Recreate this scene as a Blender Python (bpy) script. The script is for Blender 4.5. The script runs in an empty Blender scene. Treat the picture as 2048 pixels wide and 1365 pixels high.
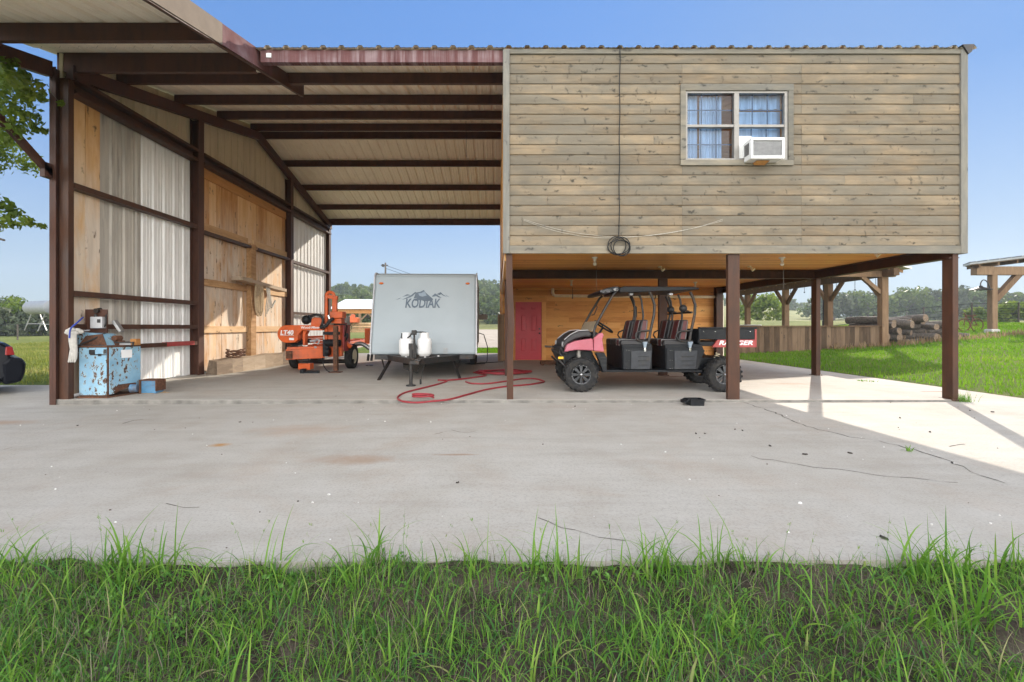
import bpy, bmesh, math, random
import numpy as np
from mathutils import Vector, Matrix
R = math.radians
random.seed(7)
sc = bpy.context.scene
COL = sc.collection
# ---------------------------------------------------------------- camera
cam_d = bpy.data.cameras.new('camera')
cam = bpy.data.objects.new('camera', cam_d); COL.objects.link(cam)
cam.location = (0, 0, 1.2); cam.rotation_euler = (R(90), 0, 0)
cam_d.sensor_width = 36; cam_d.lens = 16.0
cam_d.shift_x = 0.0137; cam_d.shift_y = -0.0139
cam_d.clip_start = 0.05; cam_d.clip_end = 3000
sc.camera = cam
F, VX, VY, ZC = 910.2, 996.0, 654.0, 1.2
# ---------------------------------------------------------------- sky, sun, exposure
SUN_EL, SUN_AZ = R(23.6), R(35)          # sun behind the barn, to the right
w = bpy.data.worlds.new('World'); sc.world = w; w.use_nodes = True
wt = w.node_tree; wt.nodes.clear()
wo = wt.nodes.new('ShaderNodeOutputWorld'); wb = wt.nodes.new('ShaderNodeBackground')
sky = wt.nodes.new('ShaderNodeTexSky'); sky.sky_type = 'NISHITA'; sky.sun_disc = False
sky.sun_elevation = SUN_EL; sky.sun_rotation = SUN_AZ
sky.altitude = 300; sky.air_density = 1.0; sky.dust_density = 0.1; sky.ozone_density = 2.5
wb.inputs['Strength'].default_value = 0.15
def wn(typ, ins=None, **pr):
    n = wt.nodes.new('ShaderNode'+typ)
    for k, v in pr.items(): setattr(n, k, v)
    for k, v in (ins or {}).items():
        if isinstance(v, bpy.types.NodeSocket): wt.links.new(v, n.inputs[k])
        else: n.inputs[k].default_value = v
    return n
# clear sky ahead (its glare round the sun rolled off), bright white cloud added out of view overhead and behind to fill the shade
SK = 1.02
lum = wn('VectorMath', {0: sky.outputs[0], 1: (.25, .6, .15)}, operation='DOT_PRODUCT').outputs['Value']
den = wn('Math', {0: lum, 1: SK, 2: 1.0}, operation='MULTIPLY_ADD').outputs[0]
inv = wn('Math', {0: 1.0, 1: den}, operation='DIVIDE').outputs[0]
scl_ = wn('VectorMath', {0: sky.outputs[0], 'Scale': inv}, operation='SCALE').outputs[0]
clear = wn('VectorMath', {0: scl_, 1: (.95, 1.33, 1.72)}, operation='MULTIPLY').outputs[0]
wdir = wn('TexCoord').outputs['Generated']
wsep = wn('SeparateXYZ', {0: wdir})
hzf = wn('MapRange', {0: wsep.outputs[2], 1: .0, 2: .38, 3: .6, 4: .0}).outputs[0]
hzm = wn('Mix', {0: hzf}, data_type='RGBA'); wt.links.new(clear, hzm.inputs[6]); hzm.inputs[7].default_value = (1.95, 2.2, 2.5, 1); clear = hzm.outputs[2]
cn = wn('TexNoise', {'Vector': wdir, 'Scale': 2.4, 'Detail': 7, 'Roughness': .6}).outputs[0]
cov = wn('MapRange', {0: cn, 1: .36, 2: .58}).outputs[0]
m1 = wn('MapRange', {0: wsep.outputs[2], 1: .66, 2: .86}).outputs[0]
m2 = wn('MapRange', {0: wsep.outputs[1], 1: -.02, 2: -.45}).outputs[0]
cm = wn('Math', {0: wn('Math', {0: m1, 1: m2}, operation='MAXIMUM').outputs[0], 1: cov}, operation='MULTIPLY').outputs[0]
wmix = wn('Mix', data_type='RGBA')
wt.links.new(cm, wmix.inputs[0]); wt.links.new(clear, wmix.inputs[6]); wt.links.new(wn('Mix', {0: m2}, data_type='RGBA').outputs[2], wmix.inputs[7])
cl_ = wmix.inputs[7].links[0].from_node; cl_.inputs[6].default_value = (4.6, 4.7, 4.8, 1); lowm = wn('MapRange', {0: wsep.outputs[2], 1: .15, 2: .6}).outputs[0]; lw = wn('Mix', {0: lowm}, data_type='RGBA'); lw.inputs[6].default_value = (20.5, 19.8, 18.8, 1); lw.inputs[7].default_value = (8.5, 8.5, 8.5, 1); wt.links.new(lw.outputs[2], cl_.inputs[7])
wt.links.new(wmix.outputs[2], wb.inputs['Color']); wt.links.new(wb.outputs[0], wo.inputs[0])
sl = bpy.data.lights.new('sun', 'SUN'); sl.energy = 2.5; sl.angle = R(0.5); sl.color = (1.0, 0.9, 0.76)
so = bpy.data.objects.new('sun', sl); COL.objects.link(so)
sdir = Vector((math.sin(SUN_AZ)*math.cos(SUN_EL), math.cos(SUN_AZ)*math.cos(SUN_EL), math.sin(SUN_EL)))
so.rotation_euler = (-sdir).to_track_quat('-Z', 'Y').to_euler(); so.location = sdir*60
sc.view_settings.view_transform = 'Standard'; sc.view_settings.look = 'None'
sc.view_settings.gamma = 1.0; sc.view_settings.exposure = 1.32
sc.cycles.max_bounces = 12; sc.cycles.diffuse_bounces = 9; sc.cycles.transparent_max_bounces = 12

# ---------------------------------------------------------------- small helpers
def P(px, py, Y):
    "a picture point at depth Y as a place in the scene"
    return Vector(((px-VX)/F*Y, Y, ZC-(py-VY)/F*Y))
def PX(px, Y): return (px-VX)/F*Y
def PZ(py, Y): return ZC-(py-VY)/F*Y
def G(px, py, z=0.0):
    Y = (ZC-z)*F/(py-VY); return Vector(((px-VX)/F*Y, Y, z))
ORG = {}
def tag(o, label, cat, group=None, kind=None):
    if label: o['label'] = label
    if cat: o['category'] = cat
    if group: o['group'] = group
    if kind: o['kind'] = kind
    return o
def thing(name, label, cat, loc=(0, 0, 0), rz=0.0, group=None):
    o = bpy.data.objects.new(name, None); COL.objects.link(o)
    o.location = loc; o.rotation_euler = (0, 0, rz); o.empty_display_size = 0.2
    ORG[o.name] = Vector(loc)
    return tag(o, label, cat, group)
def copy_tree(o, parent=None):
    c = o.copy(); COL.objects.link(c)
    if parent: c.parent = parent
    for ch in list(o.children): copy_tree(ch, c)
    return c
class MB:
    def __init__(s): s.V = []; s.Fc = []; s.mi = []; s.vv = []; s.m = 0; s.v = None
    def _add(s, vs, fs):
        b = len(s.V); s.V.extend([tuple(p) for p in vs]); val = random.random() if s.v is None else s.v
        for f in fs: s.Fc.append([b+i for i in f]); s.mi.append(s.m); s.vv.append(val)
    def box(s, x0, x1, y0, y1, z0, z1, rot=None, piv=None):
        vs = [Vector((x, y, z)) for x in (x0, x1) for y in (y0, y1) for z in (z0, z1)]
        if rot is not None:
            c = Vector(piv) if piv is not None else Vector(((x0+x1)/2, (y0+y1)/2, (z0+z1)/2))
            vs = [c+rot@(p-c) for p in vs]
        s._add(vs, [(0, 1, 3, 2), (4, 6, 7, 5), (0, 4, 5, 1), (2, 3, 7, 6), (0, 2, 6, 4), (1, 5, 7, 3)]); return s
    def hexa(s, b, t):
        "b and t: four corners each, same order"
        s._add(list(b)+list(t), [(3, 2, 1, 0), (4, 5, 6, 7), (0, 1, 5, 4), (1, 2, 6, 5), (2, 3, 7, 6), (3, 0, 4, 7)]); return s
    def bar(s, p, q, w, h, up=(0, 0, 1)):
        p = Vector(p); q = Vector(q); d = (q-p).normalized(); u = Vector(up)
        sd = d.cross(u)
        if sd.length < 1e-4: sd = d.cross(Vector((1, 0, 0)))
        sd.normalize(); u = sd.cross(d).normalized()
        a = [sd*i*w/2+u*j*h/2 for i, j in ((-1, -1), (1, -1), (1, 1), (-1, 1))]
        return s.hexa([p+k for k in a], [q+k for k in a])
    def ring(s, c, d, r, n, ph=0):
        d = d.normalized(); u = Vector((0, 0, 1)) if abs(d.z) < .95 else Vector((1, 0, 0))
        a = d.cross(u).normalized(); b = a.cross(d).normalized()
        return [c+(a*math.cos(2*math.pi*i/n+ph)+b*math.sin(2*math.pi*i/n+ph))*r for i in range(n)]
    def tube(s, pts, r, n=8, closed=False):
        pts = [Vector(p) for p in pts]; m = len(pts); rs = r if isinstance(r, (list, tuple)) else [r]*m
        vs = []; prev = None
        for i, p in enumerate(pts):
            if closed: d = pts[(i+1) % m]-pts[i-1]
            else: d = pts[min(i+1, m-1)]-pts[max(i-1, 0)]
            d = d.normalized()
            if prev is None:
                u = Vector((0, 0, 1)) if abs(d.z) < .9 else Vector((1, 0, 0))
                a = d.cross(u).normalized()
            else:
                a = prev-d*prev.dot(d)
                a = a.normalized() if a.length > 1e-5 else d.orthogonal().normalized()
            prev = a; b = d.cross(a)
            vs += [p+(a*math.cos(2*math.pi*k/n)+b*math.sin(2*math.pi*k/n))*rs[i] for k in range(n)]
        fs = []
        for i in range(m if closed else m-1):
            j = (i+1) % m
            fs += [(i*n+k, i*n+(k+1) % n, j*n+(k+1) % n, j*n+k) for k in range(n)]
        if not closed: fs += [tuple(range(n))[::-1], tuple(range((m-1)*n, m*n))]
        s._add(vs, fs); return s
    def cyl(s, p, q, r, r2=None, n=16):
        return s.tube([p, q], [r, r if r2 is None else r2], n)
    def lathe(s, prof, c, axis, n=24, loop=False):
        "prof: (radius, distance along axis)"
        c = Vector(c); d = Vector(axis).normalized(); vs = []; k = len(prof)
        for r, t in prof: vs += s.ring(c+d*t, d, max(r, 1e-4), n)
        fs = [(i*n+a, i*n+(a+1) % n, (i+1)*n+(a+1) % n, (i+1)*n+a) for i in range(k-1) for a in range(n)]
        if loop: fs += [((k-1)*n+a, (k-1)*n+(a+1) % n, (a+1) % n, a) for a in range(n)]
        else: fs += [tuple(range(n))[::-1], tuple(range((k-1)*n, k*n))]
        s._add(vs, fs); return s
    def prism(s, poly, axis, d0, d1):
        "poly: 2D outline in the plane normal to axis ('x': y,z  'y': x,z  'z': x,y)"
        f = {'x': lambda a, b, d: (d, a, b), 'y': lambda a, b, d: (a, d, b), 'z': lambda a, b, d: (a, b, d)}[axis]
        n = len(poly); vs = [f(a, b, d0) for a, b in poly]+[f(a, b, d1) for a, b in poly]
        fs = [tuple(range(n)), tuple(range(2*n-1, n-1, -1))]+[(i, i+n, (i+1) % n+n, (i+1) % n) for i in range(n)]
        s._add(vs, fs); return s
    def quad(s, a, b, c, d): s._add([a, b, c, d], [(0, 1, 2, 3)]); return s
    def sphere(s, c, r, n=12, sq=(1, 1, 1)):
        c = Vector(c); vs = []; m = n//2
        for i in range(m+1):
            t = math.pi*i/m
            for k in range(n):
                f = 2*math.pi*k/n
                vs.append(c+Vector((r*sq[0]*math.sin(t)*math.cos(f), r*sq[1]*math.sin(t)*math.sin(f), r*sq[2]*math.cos(t))))
        s._add(vs, [(i*n+k, (i+1)*n+k, (i+1)*n+(k+1) % n, i*n+(k+1) % n) for i in range(m) for k in range(n)]); return s
    def build(s, name, mats, parent=None, local=False, smooth=0, bevel=0.0, fix=True):
        me = bpy.data.meshes.new(name)
        off = Vector((0, 0, 0))
        if parent is not None and not local: off = ORG.get(parent.name, off)
        V = [tuple(Vector(p)-off) for p in s.V]
        me.from_pydata(V, [], s.Fc)
        for m in (mats if isinstance(mats, (list, tuple)) else [mats]): me.materials.append(m)
        me.polygons.foreach_set('material_index', s.mi)
        at = me.attributes.new('v', 'FLOAT', 'FACE'); at.data.foreach_set('value', s.vv)
        if fix:
            bm = bmesh.new(); bm.from_mesh(me); bmesh.ops.recalc_face_normals(bm, faces=bm.faces); bm.to_mesh(me); bm.free()
        if smooth:
            me.polygons.foreach_set('use_smooth', [True]*len(me.polygons)); me.set_sharp_from_angle(angle=R(smooth))
        me.update()
        o = bpy.data.objects.new(name, me); COL.objects.link(o)
        if parent is not None:
            o.parent = parent; ORG[o.name] = off
        if bevel:
            b = o.modifiers.new('bevel', 'BEVEL'); b.width = bevel; b.segments = 2; b.limit_method = 'ANGLE'; b.angle_limit = R(40)
        return o
def npmesh(name, V, faces, mat, vals=None, parent=None, smooth=False):
    "V (n,3); faces (m,k) array"
    me = bpy.data.meshes.new(name); V = np.asarray(V, np.float32); faces = np.asarray(faces, np.int32)
    m, k = faces.shape
    me.vertices.add(len(V)); me.vertices.foreach_set('co', V.ravel())
    me.loops.add(m*k); me.loops.foreach_set('vertex_index', faces.ravel())
    me.polygons.add(m); me.polygons.foreach_set('loop_start', np.arange(0, m*k, k, dtype=np.int32))
    if vals is not None:
        at = me.attributes.new('v', 'FLOAT', 'FACE'); at.data.foreach_set('value', np.asarray(vals, np.float32))
    if smooth: me.polygons.foreach_set('use_smooth', np.ones(m, bool))
    me.materials.append(mat); me.update(calc_edges=True)
    o = bpy.data.objects.new(name, me); COL.objects.link(o)
    if parent is not None: o.parent = parent
    return o
def text_mesh(name, txt, size, mat, parent, M, shear=0.0, bold=0.0, width=None, depth=0.002):
    cu = bpy.data.curves.new(name, 'FONT'); cu.body = txt; cu.size = size; cu.shear = shear; cu.extrude = depth; cu.offset = bold
    cu.align_x = 'LEFT'; cu.resolution_u = 3
    t = bpy.data.objects.new(name+'_tmp', cu); COL.objects.link(t)
    dg = bpy.context.evaluated_depsgraph_get(); me = bpy.data.meshes.new_from_object(t.evaluated_get(dg))
    bpy.data.objects.remove(t)
    xs = [v.co.x for v in me.vertices]; x0, x1 = min(xs), max(xs)
    sx = (width/(x1-x0)) if width else 1.0
    for v in me.vertices: v.co.x = (v.co.x-x0)*sx
    me.transform(M); me.materials.clear(); me.materials.append(mat); me.name = name
    o = bpy.data.objects.new(name, me); COL.objects.link(o)
    if parent is not None: o.parent = parent
    return o
# ---------------------------------------------------------------- materials
def nt(name):
    m = bpy.data.materials.new(name); m.use_nodes = True; t = m.node_tree; t.nodes.clear()
    o = t.nodes.new('ShaderNodeOutputMaterial'); b = t.nodes.new('ShaderNodeBsdfPrincipled')
    t.links.new(b.outputs[0], o.inputs[0]); return m, t, b, o
def nd(t, typ, ins=None, **pr):
    n = t.nodes.new('ShaderNode'+typ)
    for k, v in pr.items(): setattr(n, k, v)
    for k, v in (ins or {}).items():
        if isinstance(v, bpy.types.NodeSocket): t.links.new(v, n.inputs[k])
        else: n.inputs[k].default_value = v
    return n
def mth(t, op, a, b=0.0, c=0.0, clamp=False):
    return nd(t, 'Math', {0: a, 1: b, 2: c}, operation=op, use_clamp=clamp).outputs[0]
def c4(c): return (c[0], c[1], c[2], 1.0) if len(c) == 3 else c
def mixc(t, f, a, b, blend='MIX'):
    n = nd(t, 'Mix', data_type='RGBA', blend_type=blend)
    for i, v in ((0, f), (6, a), (7, b)):
        if isinstance(v, bpy.types.NodeSocket): t.links.new(v, n.inputs[i])
        else: n.inputs[i].default_value = c4(v) if i else v
    return n.outputs[2]
def ramp(t, f, stops):
    n = nd(t, 'ValToRGB', {0: f}); e = n.color_ramp.elements
    while len(e) < len(stops): e.new(0.5)
    for k, (p, c) in zip(e, stops): k.position = p; k.color = c4(c) if not isinstance(c, (int, float)) else (c, c, c, 1)
    return n.outputs[0]
def obco(t): return nd(t, 'TexCoord').outputs['Object']
def noise(t, vec, scale, detail=4, rough=.55, dist=0.0):
    return nd(t, 'TexNoise', {'Vector': vec, 'Scale': scale, 'Detail': detail, 'Roughness': rough, 'Distortion': dist}).outputs[0]
def scl(t, vec, s, off=(0, 0, 0)): return nd(t, 'Mapping', {'Vector': vec, 'Scale': s, 'Location': off}).outputs[0]
def attr(t, n='v'): return nd(t, 'Attribute', attribute_name=n).outputs['Fac']
def bumpit(t, b, h, st=.3, dist=.01):
    t.links.new(nd(t, 'Bump', {'Height': h, 'Strength': st, 'Distance': dist}).outputs[0], b.inputs['Normal'])
def setc(t, b, c): t.links.new(c, b.inputs['Base Color'])
def plain(name, col, rough=.5, metal=0.0, var=.12, scale=9.0, dirt=None, dirt_amt=.3, bump=0.0, spec=.5, coat=0.0):
    m, t, b, o = nt(name); v = obco(t)
    n = noise(t, v, scale, 5)
    lo = [max(0, x*(1-var)) for x in col]; hi = [min(1, x*(1+var)) for x in col]
    c = ramp(t, n, [(.3, lo), (.7, hi)])
    if dirt:
        d = noise(t, v, scale*.45, 7, .65)
        c = mixc(t, ramp(t, d, [(.62-dirt_amt*.45, 0.0), (.72, .85)]), c, dirt)
    setc(t, b, c); b.inputs['Metallic'].default_value = metal
    r = ramp(t, noise(t, v, scale*2.3, 4), [(.3, max(.03, rough-.1)), (.75, min(1, rough+.12))])
    t.links.new(r, b.inputs['Roughness']); b.inputs['Specular IOR Level'].default_value = spec
    b.inputs['Coat Weight'].default_value = coat
    if bump: bumpit(t, b, noise(t, v, scale*8, 4), bump, .004)
    return m
def wood(name, along, cols, stretch=9.0, scale=1.6, knots=.5, knotcol=(.03, .022, .016), grey=None, grey_amt=.5, vamt=.42, marks=0, rough=.75, kscale=2.2, bump=.35, zfade=None):
    "along: 0,1,2 grain axis. Per board value in attribute v"
    m, t, b, o = nt(name); vec = obco(t); v = attr(t)
    s = [stretch]*3; s[along] = 1.0
    off = nd(t, 'CombineXYZ', {0: mth(t, 'MULTIPLY', v, 37.0), 1: mth(t, 'MULTIPLY', v, 91.0), 2: mth(t, 'MULTIPLY', v, 53.0)}).outputs[0]
    p = nd(t, 'VectorMath', {0: scl(t, vec, s), 1: off}, operation='ADD').outputs[0]
    g = noise(t, p, scale, 7, .62, .6)
    g2 = noise(t, p, scale*4.5, 4, .6, .2)
    f = mth(t, 'ADD', mth(t, 'MULTIPLY', g, .62), mth(t, 'MULTIPLY', g2, .18))
    f = mth(t, 'ADD', f, mth(t, 'MULTIPLY', mth(t, 'SUBTRACT', v, .5), vamt))
    c = ramp(t, f, [(.18, cols[0]), (.42, cols[1]), (.68, cols[2])])
    if grey:
        gn = noise(t, nd(t, 'VectorMath', {0: scl(t, vec, [.9 if i == along else 2.2 for i in range(3)]), 1: off}, operation='ADD').outputs[0], 1.3, 5, .6)
        gf = ramp(t, gn, [(.62-grey_amt*.5, 0.0), (.82-grey_amt*.35, .9)])
        if zfade:
            z = nd(t, 'SeparateXYZ', {0: vec}).outputs[2]
            zf = nd(t, 'MapRange', {0: z, 1: zfade[0], 2: zfade[1], 3: 1.0, 4: 0.0}).outputs[0]
            gf = mth(t, 'MULTIPLY', gf, zf)
        c = mixc(t, gf, c, ramp(t, g, [(.25, [x*.72 for x in grey]), (.7, grey)]))
    if knots:
        ks = [3.2]*3; ks[along] = 1.0
        kp = nd(t, 'VectorMath', {0: scl(t, vec, ks), 1: off}, operation='ADD').outputs[0]
        kd = nd(t, 'VectorMath', {0: kp, 1: nd(t, 'VectorMath', {0: nd(t, 'TexNoise', {'Vector': scl(t, vec, (6, 6, 6)), 'Scale': 2.0}).outputs['Color'], 1: (.35, .35, .35)}, operation='MULTIPLY').outputs[0]}, operation='ADD').outputs[0]
        vo = nd(t, 'TexVoronoi', {'Vector': kd, 'Scale': kscale})
        k = ramp(t, vo.outputs['Distance'], [(.07, 1.0), (.11+.06*knots, .45), (.18+.1*knots, 0.0)])
        kr = mth(t, 'GREATER_THAN', nd(t, 'SeparateColor', {0: vo.outputs['Color']}).outputs[0], 1-knots)
        c = mixc(t, mth(t, 'MULTIPLY', k, mth(t, 'MULTIPLY', kr, .85)), c, knotcol)
    if marks:
        ms = [1.7]*3; ms[along] = 5.5
        mp = nd(t, 'VectorMath', {0: nd(t, 'VectorMath', {0: scl(t, vec, ms), 1: off}, operation='ADD').outputs[0], 1: nd(t, 'VectorMath', {0: nd(t, 'TexNoise', {'Vector': vec, 'Scale': 7.0, 'Detail': 4}).outputs['Color'], 1: (1.1, 1.1, 1.1)}, operation='MULTIPLY').outputs[0]}, operation='ADD').outputs[0]
        mv = nd(t, 'TexVoronoi', {'Vector': mp, 'Scale': 1.5})
        mk = mth(t, 'MULTIPLY', ramp(t, mv.outputs['Distance'], [(.04, 1.0), (.14, .55), (.21, 0.0)]), mth(t, 'GREATER_THAN', nd(t, 'SeparateColor', {0: mv.outputs['Color']}).outputs[1], .4))
        c = mixc(t, mth(t, 'MULTIPLY', mk, .62), c, knotcol)
        pt = noise(t, vec, .9, 6, .65); c = mixc(t, ramp(t, pt, [(.45, 0.0), (.68, .5)]), c, [x*.62 for x in grey])
    setc(t, b, c); b.inputs['Roughness'].default_value = rough; b.inputs['Specular IOR Level'].default_value = .25
    bumpit(t, b, mth(t, 'ADD', g, g2), bump, .004)
    return m
MT = {}
def steel_brown(name, a, bcol, rough=.5, streak=None):
    m, t, b, o = nt(name); vec = obco(t)
    n = noise(t, scl(t, vec, (3, 3, .7)), 2.2, 7, .62)
    c = ramp(t, n, [(.3, a), (.7, bcol)])
    sp = noise(t, vec, 60, 3)
    c = mixc(t, ramp(t, sp, [(.6, 0.0), (.72, .5)]), c, [x*.5 for x in a])
    if streak:
        s = noise(t, scl(t, vec, (14, 1, .5)), 1.4, 6, .6)
        s2 = noise(t, scl(t, vec, (.9, .9, 2)), 1.1, 4, .6)
        c = mixc(t, mth(t, 'MULTIPLY', ramp(t, s, [(.42, 0.0), (.62, 1.0)]), ramp(t, s2, [(.38, .15), (.6, .9)])), c, streak)
    setc(t, b, c); t.links.new(ramp(t, n, [(.3, rough-.1), (.7, rough+.15)]), b.inputs['Roughness'])
    b.inputs['Specular IOR Level'].default_value = .08 if rough > .8 else .22
    bumpit(t, b, sp, .12, .003)
    return m
MT['steel'] = steel_brown('brown_steel', (.055, .027, .02), (.105, .046, .03), .5)
MT['steel_post'] = steel_brown('post_steel', (.046, .025, .018), (.1, .045, .026), .45)
MT['fascia'] = steel_brown('rusty_purple_steel', (.1, .045, .045), (.16, .078, .078), .85, (.27, .2, .21))
def sheet(name, ca, cb, rough=.45, stain=None, along='z', metal=.0):
    m, t, b, o = nt(name); vec = obco(t)
    s = {'z': (3.3, 3.3, .35), 'y': (3.3, .35, 3.3)}[along]
    n = noise(t, scl(t, vec, s), 1.6, 6, .6); c = ramp(t, n, [(.3, ca), (.7, cb)])
    if stain:
        s2 = noise(t, scl(t, vec, s), 3.7, 6, .65); c = mixc(t, ramp(t, s2, [(.56, 0.0), (.74, .65)]), c, stain)
    setc(t, b, c); b.inputs['Roughness'].default_value = rough; b.inputs['Metallic'].default_value = metal
    return m
MT['roof_tan'] = sheet('tan_roof_sheet', (.82, .73, .6), (.9, .82, .69), .5, (.6, .5, .38), 'y')
MT['roof_top'] = sheet('dark_roof_sheet', (.16, .17, .17), (.24, .25, .25), .4, None, 'y')
MT['wall_white'] = sheet('white_wall_sheet', (.74, .74, .73), (.84, .84, .83), .38, (.42, .4, .37))
MT['wall_tan'] = sheet('tan_wall_sheet', (.56, .48, .36), (.68, .6, .46), .5, (.34, .31, .2))
MT['wall_weathered'] = sheet('weathered_wall_sheet', (.3, .28, .25), (.52, .48, .42), .6, (.14, .13, .115))
MT['plank'] = wood('barn_planks', 2, [(.44, .2, .06), (.64, .36, .14), (.76, .5, .26)], 7, 1.2, .7, (.1, .055, .03), grey=(.74, .65, .55), grey_amt=.72, zfade=(3.0, 4.7))
MT['plank_orange'] = wood('orange_planks', 1, [(.3, .13, .04), (.5, .24, .075), (.62, .34, .13)], 7, 1.2, .5, (.1, .045, .02))
MT['rail_wood'] = wood('rail_wood', 1, [(.34, .19, .085), (.56, .35, .18), (.68, .49, .3)], 7, 1.3, .5, (.12, .06, .03))
MT['timber'] = wood('grey_timber', 1, [(.2, .15, .11), (.36, .28, .2), (.48, .39, .3)], 6, 1.5, .3, (.1, .07, .05))
MT['siding'] = wood('weathered_siding', 0, [(.14, .102, .064), (.29, .215, .135), (.4, .305, .195)], 8, 1.5, .8, (.028, .027, .023), marks=1, grey=(.2, .176, .137), grey_amt=.66, kscale=2.9, vamt=.26, rough=.82, bump=.5)
MT['trim'] = wood('grey_trim', 2, [(.14, .13, .11), (.25, .23, .19), (.34, .31, .255)], 8, 1.6, .5, (.05, .046, .042), grey=(.2, .195, .18), grey_amt=.6)
MT['trim_h'] = wood('grey_trim_level', 0, [(.13, .115, .09), (.25, .215, .16), (.33, .285, .215)], 8, 1.6, .6, (.04, .037, .033), grey=(.18, .172, .15), grey_amt=.6)
MT['cedar'] = wood('cedar_boards', 0, [(.6, .24, .05), (.78, .37, .09), (.86, .48, .14)], 10, 1.4, .35, (.1, .035, .012), rough=.36)
MT['cedar_wall'] = wood('cedar_wall_boards', 0, [(.56, .235, .06), (.76, .37, .11), (.84, .47, .17)], 9, 1.4, .6, (.12, .05, .02), rough=.6)
MT['half_wall'] = wood('half_wall_boards', 2, [(.06, .038, .022), (.13, .085, .052), (.2, .135, .085)], 7, 1.5, .3, (.04, .03, .02))
MT['pav_wood'] = wood('pavilion_timber', 2, [(.095, .055, .03), (.18, .11, .062), (.26, .17, .1)], 7, 1.5, .25, (.07, .045, .03))
MT['fence_wood'] = wood('fence_boards', 2, [(.09, .055, .032), (.19, .12, .07), (.27, .18, .11)], 7, 1.5, .3, (.05, .035, .025))
MT['bark'] = plain('bark', (.105, .088, .074), .9, 0, .5, 14, bump=.8)
MT['log_end'] = plain('log_end', (.2, .14, .092), .85, 0, .4, 20, dirt=(.13, .09, .06), dirt_amt=.4)
MT['black'] = plain('black_plastic', (.009, .0105, .013), .5, 0, .25, 20, dirt=(.022, .021, .02), dirt_amt=.2, spec=.28)
MT['black_gloss'] = plain('black_paint', (.009, .01, .014), .18, 0, .05, .4, spec=.07)
MT['dark_metal'] = plain('dark_metal', (.045, .043, .042), .42, .6, .3, 20, dirt=(.1, .06, .035), dirt_amt=.2)
MT['grey_metal'] = plain('grey_metal', (.35, .35, .35), .4, .7, .15, 15)
MT['chrome'] = plain('bright_metal', (.65, .65, .66), .2, 1.0, .05, 9)
MT['rubber'] = plain('rubber', (.017, .017, .018), .8, 0, .3, 25, dirt=(.06, .054, .046), dirt_amt=.4, spec=.3, bump=.3)
MT['white_paint'] = plain('white_paint', (.76, .76, .75), .38, 0, .05, 3, dirt=(.5, .47, .42), dirt_amt=.12)
MT['trailer'] = plain('trailer_skin', (.315, .36, .385), .4, 0, .05, 1.2, dirt=(.35, .38, .39), dirt_amt=.1)
MT['orange'] = plain('orange_paint', (.62, .105, .016), .4, 0, .15, 6, dirt=(.3, .08, .03), dirt_amt=.2)
MT['red_door'] = plain('red_door_paint', (.56, .045, .06), .42, 0, .08, 3)
MT['red_body'] = plain('faded_red', (.4, .06, .075), .38, 0, .2, 2.2, dirt=(.48, .19, .26), dirt_amt=.75)
MT['red_hose'] = plain('red_hose', (.27, .02, .028), .4, 0, .15, 14)
MT['red_paint'] = plain('red_paint', (.36, .055, .05), .45, 0, .15, 8)
MT['blue_machine'] = None
MT['rust'] = plain('rust', (.13, .055, .028), .85, .1, .45, 18, dirt=(.05, .03, .02), dirt_amt=.3, bump=.4)
MT['cloth'] = plain('pale_cloth', (.46, .44, .4), .95, 0, .15, 20, bump=.4)
MT['cardboard'] = plain('cardboard', (.36, .24, .13), .9, 0, .12, 10)
MT['blue_paint'] = plain('blue_paint', (.09, .24, .4), .5, 0, .2, 10, dirt=(.12, .06, .03), dirt_amt=.35)
MT['tan_panel'] = plain('tan_panel', (.4, .33, .23), .6, 0, .1, 8)
MT['seat'] = plain('seat_vinyl', (.03, .028, .029), .5, 0, .2, 12)
MT['maroon'] = plain('maroon_vinyl', (.09, .017, .017), .5, 0, .2, 12)
MT['silver'] = plain('silver_trim', (.42, .42, .43), .4, .2, .1, 12)
MT['slate'] = plain('slate_print', (.085, .115, .15), .5, 0, .15, 6)
MT['slate2'] = plain('slate_print_pale', (.2, .25, .3), .5, 0, .15, 6)
MT['white_print'] = plain('white_print', (.8, .8, .8), .5, 0, .04, 6)
MT['amber'] = plain('amber_lens', (.6, .13, .02), .2, 0, .1, 9)
MT['yellow_lens'] = plain('yellow_lens', (.75, .45, .02), .25, 0, .1, 9)
MT['red_lens'] = plain('red_lens', (.3, .02, .02), .15, 0, .1, 9)
MT['pvc'] = plain('cream_pipe', (.86, .76, .54), .4, 0, .1, 9)
MT['bulb'] = plain('bulb_white', (.8, .78, .72), .15, 0, .03, 9)
MT['rope'] = plain('rope', (.4, .31, .2), .95, 0, .25, 40, bump=.6)
MT['cable'] = plain('cable', (.012, .012, .012), .6, 0, .2, 20)
MT['alu'] = plain('aluminium', (.26, .245, .225), .45, .4, .07, 9)
MT['stone'] = plain('stone', (.45, .43, .4), .85, 0, .25, 9, bump=.5)
MT['tan_siding'] = plain('faded_siding', (.2, .165, .135), .95, 0, .1, 5, spec=.08)
MT['sag'] = plain('faded_cord', (.46, .43, .37), .8, 0, .2, 30)
MT['door_panel'] = plain('scuffed_black_plastic', (.036, .039, .045), .42, 0, .25, 14, dirt=(.05, .047, .043), dirt_amt=.2, spec=.35)
MT['tank_grey'] = plain('shade_toned_tank', (.24, .25, .27), .45, 0, .08, 3)  # grey puts the shade on the white fuel tank into its colour
MT['piping'] = plain('seat_piping', (.17, .165, .16), .5, 0, .15, 12)
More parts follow.
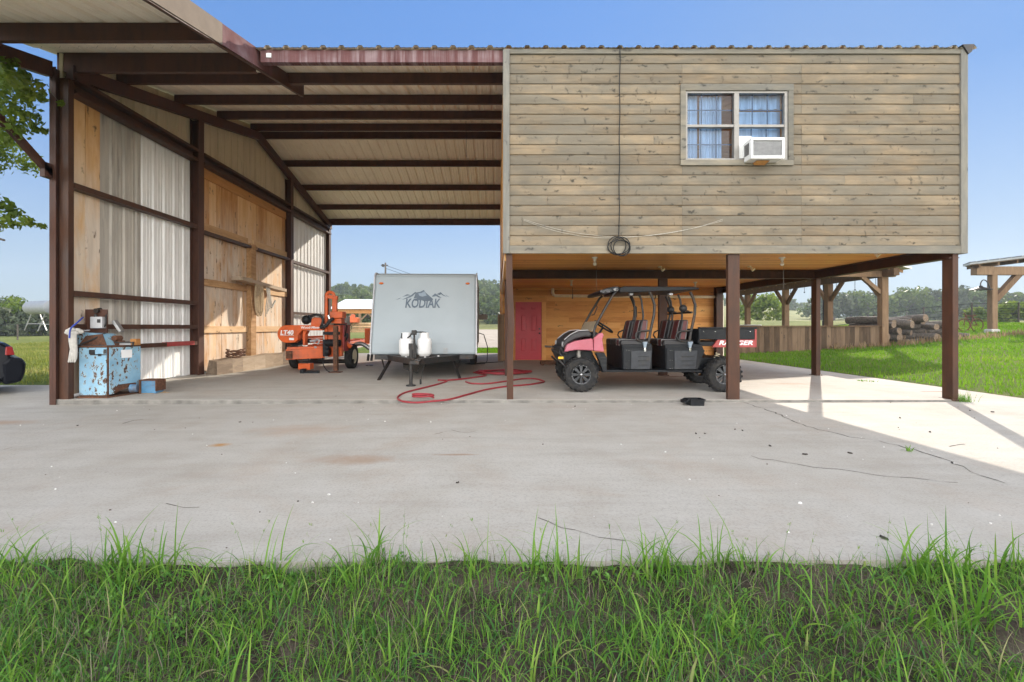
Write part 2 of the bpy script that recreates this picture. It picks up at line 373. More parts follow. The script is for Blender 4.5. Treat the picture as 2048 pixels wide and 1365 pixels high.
def blue_steel():
    m, t, b, o = nt('chipped_blue_paint'); v = obco(t)
    n = noise(t, v, 2.5, 5); c = ramp(t, n, [(.3, (.16, .32, .46)), (.55, (.26, .45, .58)), (.75, (.4, .56, .63))])
    ch = noise(t, scl(t, v, (1, 1, .55)), 21, 6, .66); z = nd(t, 'SeparateXYZ', {0: v}).outputs[2]
    th = mth(t, 'ADD', ch, mth(t, 'MULTIPLY', noise(t, scl(t, v, (1, 1, .6)), 2.2, 3), .22))
    c = mixc(t, ramp(t, th, [(.66, 0.0), (.685, 1.0)]), c, (.42, .47, .42))
    c = mixc(t, ramp(t, th, [(.685, 0.0), (.7, 1.0)]), c, (.075, .03, .015))
    lo = mth(t, 'ADD', noise(t, v, 14, 5), mth(t, 'MULTIPLY', z, -.9))
    c = mixc(t, ramp(t, lo, [(.5, 0.0), (.62, .9)]), c, (.13, .075, .04))
    setc(t, b, c); b.inputs['Roughness'].default_value = .5; bumpit(t, b, th, .3, .004); return m
MT['blue_machine'] = blue_steel()
def concrete():
    m, t, b, o = nt('concrete'); v = obco(t)
    big = noise(t, v, .35, 5, .6); mid = noise(t, v, 2.1, 6, .62); fine = noise(t, v, 55, 4, .6); grit = noise(t, v, 160, 3, .6)
    brush = noise(t, scl(t, v, (.35, 3.2, 1)), 1.5, 6, .65)
    c = ramp(t, mth(t, 'ADD', mth(t, 'MULTIPLY', big, .5), mth(t, 'MULTIPLY', mid, .5)), [(.32, (.36, .325, .275)), (.5, (.425, .397, .352)), (.68, (.47, .446, .405))])
    c = mixc(t, ramp(t, brush, [(.48, 0.0), (.75, .4)]), c, (.285, .258, .222))
    c = mixc(t, ramp(t, noise(t, v, .8, 6, .7, .6), [(.5, 0.0), (.74, .5)]), c, (.38, .3, .23))
    c = mixc(t, ramp(t, fine, [(.3, .45), (.52, 0.0)]), c, (.24, .22, .195))
    c = mixc(t, ramp(t, nd(t, 'TexVoronoi', {'Vector': v, 'Scale': 38.0}).outputs['Distance'], [(.04, .55), (.1, 0.0)]), c, (.16, .145, .125))
    c = mixc(t, ramp(t, grit, [(.6, 0.0), (.7, .4)]), c, (.6, .57, .52))
    for (x, y, rx, ry, col, a) in ((-1.35, 4.35, .5, .2, (.3, .17, .09), .5), (-3.0, 4.9, .14, .1, (.4, .2, .05), .9), (-6.6, 6.1, .5, .2, (.36, .22, .13), .55), (-2.4, 5.6, .8, .4, (.4, .29, .21), .5), (-.4, 4.5, .3, .04, (.25, .13, .06), .7), (8.35, 8.7, .5, .09, (.2, .11, .06), .9), (7.9, 9.6, .5, .08, (.25, .15, .09), .7), (6.0, 9.3, .6, .2, (.33, .2, .12), .6), (4.1, 10.5, .45, .12, (.16, .1, .07), .8)):
        d = nd(t, 'VectorMath', {0: nd(t, 'VectorMath', {0: v, 1: (x, y, 0)}, operation='SUBTRACT').outputs[0], 1: (1/rx, 1/ry, 0)}, operation='MULTIPLY').outputs[0]
        L = nd(t, 'VectorMath', {0: d}, operation='LENGTH').outputs['Value']
        L = mth(t, 'ADD', L, mth(t, 'MULTIPLY', mth(t, 'SUBTRACT', noise(t, v, 5, 5, .65), .5), 1.5))
        c = mixc(t, mth(t, 'MULTIPLY', ramp(t, L, [(.2, 1.0), (1.0, 0.0)]), a), c, col)
    setc(t, b, c); b.inputs['Roughness'].default_value = .82; b.inputs['Specular IOR Level'].default_value = .3
    bumpit(t, b, mth(t, 'ADD', mth(t, 'MULTIPLY', fine, .6), mth(t, 'MULTIPLY', mid, .6)), .35, .006); return m
MT['concrete'] = concrete()
MT['edge'] = plain('shade_toned_slab_edge', (.2, .19, .17), .9, 0, .35, 6)  # slab front face darkened in colour to offset the light it catches
MT['crack'] = plain('crack_dark', (.05, .042, .035), .95, 0, .3, 20)
def soil(name, cols, sc1=3.0, sc2=40.0, bump=.7):
    m, t, b, o = nt(name); v = obco(t)
    n = mth(t, 'ADD', mth(t, 'MULTIPLY', noise(t, v, sc1, 6, .6), .6), mth(t, 'MULTIPLY', noise(t, v, sc2, 5, .65), .4))
    setc(t, b, ramp(t, n, [(.33, cols[0]), (.5, cols[1]), (.66, cols[2])])); b.inputs['Roughness'].default_value = .95; b.inputs['Specular IOR Level'].default_value = .15
    bumpit(t, b, n, bump, .04); return m
MT['soil'] = soil('dark_soil', [(.022, .017, .013), (.06, .048, .036), (.13, .105, .078)], 4, 60)
MT['gravel'] = soil('gravel', [(.3, .25, .2), (.4, .34, .28), (.5, .44, .37)], 1.5, 25, .3)
def field():
    m, t, b, o = nt('field_grass'); v = obco(t)
    n = noise(t, v, .12, 6, .6); n2 = noise(t, v, 2.5, 6, .7); n3 = noise(t, v, 30, 4, .7)
    f = mth(t, 'ADD', mth(t, 'ADD', mth(t, 'MULTIPLY', n, .4), mth(t, 'MULTIPLY', n2, .3)), mth(t, 'MULTIPLY', n3, .3))
    c = ramp(t, f, [(.34, (.055, .085, .02)), (.48, (.12, .165, .035)), (.6, (.2, .21, .06)), (.72, (.3, .26, .11))])
    y = nd(t, 'SeparateXYZ', {0: v}).outputs[1]
    far = nd(t, 'MapRange', {0: y, 1: 26.0, 2: 60.0}).outputs[0]
    c = mixc(t, mth(t, 'MULTIPLY', far, .6), c, ramp(t, f, [(.35, (.2, .2, .07)), (.65, (.38, .33, .15))]))
    setc(t, b, c); b.inputs['Roughness'].default_value = .95; b.inputs['Specular IOR Level'].default_value = .1
    bumpit(t, b, mth(t, 'ADD', n2, n3), .8, .08); return m
MT['field'] = field()
def leafy(name, stops, trans=.4, tcol=None, rough=.5):
    m, t, b, o = nt(name); v = attr(t); c = ramp(t, v, stops)
    setc(t, b, c); b.inputs['Roughness'].default_value = rough; b.inputs['Specular IOR Level'].default_value = .16
    tr = nd(t, 'BsdfTranslucent', {0: mixc(t, .5, c, tcol or (.25, .35, .03))}); mx = nd(t, 'MixShader', {0: trans, 1: b.outputs[0], 2: tr.outputs[0]})
    t.links.new(mx.outputs[0], o.inputs[0]); return m
MT['grass'] = leafy('grass_blades', [(0, (.04, .12, .038)), (.2, (.07, .2, .055)), (.45, (.1, .24, .03)), (.75, (.165, .32, .045)), (.9, (.23, .37, .055)), (.96, (.27, .3, .1)), (1, (.4, .35, .19))], .3, (.18, .38, .03))
MT['straw'] = leafy('dry_thatch', [(0, (.07, .055, .04)), (.6, (.17, .14, .105)), (1, (.32, .27, .2))], .1, (.3, .25, .15), .8)
MT['lawn'] = leafy('lawn_blades', [(0, (.06, .15, .012)), (.5, (.115, .26, .018)), (.85, (.19, .33, .03)), (1, (.32, .34, .08))], .5, (.25, .46, .01))
MT['meadow'] = leafy('meadow_blades', [(0, (.13, .17, .03)), (.5, (.22, .25, .055)), (1, (.36, .31, .12))], .4, (.36, .38, .06))
MT['leaf_dark'] = leafy('dark_leaves', [(0, (.024, .042, .016)), (.5, (.05, .078, .026)), (1, (.1, .125, .045))], .28, (.12, .17, .03))
MT['leaf_mid'] = leafy('green_leaves', [(0, (.035, .06, .018)), (.5, (.075, .115, .03)), (1, (.14, .17, .05))], .35, (.2, .28, .03))
MT['leaf_bright'] = leafy('bright_leaves', [(0, (.05, .09, .015)), (.5, (.11, .17, .025)), (1, (.2, .24, .05))], .45, (.3, .4, .03))
MT['leaf_grey'] = leafy('grey_green_leaves', [(0, (.04, .055, .035)), (.5, (.075, .095, .055)), (1, (.13, .15, .085))], .25, (.15, .19, .07))
MT['seed'] = leafy('seed_heads', [(0, (.2, .13, .07)), (1, (.36, .27, .15))], .3, (.35, .25, .12))
def glassy():
    m, t, b, o = nt('window_glass')
    tr = nd(t, 'BsdfTransparent', {0: (.56, .72, .92, 1)}); gl = nd(t, 'BsdfGlossy', {0: (1, 1, 1, 1), 1: .02})  # blue tint in the glass stands in for reflected sky
    fr = nd(t, 'Fresnel', {0: 1.42}).outputs[0]
    mx = nd(t, 'MixShader', {0: mth(t, 'ADD', mth(t, 'MULTIPLY', fr, 1.0), .0), 1: tr.outputs[0], 2: gl.outputs[0]}); t.links.new(mx.outputs[0], o.inputs[0]); return m
MT['glass'] = glassy()
def curtain():
    m, t, b, o = nt('sheer_curtain'); v = obco(t)
    n = noise(t, scl(t, v, (9, 1, .4)), 2, 3); setc(t, b, ramp(t, n, [(.35, (.5, .54, .58)), (.65, (.76, .78, .8))])); b.inputs['Roughness'].default_value = .9; return m
MT['curtain'] = curtain()
MT['car_glass'] = plain('car_glass', (.012, .015, .018), .05, 0, .05, 5, coat=.5)
# ---------------------------------------------------------------- ground
def sstep(a, b, x): 
    t = np.clip((np.asarray(x, float)-a)/(b-a), 0, 1); return t*t*(3-2*t)
RIDGE_X = [-1.6, -1.1, -.95, -.75, -.4, -.33, -.2, 0, .15, .3, .5, .6, .68, .74, .85, 1.0, 1.1, 1.2, 1.6]
RIDGE_H = [34, 40, 42, 46, 84, 82, 84, 92, 96, 88, 66, 64, 55, 38, 26, 44, 66, 72, 60]
def terrain(x, y):
    x = np.asarray(x, float); y = np.asarray(y, float)
    z = np.full(np.broadcast(x, y).shape, -.2)
    zr = -.03+1.0*(np.clip(x-9.1, 0, 20)/15)**1.5
    zr = zr-(zr+.1)*sstep(20, 32, y)*(1-sstep(18, 24, x))
    zr = zr*(1-sstep(20, 45, x)*.35)
    right = sstep(9.0, 9.12, x)
    z = z*(1-right)+zr*right
    left = (1-sstep(-16.2, -16, x))*(y < 10)+(x < -7.5)*sstep(9.9, 10.1, y)
    z = np.where(left > .5, -.09+.0*x, z)
    z = np.where((y < 2.45) & (x < 9.1), -.42, z)
    back = sstep(19.7, 20.5, y)
    z = np.where((x < 9) & (x > -7.5) & (y > 19.6), -.2+(.2-.06)*back, z)
    far = sstep(22, 120, y)
    ang = x/np.maximum(y, 1)
    rh = np.interp(ang, RIDGE_X, RIDGE_H)
    top = 1.2+rh/910*230-6.5
    z = z+np.clip(y-24, 0, 110)*.021*(1-sstep(24, 60, y)*0)
    z = z+(np.maximum(top-2.4, 0))*sstep(105, 240, y)
    return z
def axis(lo, hi, fine_lo, fine_hi, fs):
    a = list(np.arange(fine_lo, fine_hi+1e-6, fs)); s = fs; v = fine_lo
    while v > lo: s *= 1.18; v -= s; a.insert(0, v)
    s = fs; v = fine_hi
    while v < hi: s *= 1.18; v += s; a.append(v)
    return np.array(a)
gx = np.unique(np.concatenate([axis(-600, 600, -32, 34, 1.0), [-7.52, -7.48, 8.98, 9.02, 9.06, 9.1, 9.14, -16.25, -15.95]]))
gy = np.unique(np.concatenate([axis(-60, 700, 1, 40, 1.0), [2.44, 2.46, 9.88, 10.12, 19.58, 19.7, 20.5]]))
GX, GY = np.meshgrid(gx, gy); GZ = terrain(GX, GY)
nx, ny = len(gx), len(gy); idx = np.arange(nx*ny).reshape(ny, nx)
gf = np.stack([idx[:-1, :-1], idx[:-1, 1:], idx[1:, 1:], idx[1:, :-1]], -1).reshape(-1, 4)
gnd = npmesh('ground', np.stack([GX, GY, GZ], -1).reshape(-1, 3), gf, MT['field'], smooth=False)
tag(gnd, 'green and straw coloured pasture rising to wooded hills', 'ground', kind='structure')
# dark soil bank in front of the concrete
bx = np.arange(-5.2, 5.21, .08); by = np.arange(-.6, 2.47, .06)
BX, BY = np.meshgrid(bx, by); rng = np.random.default_rng(3)
from mathutils import noise as mn
def bank_z(x, y): return -.14+.035*mn.noise((x*1.3, y*1.6, 1.7))+.05*mn.noise((x*4.1, y*4.1, 5.0))-.012*max(0, 2.4-y)+.05*max(0, min(1, (y-2.1)/.3))
BZ = np.array([[bank_z(x, y)+.012*mn.noise((x*14, y*14, 2)) for x in bx] for y in by])
idx = np.arange(BX.size).reshape(BX.shape)
f = np.stack([idx[:-1, :-1], idx[:-1, 1:], idx[1:, 1:], idx[1:, :-1]], -1).reshape(-1, 4)
tag(npmesh('soil_bank', np.stack([BX, BY, BZ], -1).reshape(-1, 3), f, MT['soil'], smooth=True), 'dark bare soil under the unmown grass in front', 'soil', kind='structure')
# gravel drive behind the barn
mb = MB(); xs = np.arange(-9, 9.6, 1.5); ys = np.arange(25.5, 64, 2.5)
for i in range(len(xs)-1):
    for j in range(len(ys)-1):
        q = [(xs[i], ys[j]), (xs[i+1], ys[j]), (xs[i+1], ys[j+1]), (xs[i], ys[j+1])]
        mb.quad(*[(x+.0*y, y, float(terrain(x, y))+.06) for x, y in q])
tag(mb.build('gravel_drive', MT['gravel'], smooth=40), 'pale gravel drive behind the camper', 'drive', kind='structure')
# concrete: floor slab under the barn, apron in front, strip along the right side
mb = MB(); Y0 = 7.48
def apz(x): return -.08+.05*min(1, max(0, (x+7.3)/14.6))
def slz(y): return .06*min(1, max(0, (y-Y0)/3.2))
ys_ = [Y0, 9, 10.7, 13.5, 16.5, 19.7]
for a, c in zip(ys_, ys_[1:]):
    mb.hexa([(-7.34, a, -.4), (7.72, a, -.4), (7.72, c, -.4), (-7.34, c, -.4)], [(-7.34, a, slz(a)), (7.72, a, slz(a)), (7.72, c, slz(c)), (-7.34, c, slz(c))])
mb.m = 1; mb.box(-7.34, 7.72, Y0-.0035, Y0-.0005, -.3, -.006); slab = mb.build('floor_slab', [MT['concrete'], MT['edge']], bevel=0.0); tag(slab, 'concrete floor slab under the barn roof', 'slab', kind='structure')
mb = MB()
def strip(x0, x1, y0, y1, n):
    for i in range(n):
        a = x0+(x1-x0)*i/n; c = x0+(x1-x0)*(i+1)/n
        mb.hexa([(a, y0, -.5), (c, y0, -.5), (c, y1, -.5), (a, y1, -.5)], [(a, y0, apz(a)-.012), (c, y0, apz(c)-.012), (c, y1, apz(c)), (a, y1, apz(a))])
strip(-16, -7.345, 2.46, 10.0, 4); strip(-7.345, 7.725, 2.46, Y0-.004, 8); strip(7.725, 9.1, 2.46, 19.0, 1)
# the long crack and two hairlines, lying on the apron
def crack(pts, wd, seed):
    rr = random.Random(seed); pp = []
    for (a, b) in zip(pts, pts[1:]):
        n = max(2, int((Vector(b)-Vector(a)).length/.09))
        for i in range(n): pp.append(Vector(a).lerp(Vector(b), i/n))
    pp = [p+Vector((rr.uniform(-.025, .025), rr.uniform(-.025, .025))) for p in pp]
    for a, c in zip(pp, pp[1:]):
        w1 = wd*rr.uniform(.25, 1.3)
        d = (c-a); nrm = Vector((-d.y, d.x)).normalized()*w1/2
        z = lambda p: apz(p.x)-.012*(Y0-p.y)/5.02+.002
        mb.quad(*[(p.x, p.y, z(p)) for p in (a-nrm, c-nrm, c+nrm, a+nrm)])
def A(px, py): 
    g = G(px, py, -.06); return (g.x, g.y)
mb.m = 1
crack([A(1486, 807), A(1555, 830), A(1610, 855), A(1700, 877), A(1760, 885), A(1830, 903), A(1900, 925), A(1960, 955), A(2046, 980)], .015, 1)
crack([A(1500, 915), A(1620, 935), A(1740, 950), A(1860, 963), A(1940, 968)], .007, 2)
crack([A(1080, 1035), A(1120, 1052), A(1200, 1072), A(1290, 1090)], .006, 3)
crack([A(340, 1002), A(375, 1012), A(405, 1015)], .007, 4); crack([A(1900, 897), A(1945, 890)], .012, 5)
crack([A(245, 846), A(272, 839), A(297, 834)], .02, 8); crack([A(10, 896), A(38, 889)], .018, 9); crack([A(870, 868), A(900, 861), A(935, 866), A(972, 861)], .007, 10)
apron = mb.build('concrete_apron', [MT['concrete'], MT['crack']]); tag(apron, 'wide concrete apron in front of the barn with a long crack', 'pavement', kind='structure')
# ================================================================ THE BARN
YR, P0, SL = 13.55, 7.215, .24          # ridge, ridge height, slope
YB = 19.45
def zr(y): return P0-SL*abs(y-YR)
barn = thing('barn', 'large open steel barn with tan metal roof and a weathered wood loft on posts', 'barn', (0, YR, 0))
def ribs(L, pitch=.303, h=.038, start=0.0):
    "profile points (u, offset) of ribbed sheet"
    pts = [(0, 0)]; u = start
    while u < L:
        for du, o in ((-.055, 0), (-.028, h), (.028, h), (.055, 0), (.09, 0), (.1, .006), (.115, .006), (.125, 0), (.18, 0), (.19, .006), (.205, .006), (.215, 0)):
            if 0 < u+du < L: pts.append((u+du, o))
        u += pitch
    pts.append((L, 0)); return pts
def sheet_strip(mb, pa, pb, pts, nrm, th=.012):
    "pa(u), pb(u): the two ends of the sheet at u"
    n = Vector(nrm)
    for (u0, o0), (u1, o1) in zip(pts, pts[1:]):
        a, c, d, e = pa(u0)+n*o0, pa(u1)+n*o1, pb(u1)+n*o1, pb(u0)+n*o0
        mb.quad(a, c, d, e)
def roof(name, x0, x1, ya, yb, mat, mat_top, start=.1, parent=barn):
    mb = MB(); pts = ribs(x1-x0, start=start)
    for (p, q) in ((ya, min(yb, YR)), (YR, yb)):
        if q <= p: continue
        pa = lambda u, p=p: Vector((x0+u, p, zr(p))); pb = lambda u, q=q: Vector((x0+u, q, zr(q)))
        mb.m = 0; sheet_strip(mb, pa, pb, pts, (0, 0, 1))
        mb.m = 1; sheet_strip(mb, lambda u: pa(u)+Vector((0, 0, .012)), lambda u: pb(u)+Vector((0, 0, .012)), pts, (0, 0, 1))
    return mb.build(name, [mat, mat_top], parent, fix=False)
roof('roof', -7.5, 7.82, 7.42, 19.62, MT['roof_tan'], MT['roof_top'])
roof('canopy_roof', -7.55, -4.0, 3.3, 7.415, MT['roof_tan'], MT['roof_top'], start=.15)
# purlins (C sections) on the rafters
def cee(mb, x0, x1, y, zt, h, fl=.07, dirn=1):
    mb.box(x0, x1, y-.004, y+.004, zt-h, zt); mb.box(x0, x1, y+.0045, y+fl, zt-.008, zt); mb.box(x0, x1, y+.0045, y+fl, zt-h, zt-h+.008)
for y in (8.67, 10.22, 11.77, 13.36, 13.86, 15.29, 16.77, 18.2):
    mb = MB(); cee(mb, -7.27, .1, y, zr(y)-.004, .2); mb.build('purlin', MT['steel'], barn)
mb = MB(); cee(mb, -7.34, .1, YB, zr(YB)-.006, .26, -.09); mb.build('eave_beam', MT['steel'], barn)
mb = MB(); cee(mb, -3.9, .085, Y0, zr(Y0)-.012, .2, .1)
mb.box(-2.05, -1.99, Y0-.008, Y0-.005, zr(Y0)-.21, zr(Y0)-.02)
mb.build('front_eave_beam', MT['fascia'], barn)
mb = MB(); mb.box(-3.8, -3.72, Y0-.02, Y0-.006, zr(Y0)-.14, zr(Y0)-.07); mb.build('bracket', MT['white_paint'], barn)
for y, h in ((3.4, .2), (4.95, .22), (6.45, .25), (7.62, .32)):
    mb = MB(); cee(mb, -7.38, -4.05, y, zr(y)-.004, h); mb.build('canopy_purlin', MT['steel'], barn)
def slope_bar(name, x0, x1, ya, yb, top, bot, mat, parent=barn):
    mb = MB(); seq = [ya]+([YR] if ya < YR < yb else [])+[yb]
    for p, q in zip(seq, seq[1:]):
        mb.hexa([(x0, p, zr(p)+bot), (x1, p, zr(p)+bot), (x1, q, zr(q)+bot), (x0, q, zr(q)+bot)], [(x0, p, zr(p)+top), (x1, p, zr(p)+top), (x1, q, zr(q)+top), (x0, q, zr(q)+top)])
    return mb.build(name, mat, parent)
slope_bar('canopy_rake_beam', -4.045, -3.985, 5.6, 9.35, -.03, -.29, MT['steel'])
slope_bar('canopy_rake_trim', -3.982, -3.965, 3.3, 6.55, .035, -.275, MT['tan_siding'])
slope_bar('canopy_rake_beam', -4.045, -3.985, 3.3, 5.597, -.03, -.29, MT['steel'])
slope_bar('canopy_rake_trim', -3.982, -3.965, 6.553, 8.0, .03, -.275, MT['fascia'])
slope_bar('canopy_rafter', -7.38, -7.28, 3.3, 7.44, -.21, -.46, MT['steel'])
mb = MB(); mb.bar((-7.33, Y0-.02, 3.7), (-7.33, 5.85, zr(5.85)-.44), .08, .1); mb.box(-7.37, -7.29, Y0-.16, Y0-.01, 3.62, 3.86); mb.build('canopy_brace', MT['steel'], barn)
slope_bar('rafter', -7.2, -7.075, Y0+.1, YB-.03, -.22, -.455, MT['steel'])
for y in (8.67, 10.22, 11.77, 13.36, 13.86, 15.29, 16.77, 18.2):
    mb = MB(); mb.box(-7.16, -7.06, y-.012, y-.005, zr(y)-.22, zr(y)-.05)
    for dz in (.08, .16): mb.cyl((-7.1, y-.013, zr(y)-dz), (-7.1, y-.025, zr(y)-dz), .014, n=8)
    mb.build('purlin_clip', MT['steel_post'], barn)
# left frame columns, I sections with flanges facing the bay
mb = MB(); mb.box(-7.238, -7.09, Y0+.03, Y0+.13, -.02, zr(Y0)-.45); mb.build('column', MT['steel_post'], barn)
for i, (y, dx) in enumerate(((10.86, 0), (15.66, 0), (YB-.1, -.06))):
    mb = MB(); zt = zr(y)-.455
    mb.box(-7.11+dx, -7.075+dx, y-.1, y+.1, slz(y), zt); mb.box(-7.27, -7.112+dx, y-.012, y+.012, slz(y), zt); mb.box(-7.285, -7.272, y-.1, y+.1, slz(y), zt)
    mb.build('column', MT['steel'], barn)
mb = MB(); mb.box(-7.345, -7.29, Y0-.03, Y0+.09, -.12, zr(Y0)-.3); mb.box(-7.288, -7.24, Y0-.03, Y0-.022, -.12, zr(Y0)-.3); mb.build('corner_trim', MT['steel'], barn)
# left wall sheets
WX = -7.3
def wall_sheet(name, ya, yb, z0, z1, mat, st=.05):
    mb = MB(); fz0 = z0 if callable(z0) else (lambda y: z0); fz1 = z1 if callable(z1) else (lambda y: z1)
    pts = ribs(yb-ya, h=.026, start=st)
    sheet_strip(mb, lambda u: Vector((WX, ya+u, fz0(ya+u))), lambda u: Vector((WX, ya+u, fz1(ya+u))), pts, (1, 0, 0))
    sheet_strip(mb, lambda u: Vector((WX-.01, ya+u, fz0(ya+u))), lambda u: Vector((WX-.01, ya+u, fz1(ya+u))), pts, (1, 0, 0))
    return mb.build(name, mat, barn, fix=False)
wall_sheet('upper_wall_sheet', Y0+.1, YB, 5.25, lambda y: zr(y)-.02, MT['wall_tan'])
wall_sheet('lower_wall_sheet', 9.3, 10.8, .07, 5.25, MT['wall_white']); wall_sheet('lower_wall_sheet', 15.6, YB, .09, 5.25, MT['wall_white'])
wall_sheet('weathered_wall_sheet', 8.3, 9.3, .06, 5.25, MT['wall_weathered'], .3)
mb = MB(); mb.box(-7.298, -7.26, 7.62, 8.0, .05, 5.12); mb.box(-7.298, -7.258, 8.012, 8.3, .05, 5.12); mb.build('wall_plank', MT['plank'], barn, bevel=.004)
mb = MB(); y = 10.98
while y < 15.5:
    wd = random.uniform(.19, .27); mb.box(-7.298, -7.262+random.uniform(-.004, .004), y, min(y+wd, 15.55), .08, 5.1); y += wd+.007
mb.build('plank_wall', MT['plank'], barn)
mb = MB(); mb.box(-7.26, -7.215, 10.97, 15.5, 4.86, 5.1); mb.build('header_board', MT['plank_orange'], barn, bevel=.004)
for z, h in ((3.66, .18), (2.3, .17), (1.13, .17)):
    mb = MB(); mb.box(-7.26, -7.205, 10.97, 13.12, z-h/2, z+h/2); mb.box(-7.26, -7.205, 13.42, 15.55, z-h/2, z+h/2); mb.build('wall_rail', MT['rail_wood'], barn, bevel=.004)
mb = MB(); mb.box(-7.26, -7.12, 13.13, 13.41, .07, 3.6); mb.build('wall_stile', MT['rail_wood'], barn, bevel=.005)
# steel girts and the double door track
def girt(z, ya, yb, name='girt', h=.09, x=-7.09):
    mb = MB(); mb.box(-7.255, x, ya, yb, z-h/2, z-h/2+.012); mb.box(x-.012, x, ya, yb, z-h/2+.0125, z+h/2); mb.build(name, MT['steel_post'], barn)
for z in (3.57, 1.76, 1.2, .82): girt(z, 7.62, 10.74)
for z in (3.5,): girt(z, 10.98, 13.1, h=.07); girt(z, 13.45, 15.54, h=.07)
for z in (3.47, 1.68): girt(z, 15.8, 19.2)
mb = MB(); mb.box(-7.2, -7.065, 9.75, 10.6, .78, .87); mb.build('girt_patch', MT['red_paint'], barn)
for ya, yb in ((7.62, 10.74), (10.98, 15.54), (15.79, 19.3)):
    mb = MB()
    for z in (5.14, 5.36): mb.box(-7.255, -7.07, ya, yb, z-.035, z+.035); mb.box(-7.069, -7.055, ya, yb, z-.03, z+.012)
    mb.box(-7.252, -7.2, ya, yb, 5.18, 5.32); mb.build('door_track', MT['steel_post'], barn)
# ---------------------------------------------------------------- the loft
XL, XR_, ZL, ZT = .09, 7.67, 2.40, 5.745
mb = MB(); rng_ = random.Random(5); z = ZL+.13; k = 0; BP = .166
seams = (3.02, 4.98)
winx0, winx1, winz0, winz1 = 2.985, 4.83, 3.84, 5.17
while z < ZT-.1:
    z2 = min(z+BP, ZT-.075)
    xs = [XL+.1]+[s+rng_.uniform(-.02, .02)*0 for s in seams if (k % 6 or k < 3)]+[XR_-.1]
    if k % 3 == 1: xs.append(rng_.uniform(.8, 2.6))
    if k % 4 == 2: xs.append(rng_.uniform(5.3, 7.2))
    xs.sort()
    for a, c in zip(xs, xs[1:]):
        v = rng_.random(); segs = [(a+.0015, c-.0015)]
        if z < winz1-.02 and z2 > winz0+.02:
            segs = [(p, q) for p, q in ((a+.0015, min(c-.0015, winx0)), (max(a+.0015, winx1), c-.0015)) if q-p > .01]
        for p, q in segs:
            prof = [(.0, z), (-.012, z+.002), (-.018, z+.008), (-.02, z+BP*.4), (-.016, z+BP*.72), (-.01, z+BP*.92), (-.003, z2-.004), (.0, z2-.002)]
            n = len(prof); b = len(mb.V)
            mb.V += [(p, Y0+o, zz) for o, zz in prof]+[(q, Y0+o, zz) for o, zz in prof]
            for i in range(n-1): mb.Fc.append([b+i, b+n+i, b+n+i+1, b+i+1]); mb.mi.append(0); mb.vv.append(v)
            mb.Fc.append([b+i for i in range(n)]); mb.Fc.append([b+n+i for i in range(n)][::-1]); mb.mi += [0, 0]; mb.vv += [v, v]
    z += BP; k += 1
mb.build('loft_siding', MT['siding'], barn, fix=False)
mb = MB(); mb.box(XL, winx0+.04, Y0+.002, Y0+.1, ZL+.05, ZT); mb.box(winx1-.04, XR_-.02, Y0+.002, Y0+.1, ZL+.05, ZT); mb.box(winx0+.04, winx1-.04, Y0+.002, Y0+.1, ZL+.05, winz0); mb.box(winx0+.04, winx1-.04, Y0+.002, Y0+.1, winz1, ZT)
mb.box(XL, XL+.1, Y0+.101, YB, ZL+.25, ZT); mb.box(XR_-.12, XR_-.02, Y0+.101, YB, ZL+.25, ZT); mb.box(XL, XR_-.02, YB-.1, YB, .06, ZT)
mb.box(XL+.101, XR_-.121, 10.5, 10.6, ZL+.4, 6.2)
mb.build('loft_wall', MT['cedar_wall'], barn)
for x0, x1 in ((XL, XL+.1), (XR_-.1, XR_)):
    mb = MB(); mb.box(x0, x1, Y0-.045, Y0+.001, ZL+.0, ZT); mb.build('corner_board', MT['trim'], barn, bevel=.004)
for x0, x1 in ((XL-.008, XL), (XR_, XR_+.008)):
    mb = MB(); mb.box(x0, x1, Y0-.045, Y0+.15, ZL, ZT); mb.build('corner_board', MT['trim'], barn)
mb = MB(); mb.box(XL+.101, XR_-.101, Y0-.04, Y0-.001, ZL, ZL+.128); mb.build('skirt_board', MT['trim_h'], barn, bevel=.004)
mb = MB(); mb.box(XL+.101, XR_-.101, Y0-.04, Y0-.001, ZT-.078, ZT-.0); mb.build('frieze_board', MT['trim_h'], barn, bevel=.004)
mb = MB(); mb.prism([(XR_+.0, ZT-.1), (XR_+.05, ZT-.06), (XR_+.09, ZT+.06), (XR_-.1, ZT+.055)], 'y', Y0-.07, Y0+.1); mb.build('gutter_end', MT['dark_metal'], barn)
# window: timber casing, aluminium frame, two sash units, curtains behind
win = MB()
for a in ((winx0, winx1, winz1-.11, winz1), (winx0, winx1, winz0, winz0+.09), (winx0, winx0+.085, winz0+.091, winz1-.111), (winx1-.085, winx1, winz0+.091, winz1-.111)):
    win.box(a[0], a[1], Y0-.05, Y0-.001, a[2], a[3])
win = win.build('window', MT['trim_h'], barn, bevel=.004)
fx0, fx1, fz0, fz1 = winx0+.087, winx1-.087, winz0+.093, winz1-.113
mid = (fx0+fx1)/2
mb = MB(); yy0, yy1 = Y0-.03, Y0+.05
for a in ((fx0, fx1, fz1-.03, fz1), (fx0, fx1, fz0, fz0+.025), (fx0, fx0+.03, fz0+.026, fz1-.031), (fx1-.05, fx1, fz0+.026, fz1-.031), (mid-.04, mid+.04, fz0+.026, fz1-.031)): mb.box(a[0], a[1], yy0, yy1, a[2], a[3])
zm = fz0+(fz1-fz0)*.5
mb.box(fx0+.031, mid-.041, yy0+.008, yy1, zm-.02, zm+.02); mb.box(mid+.041, fx1-.051, yy0+.008, yy1, zm-.02, zm+.02)
mb.build('frame', MT['alu'], win)
mb = MB()
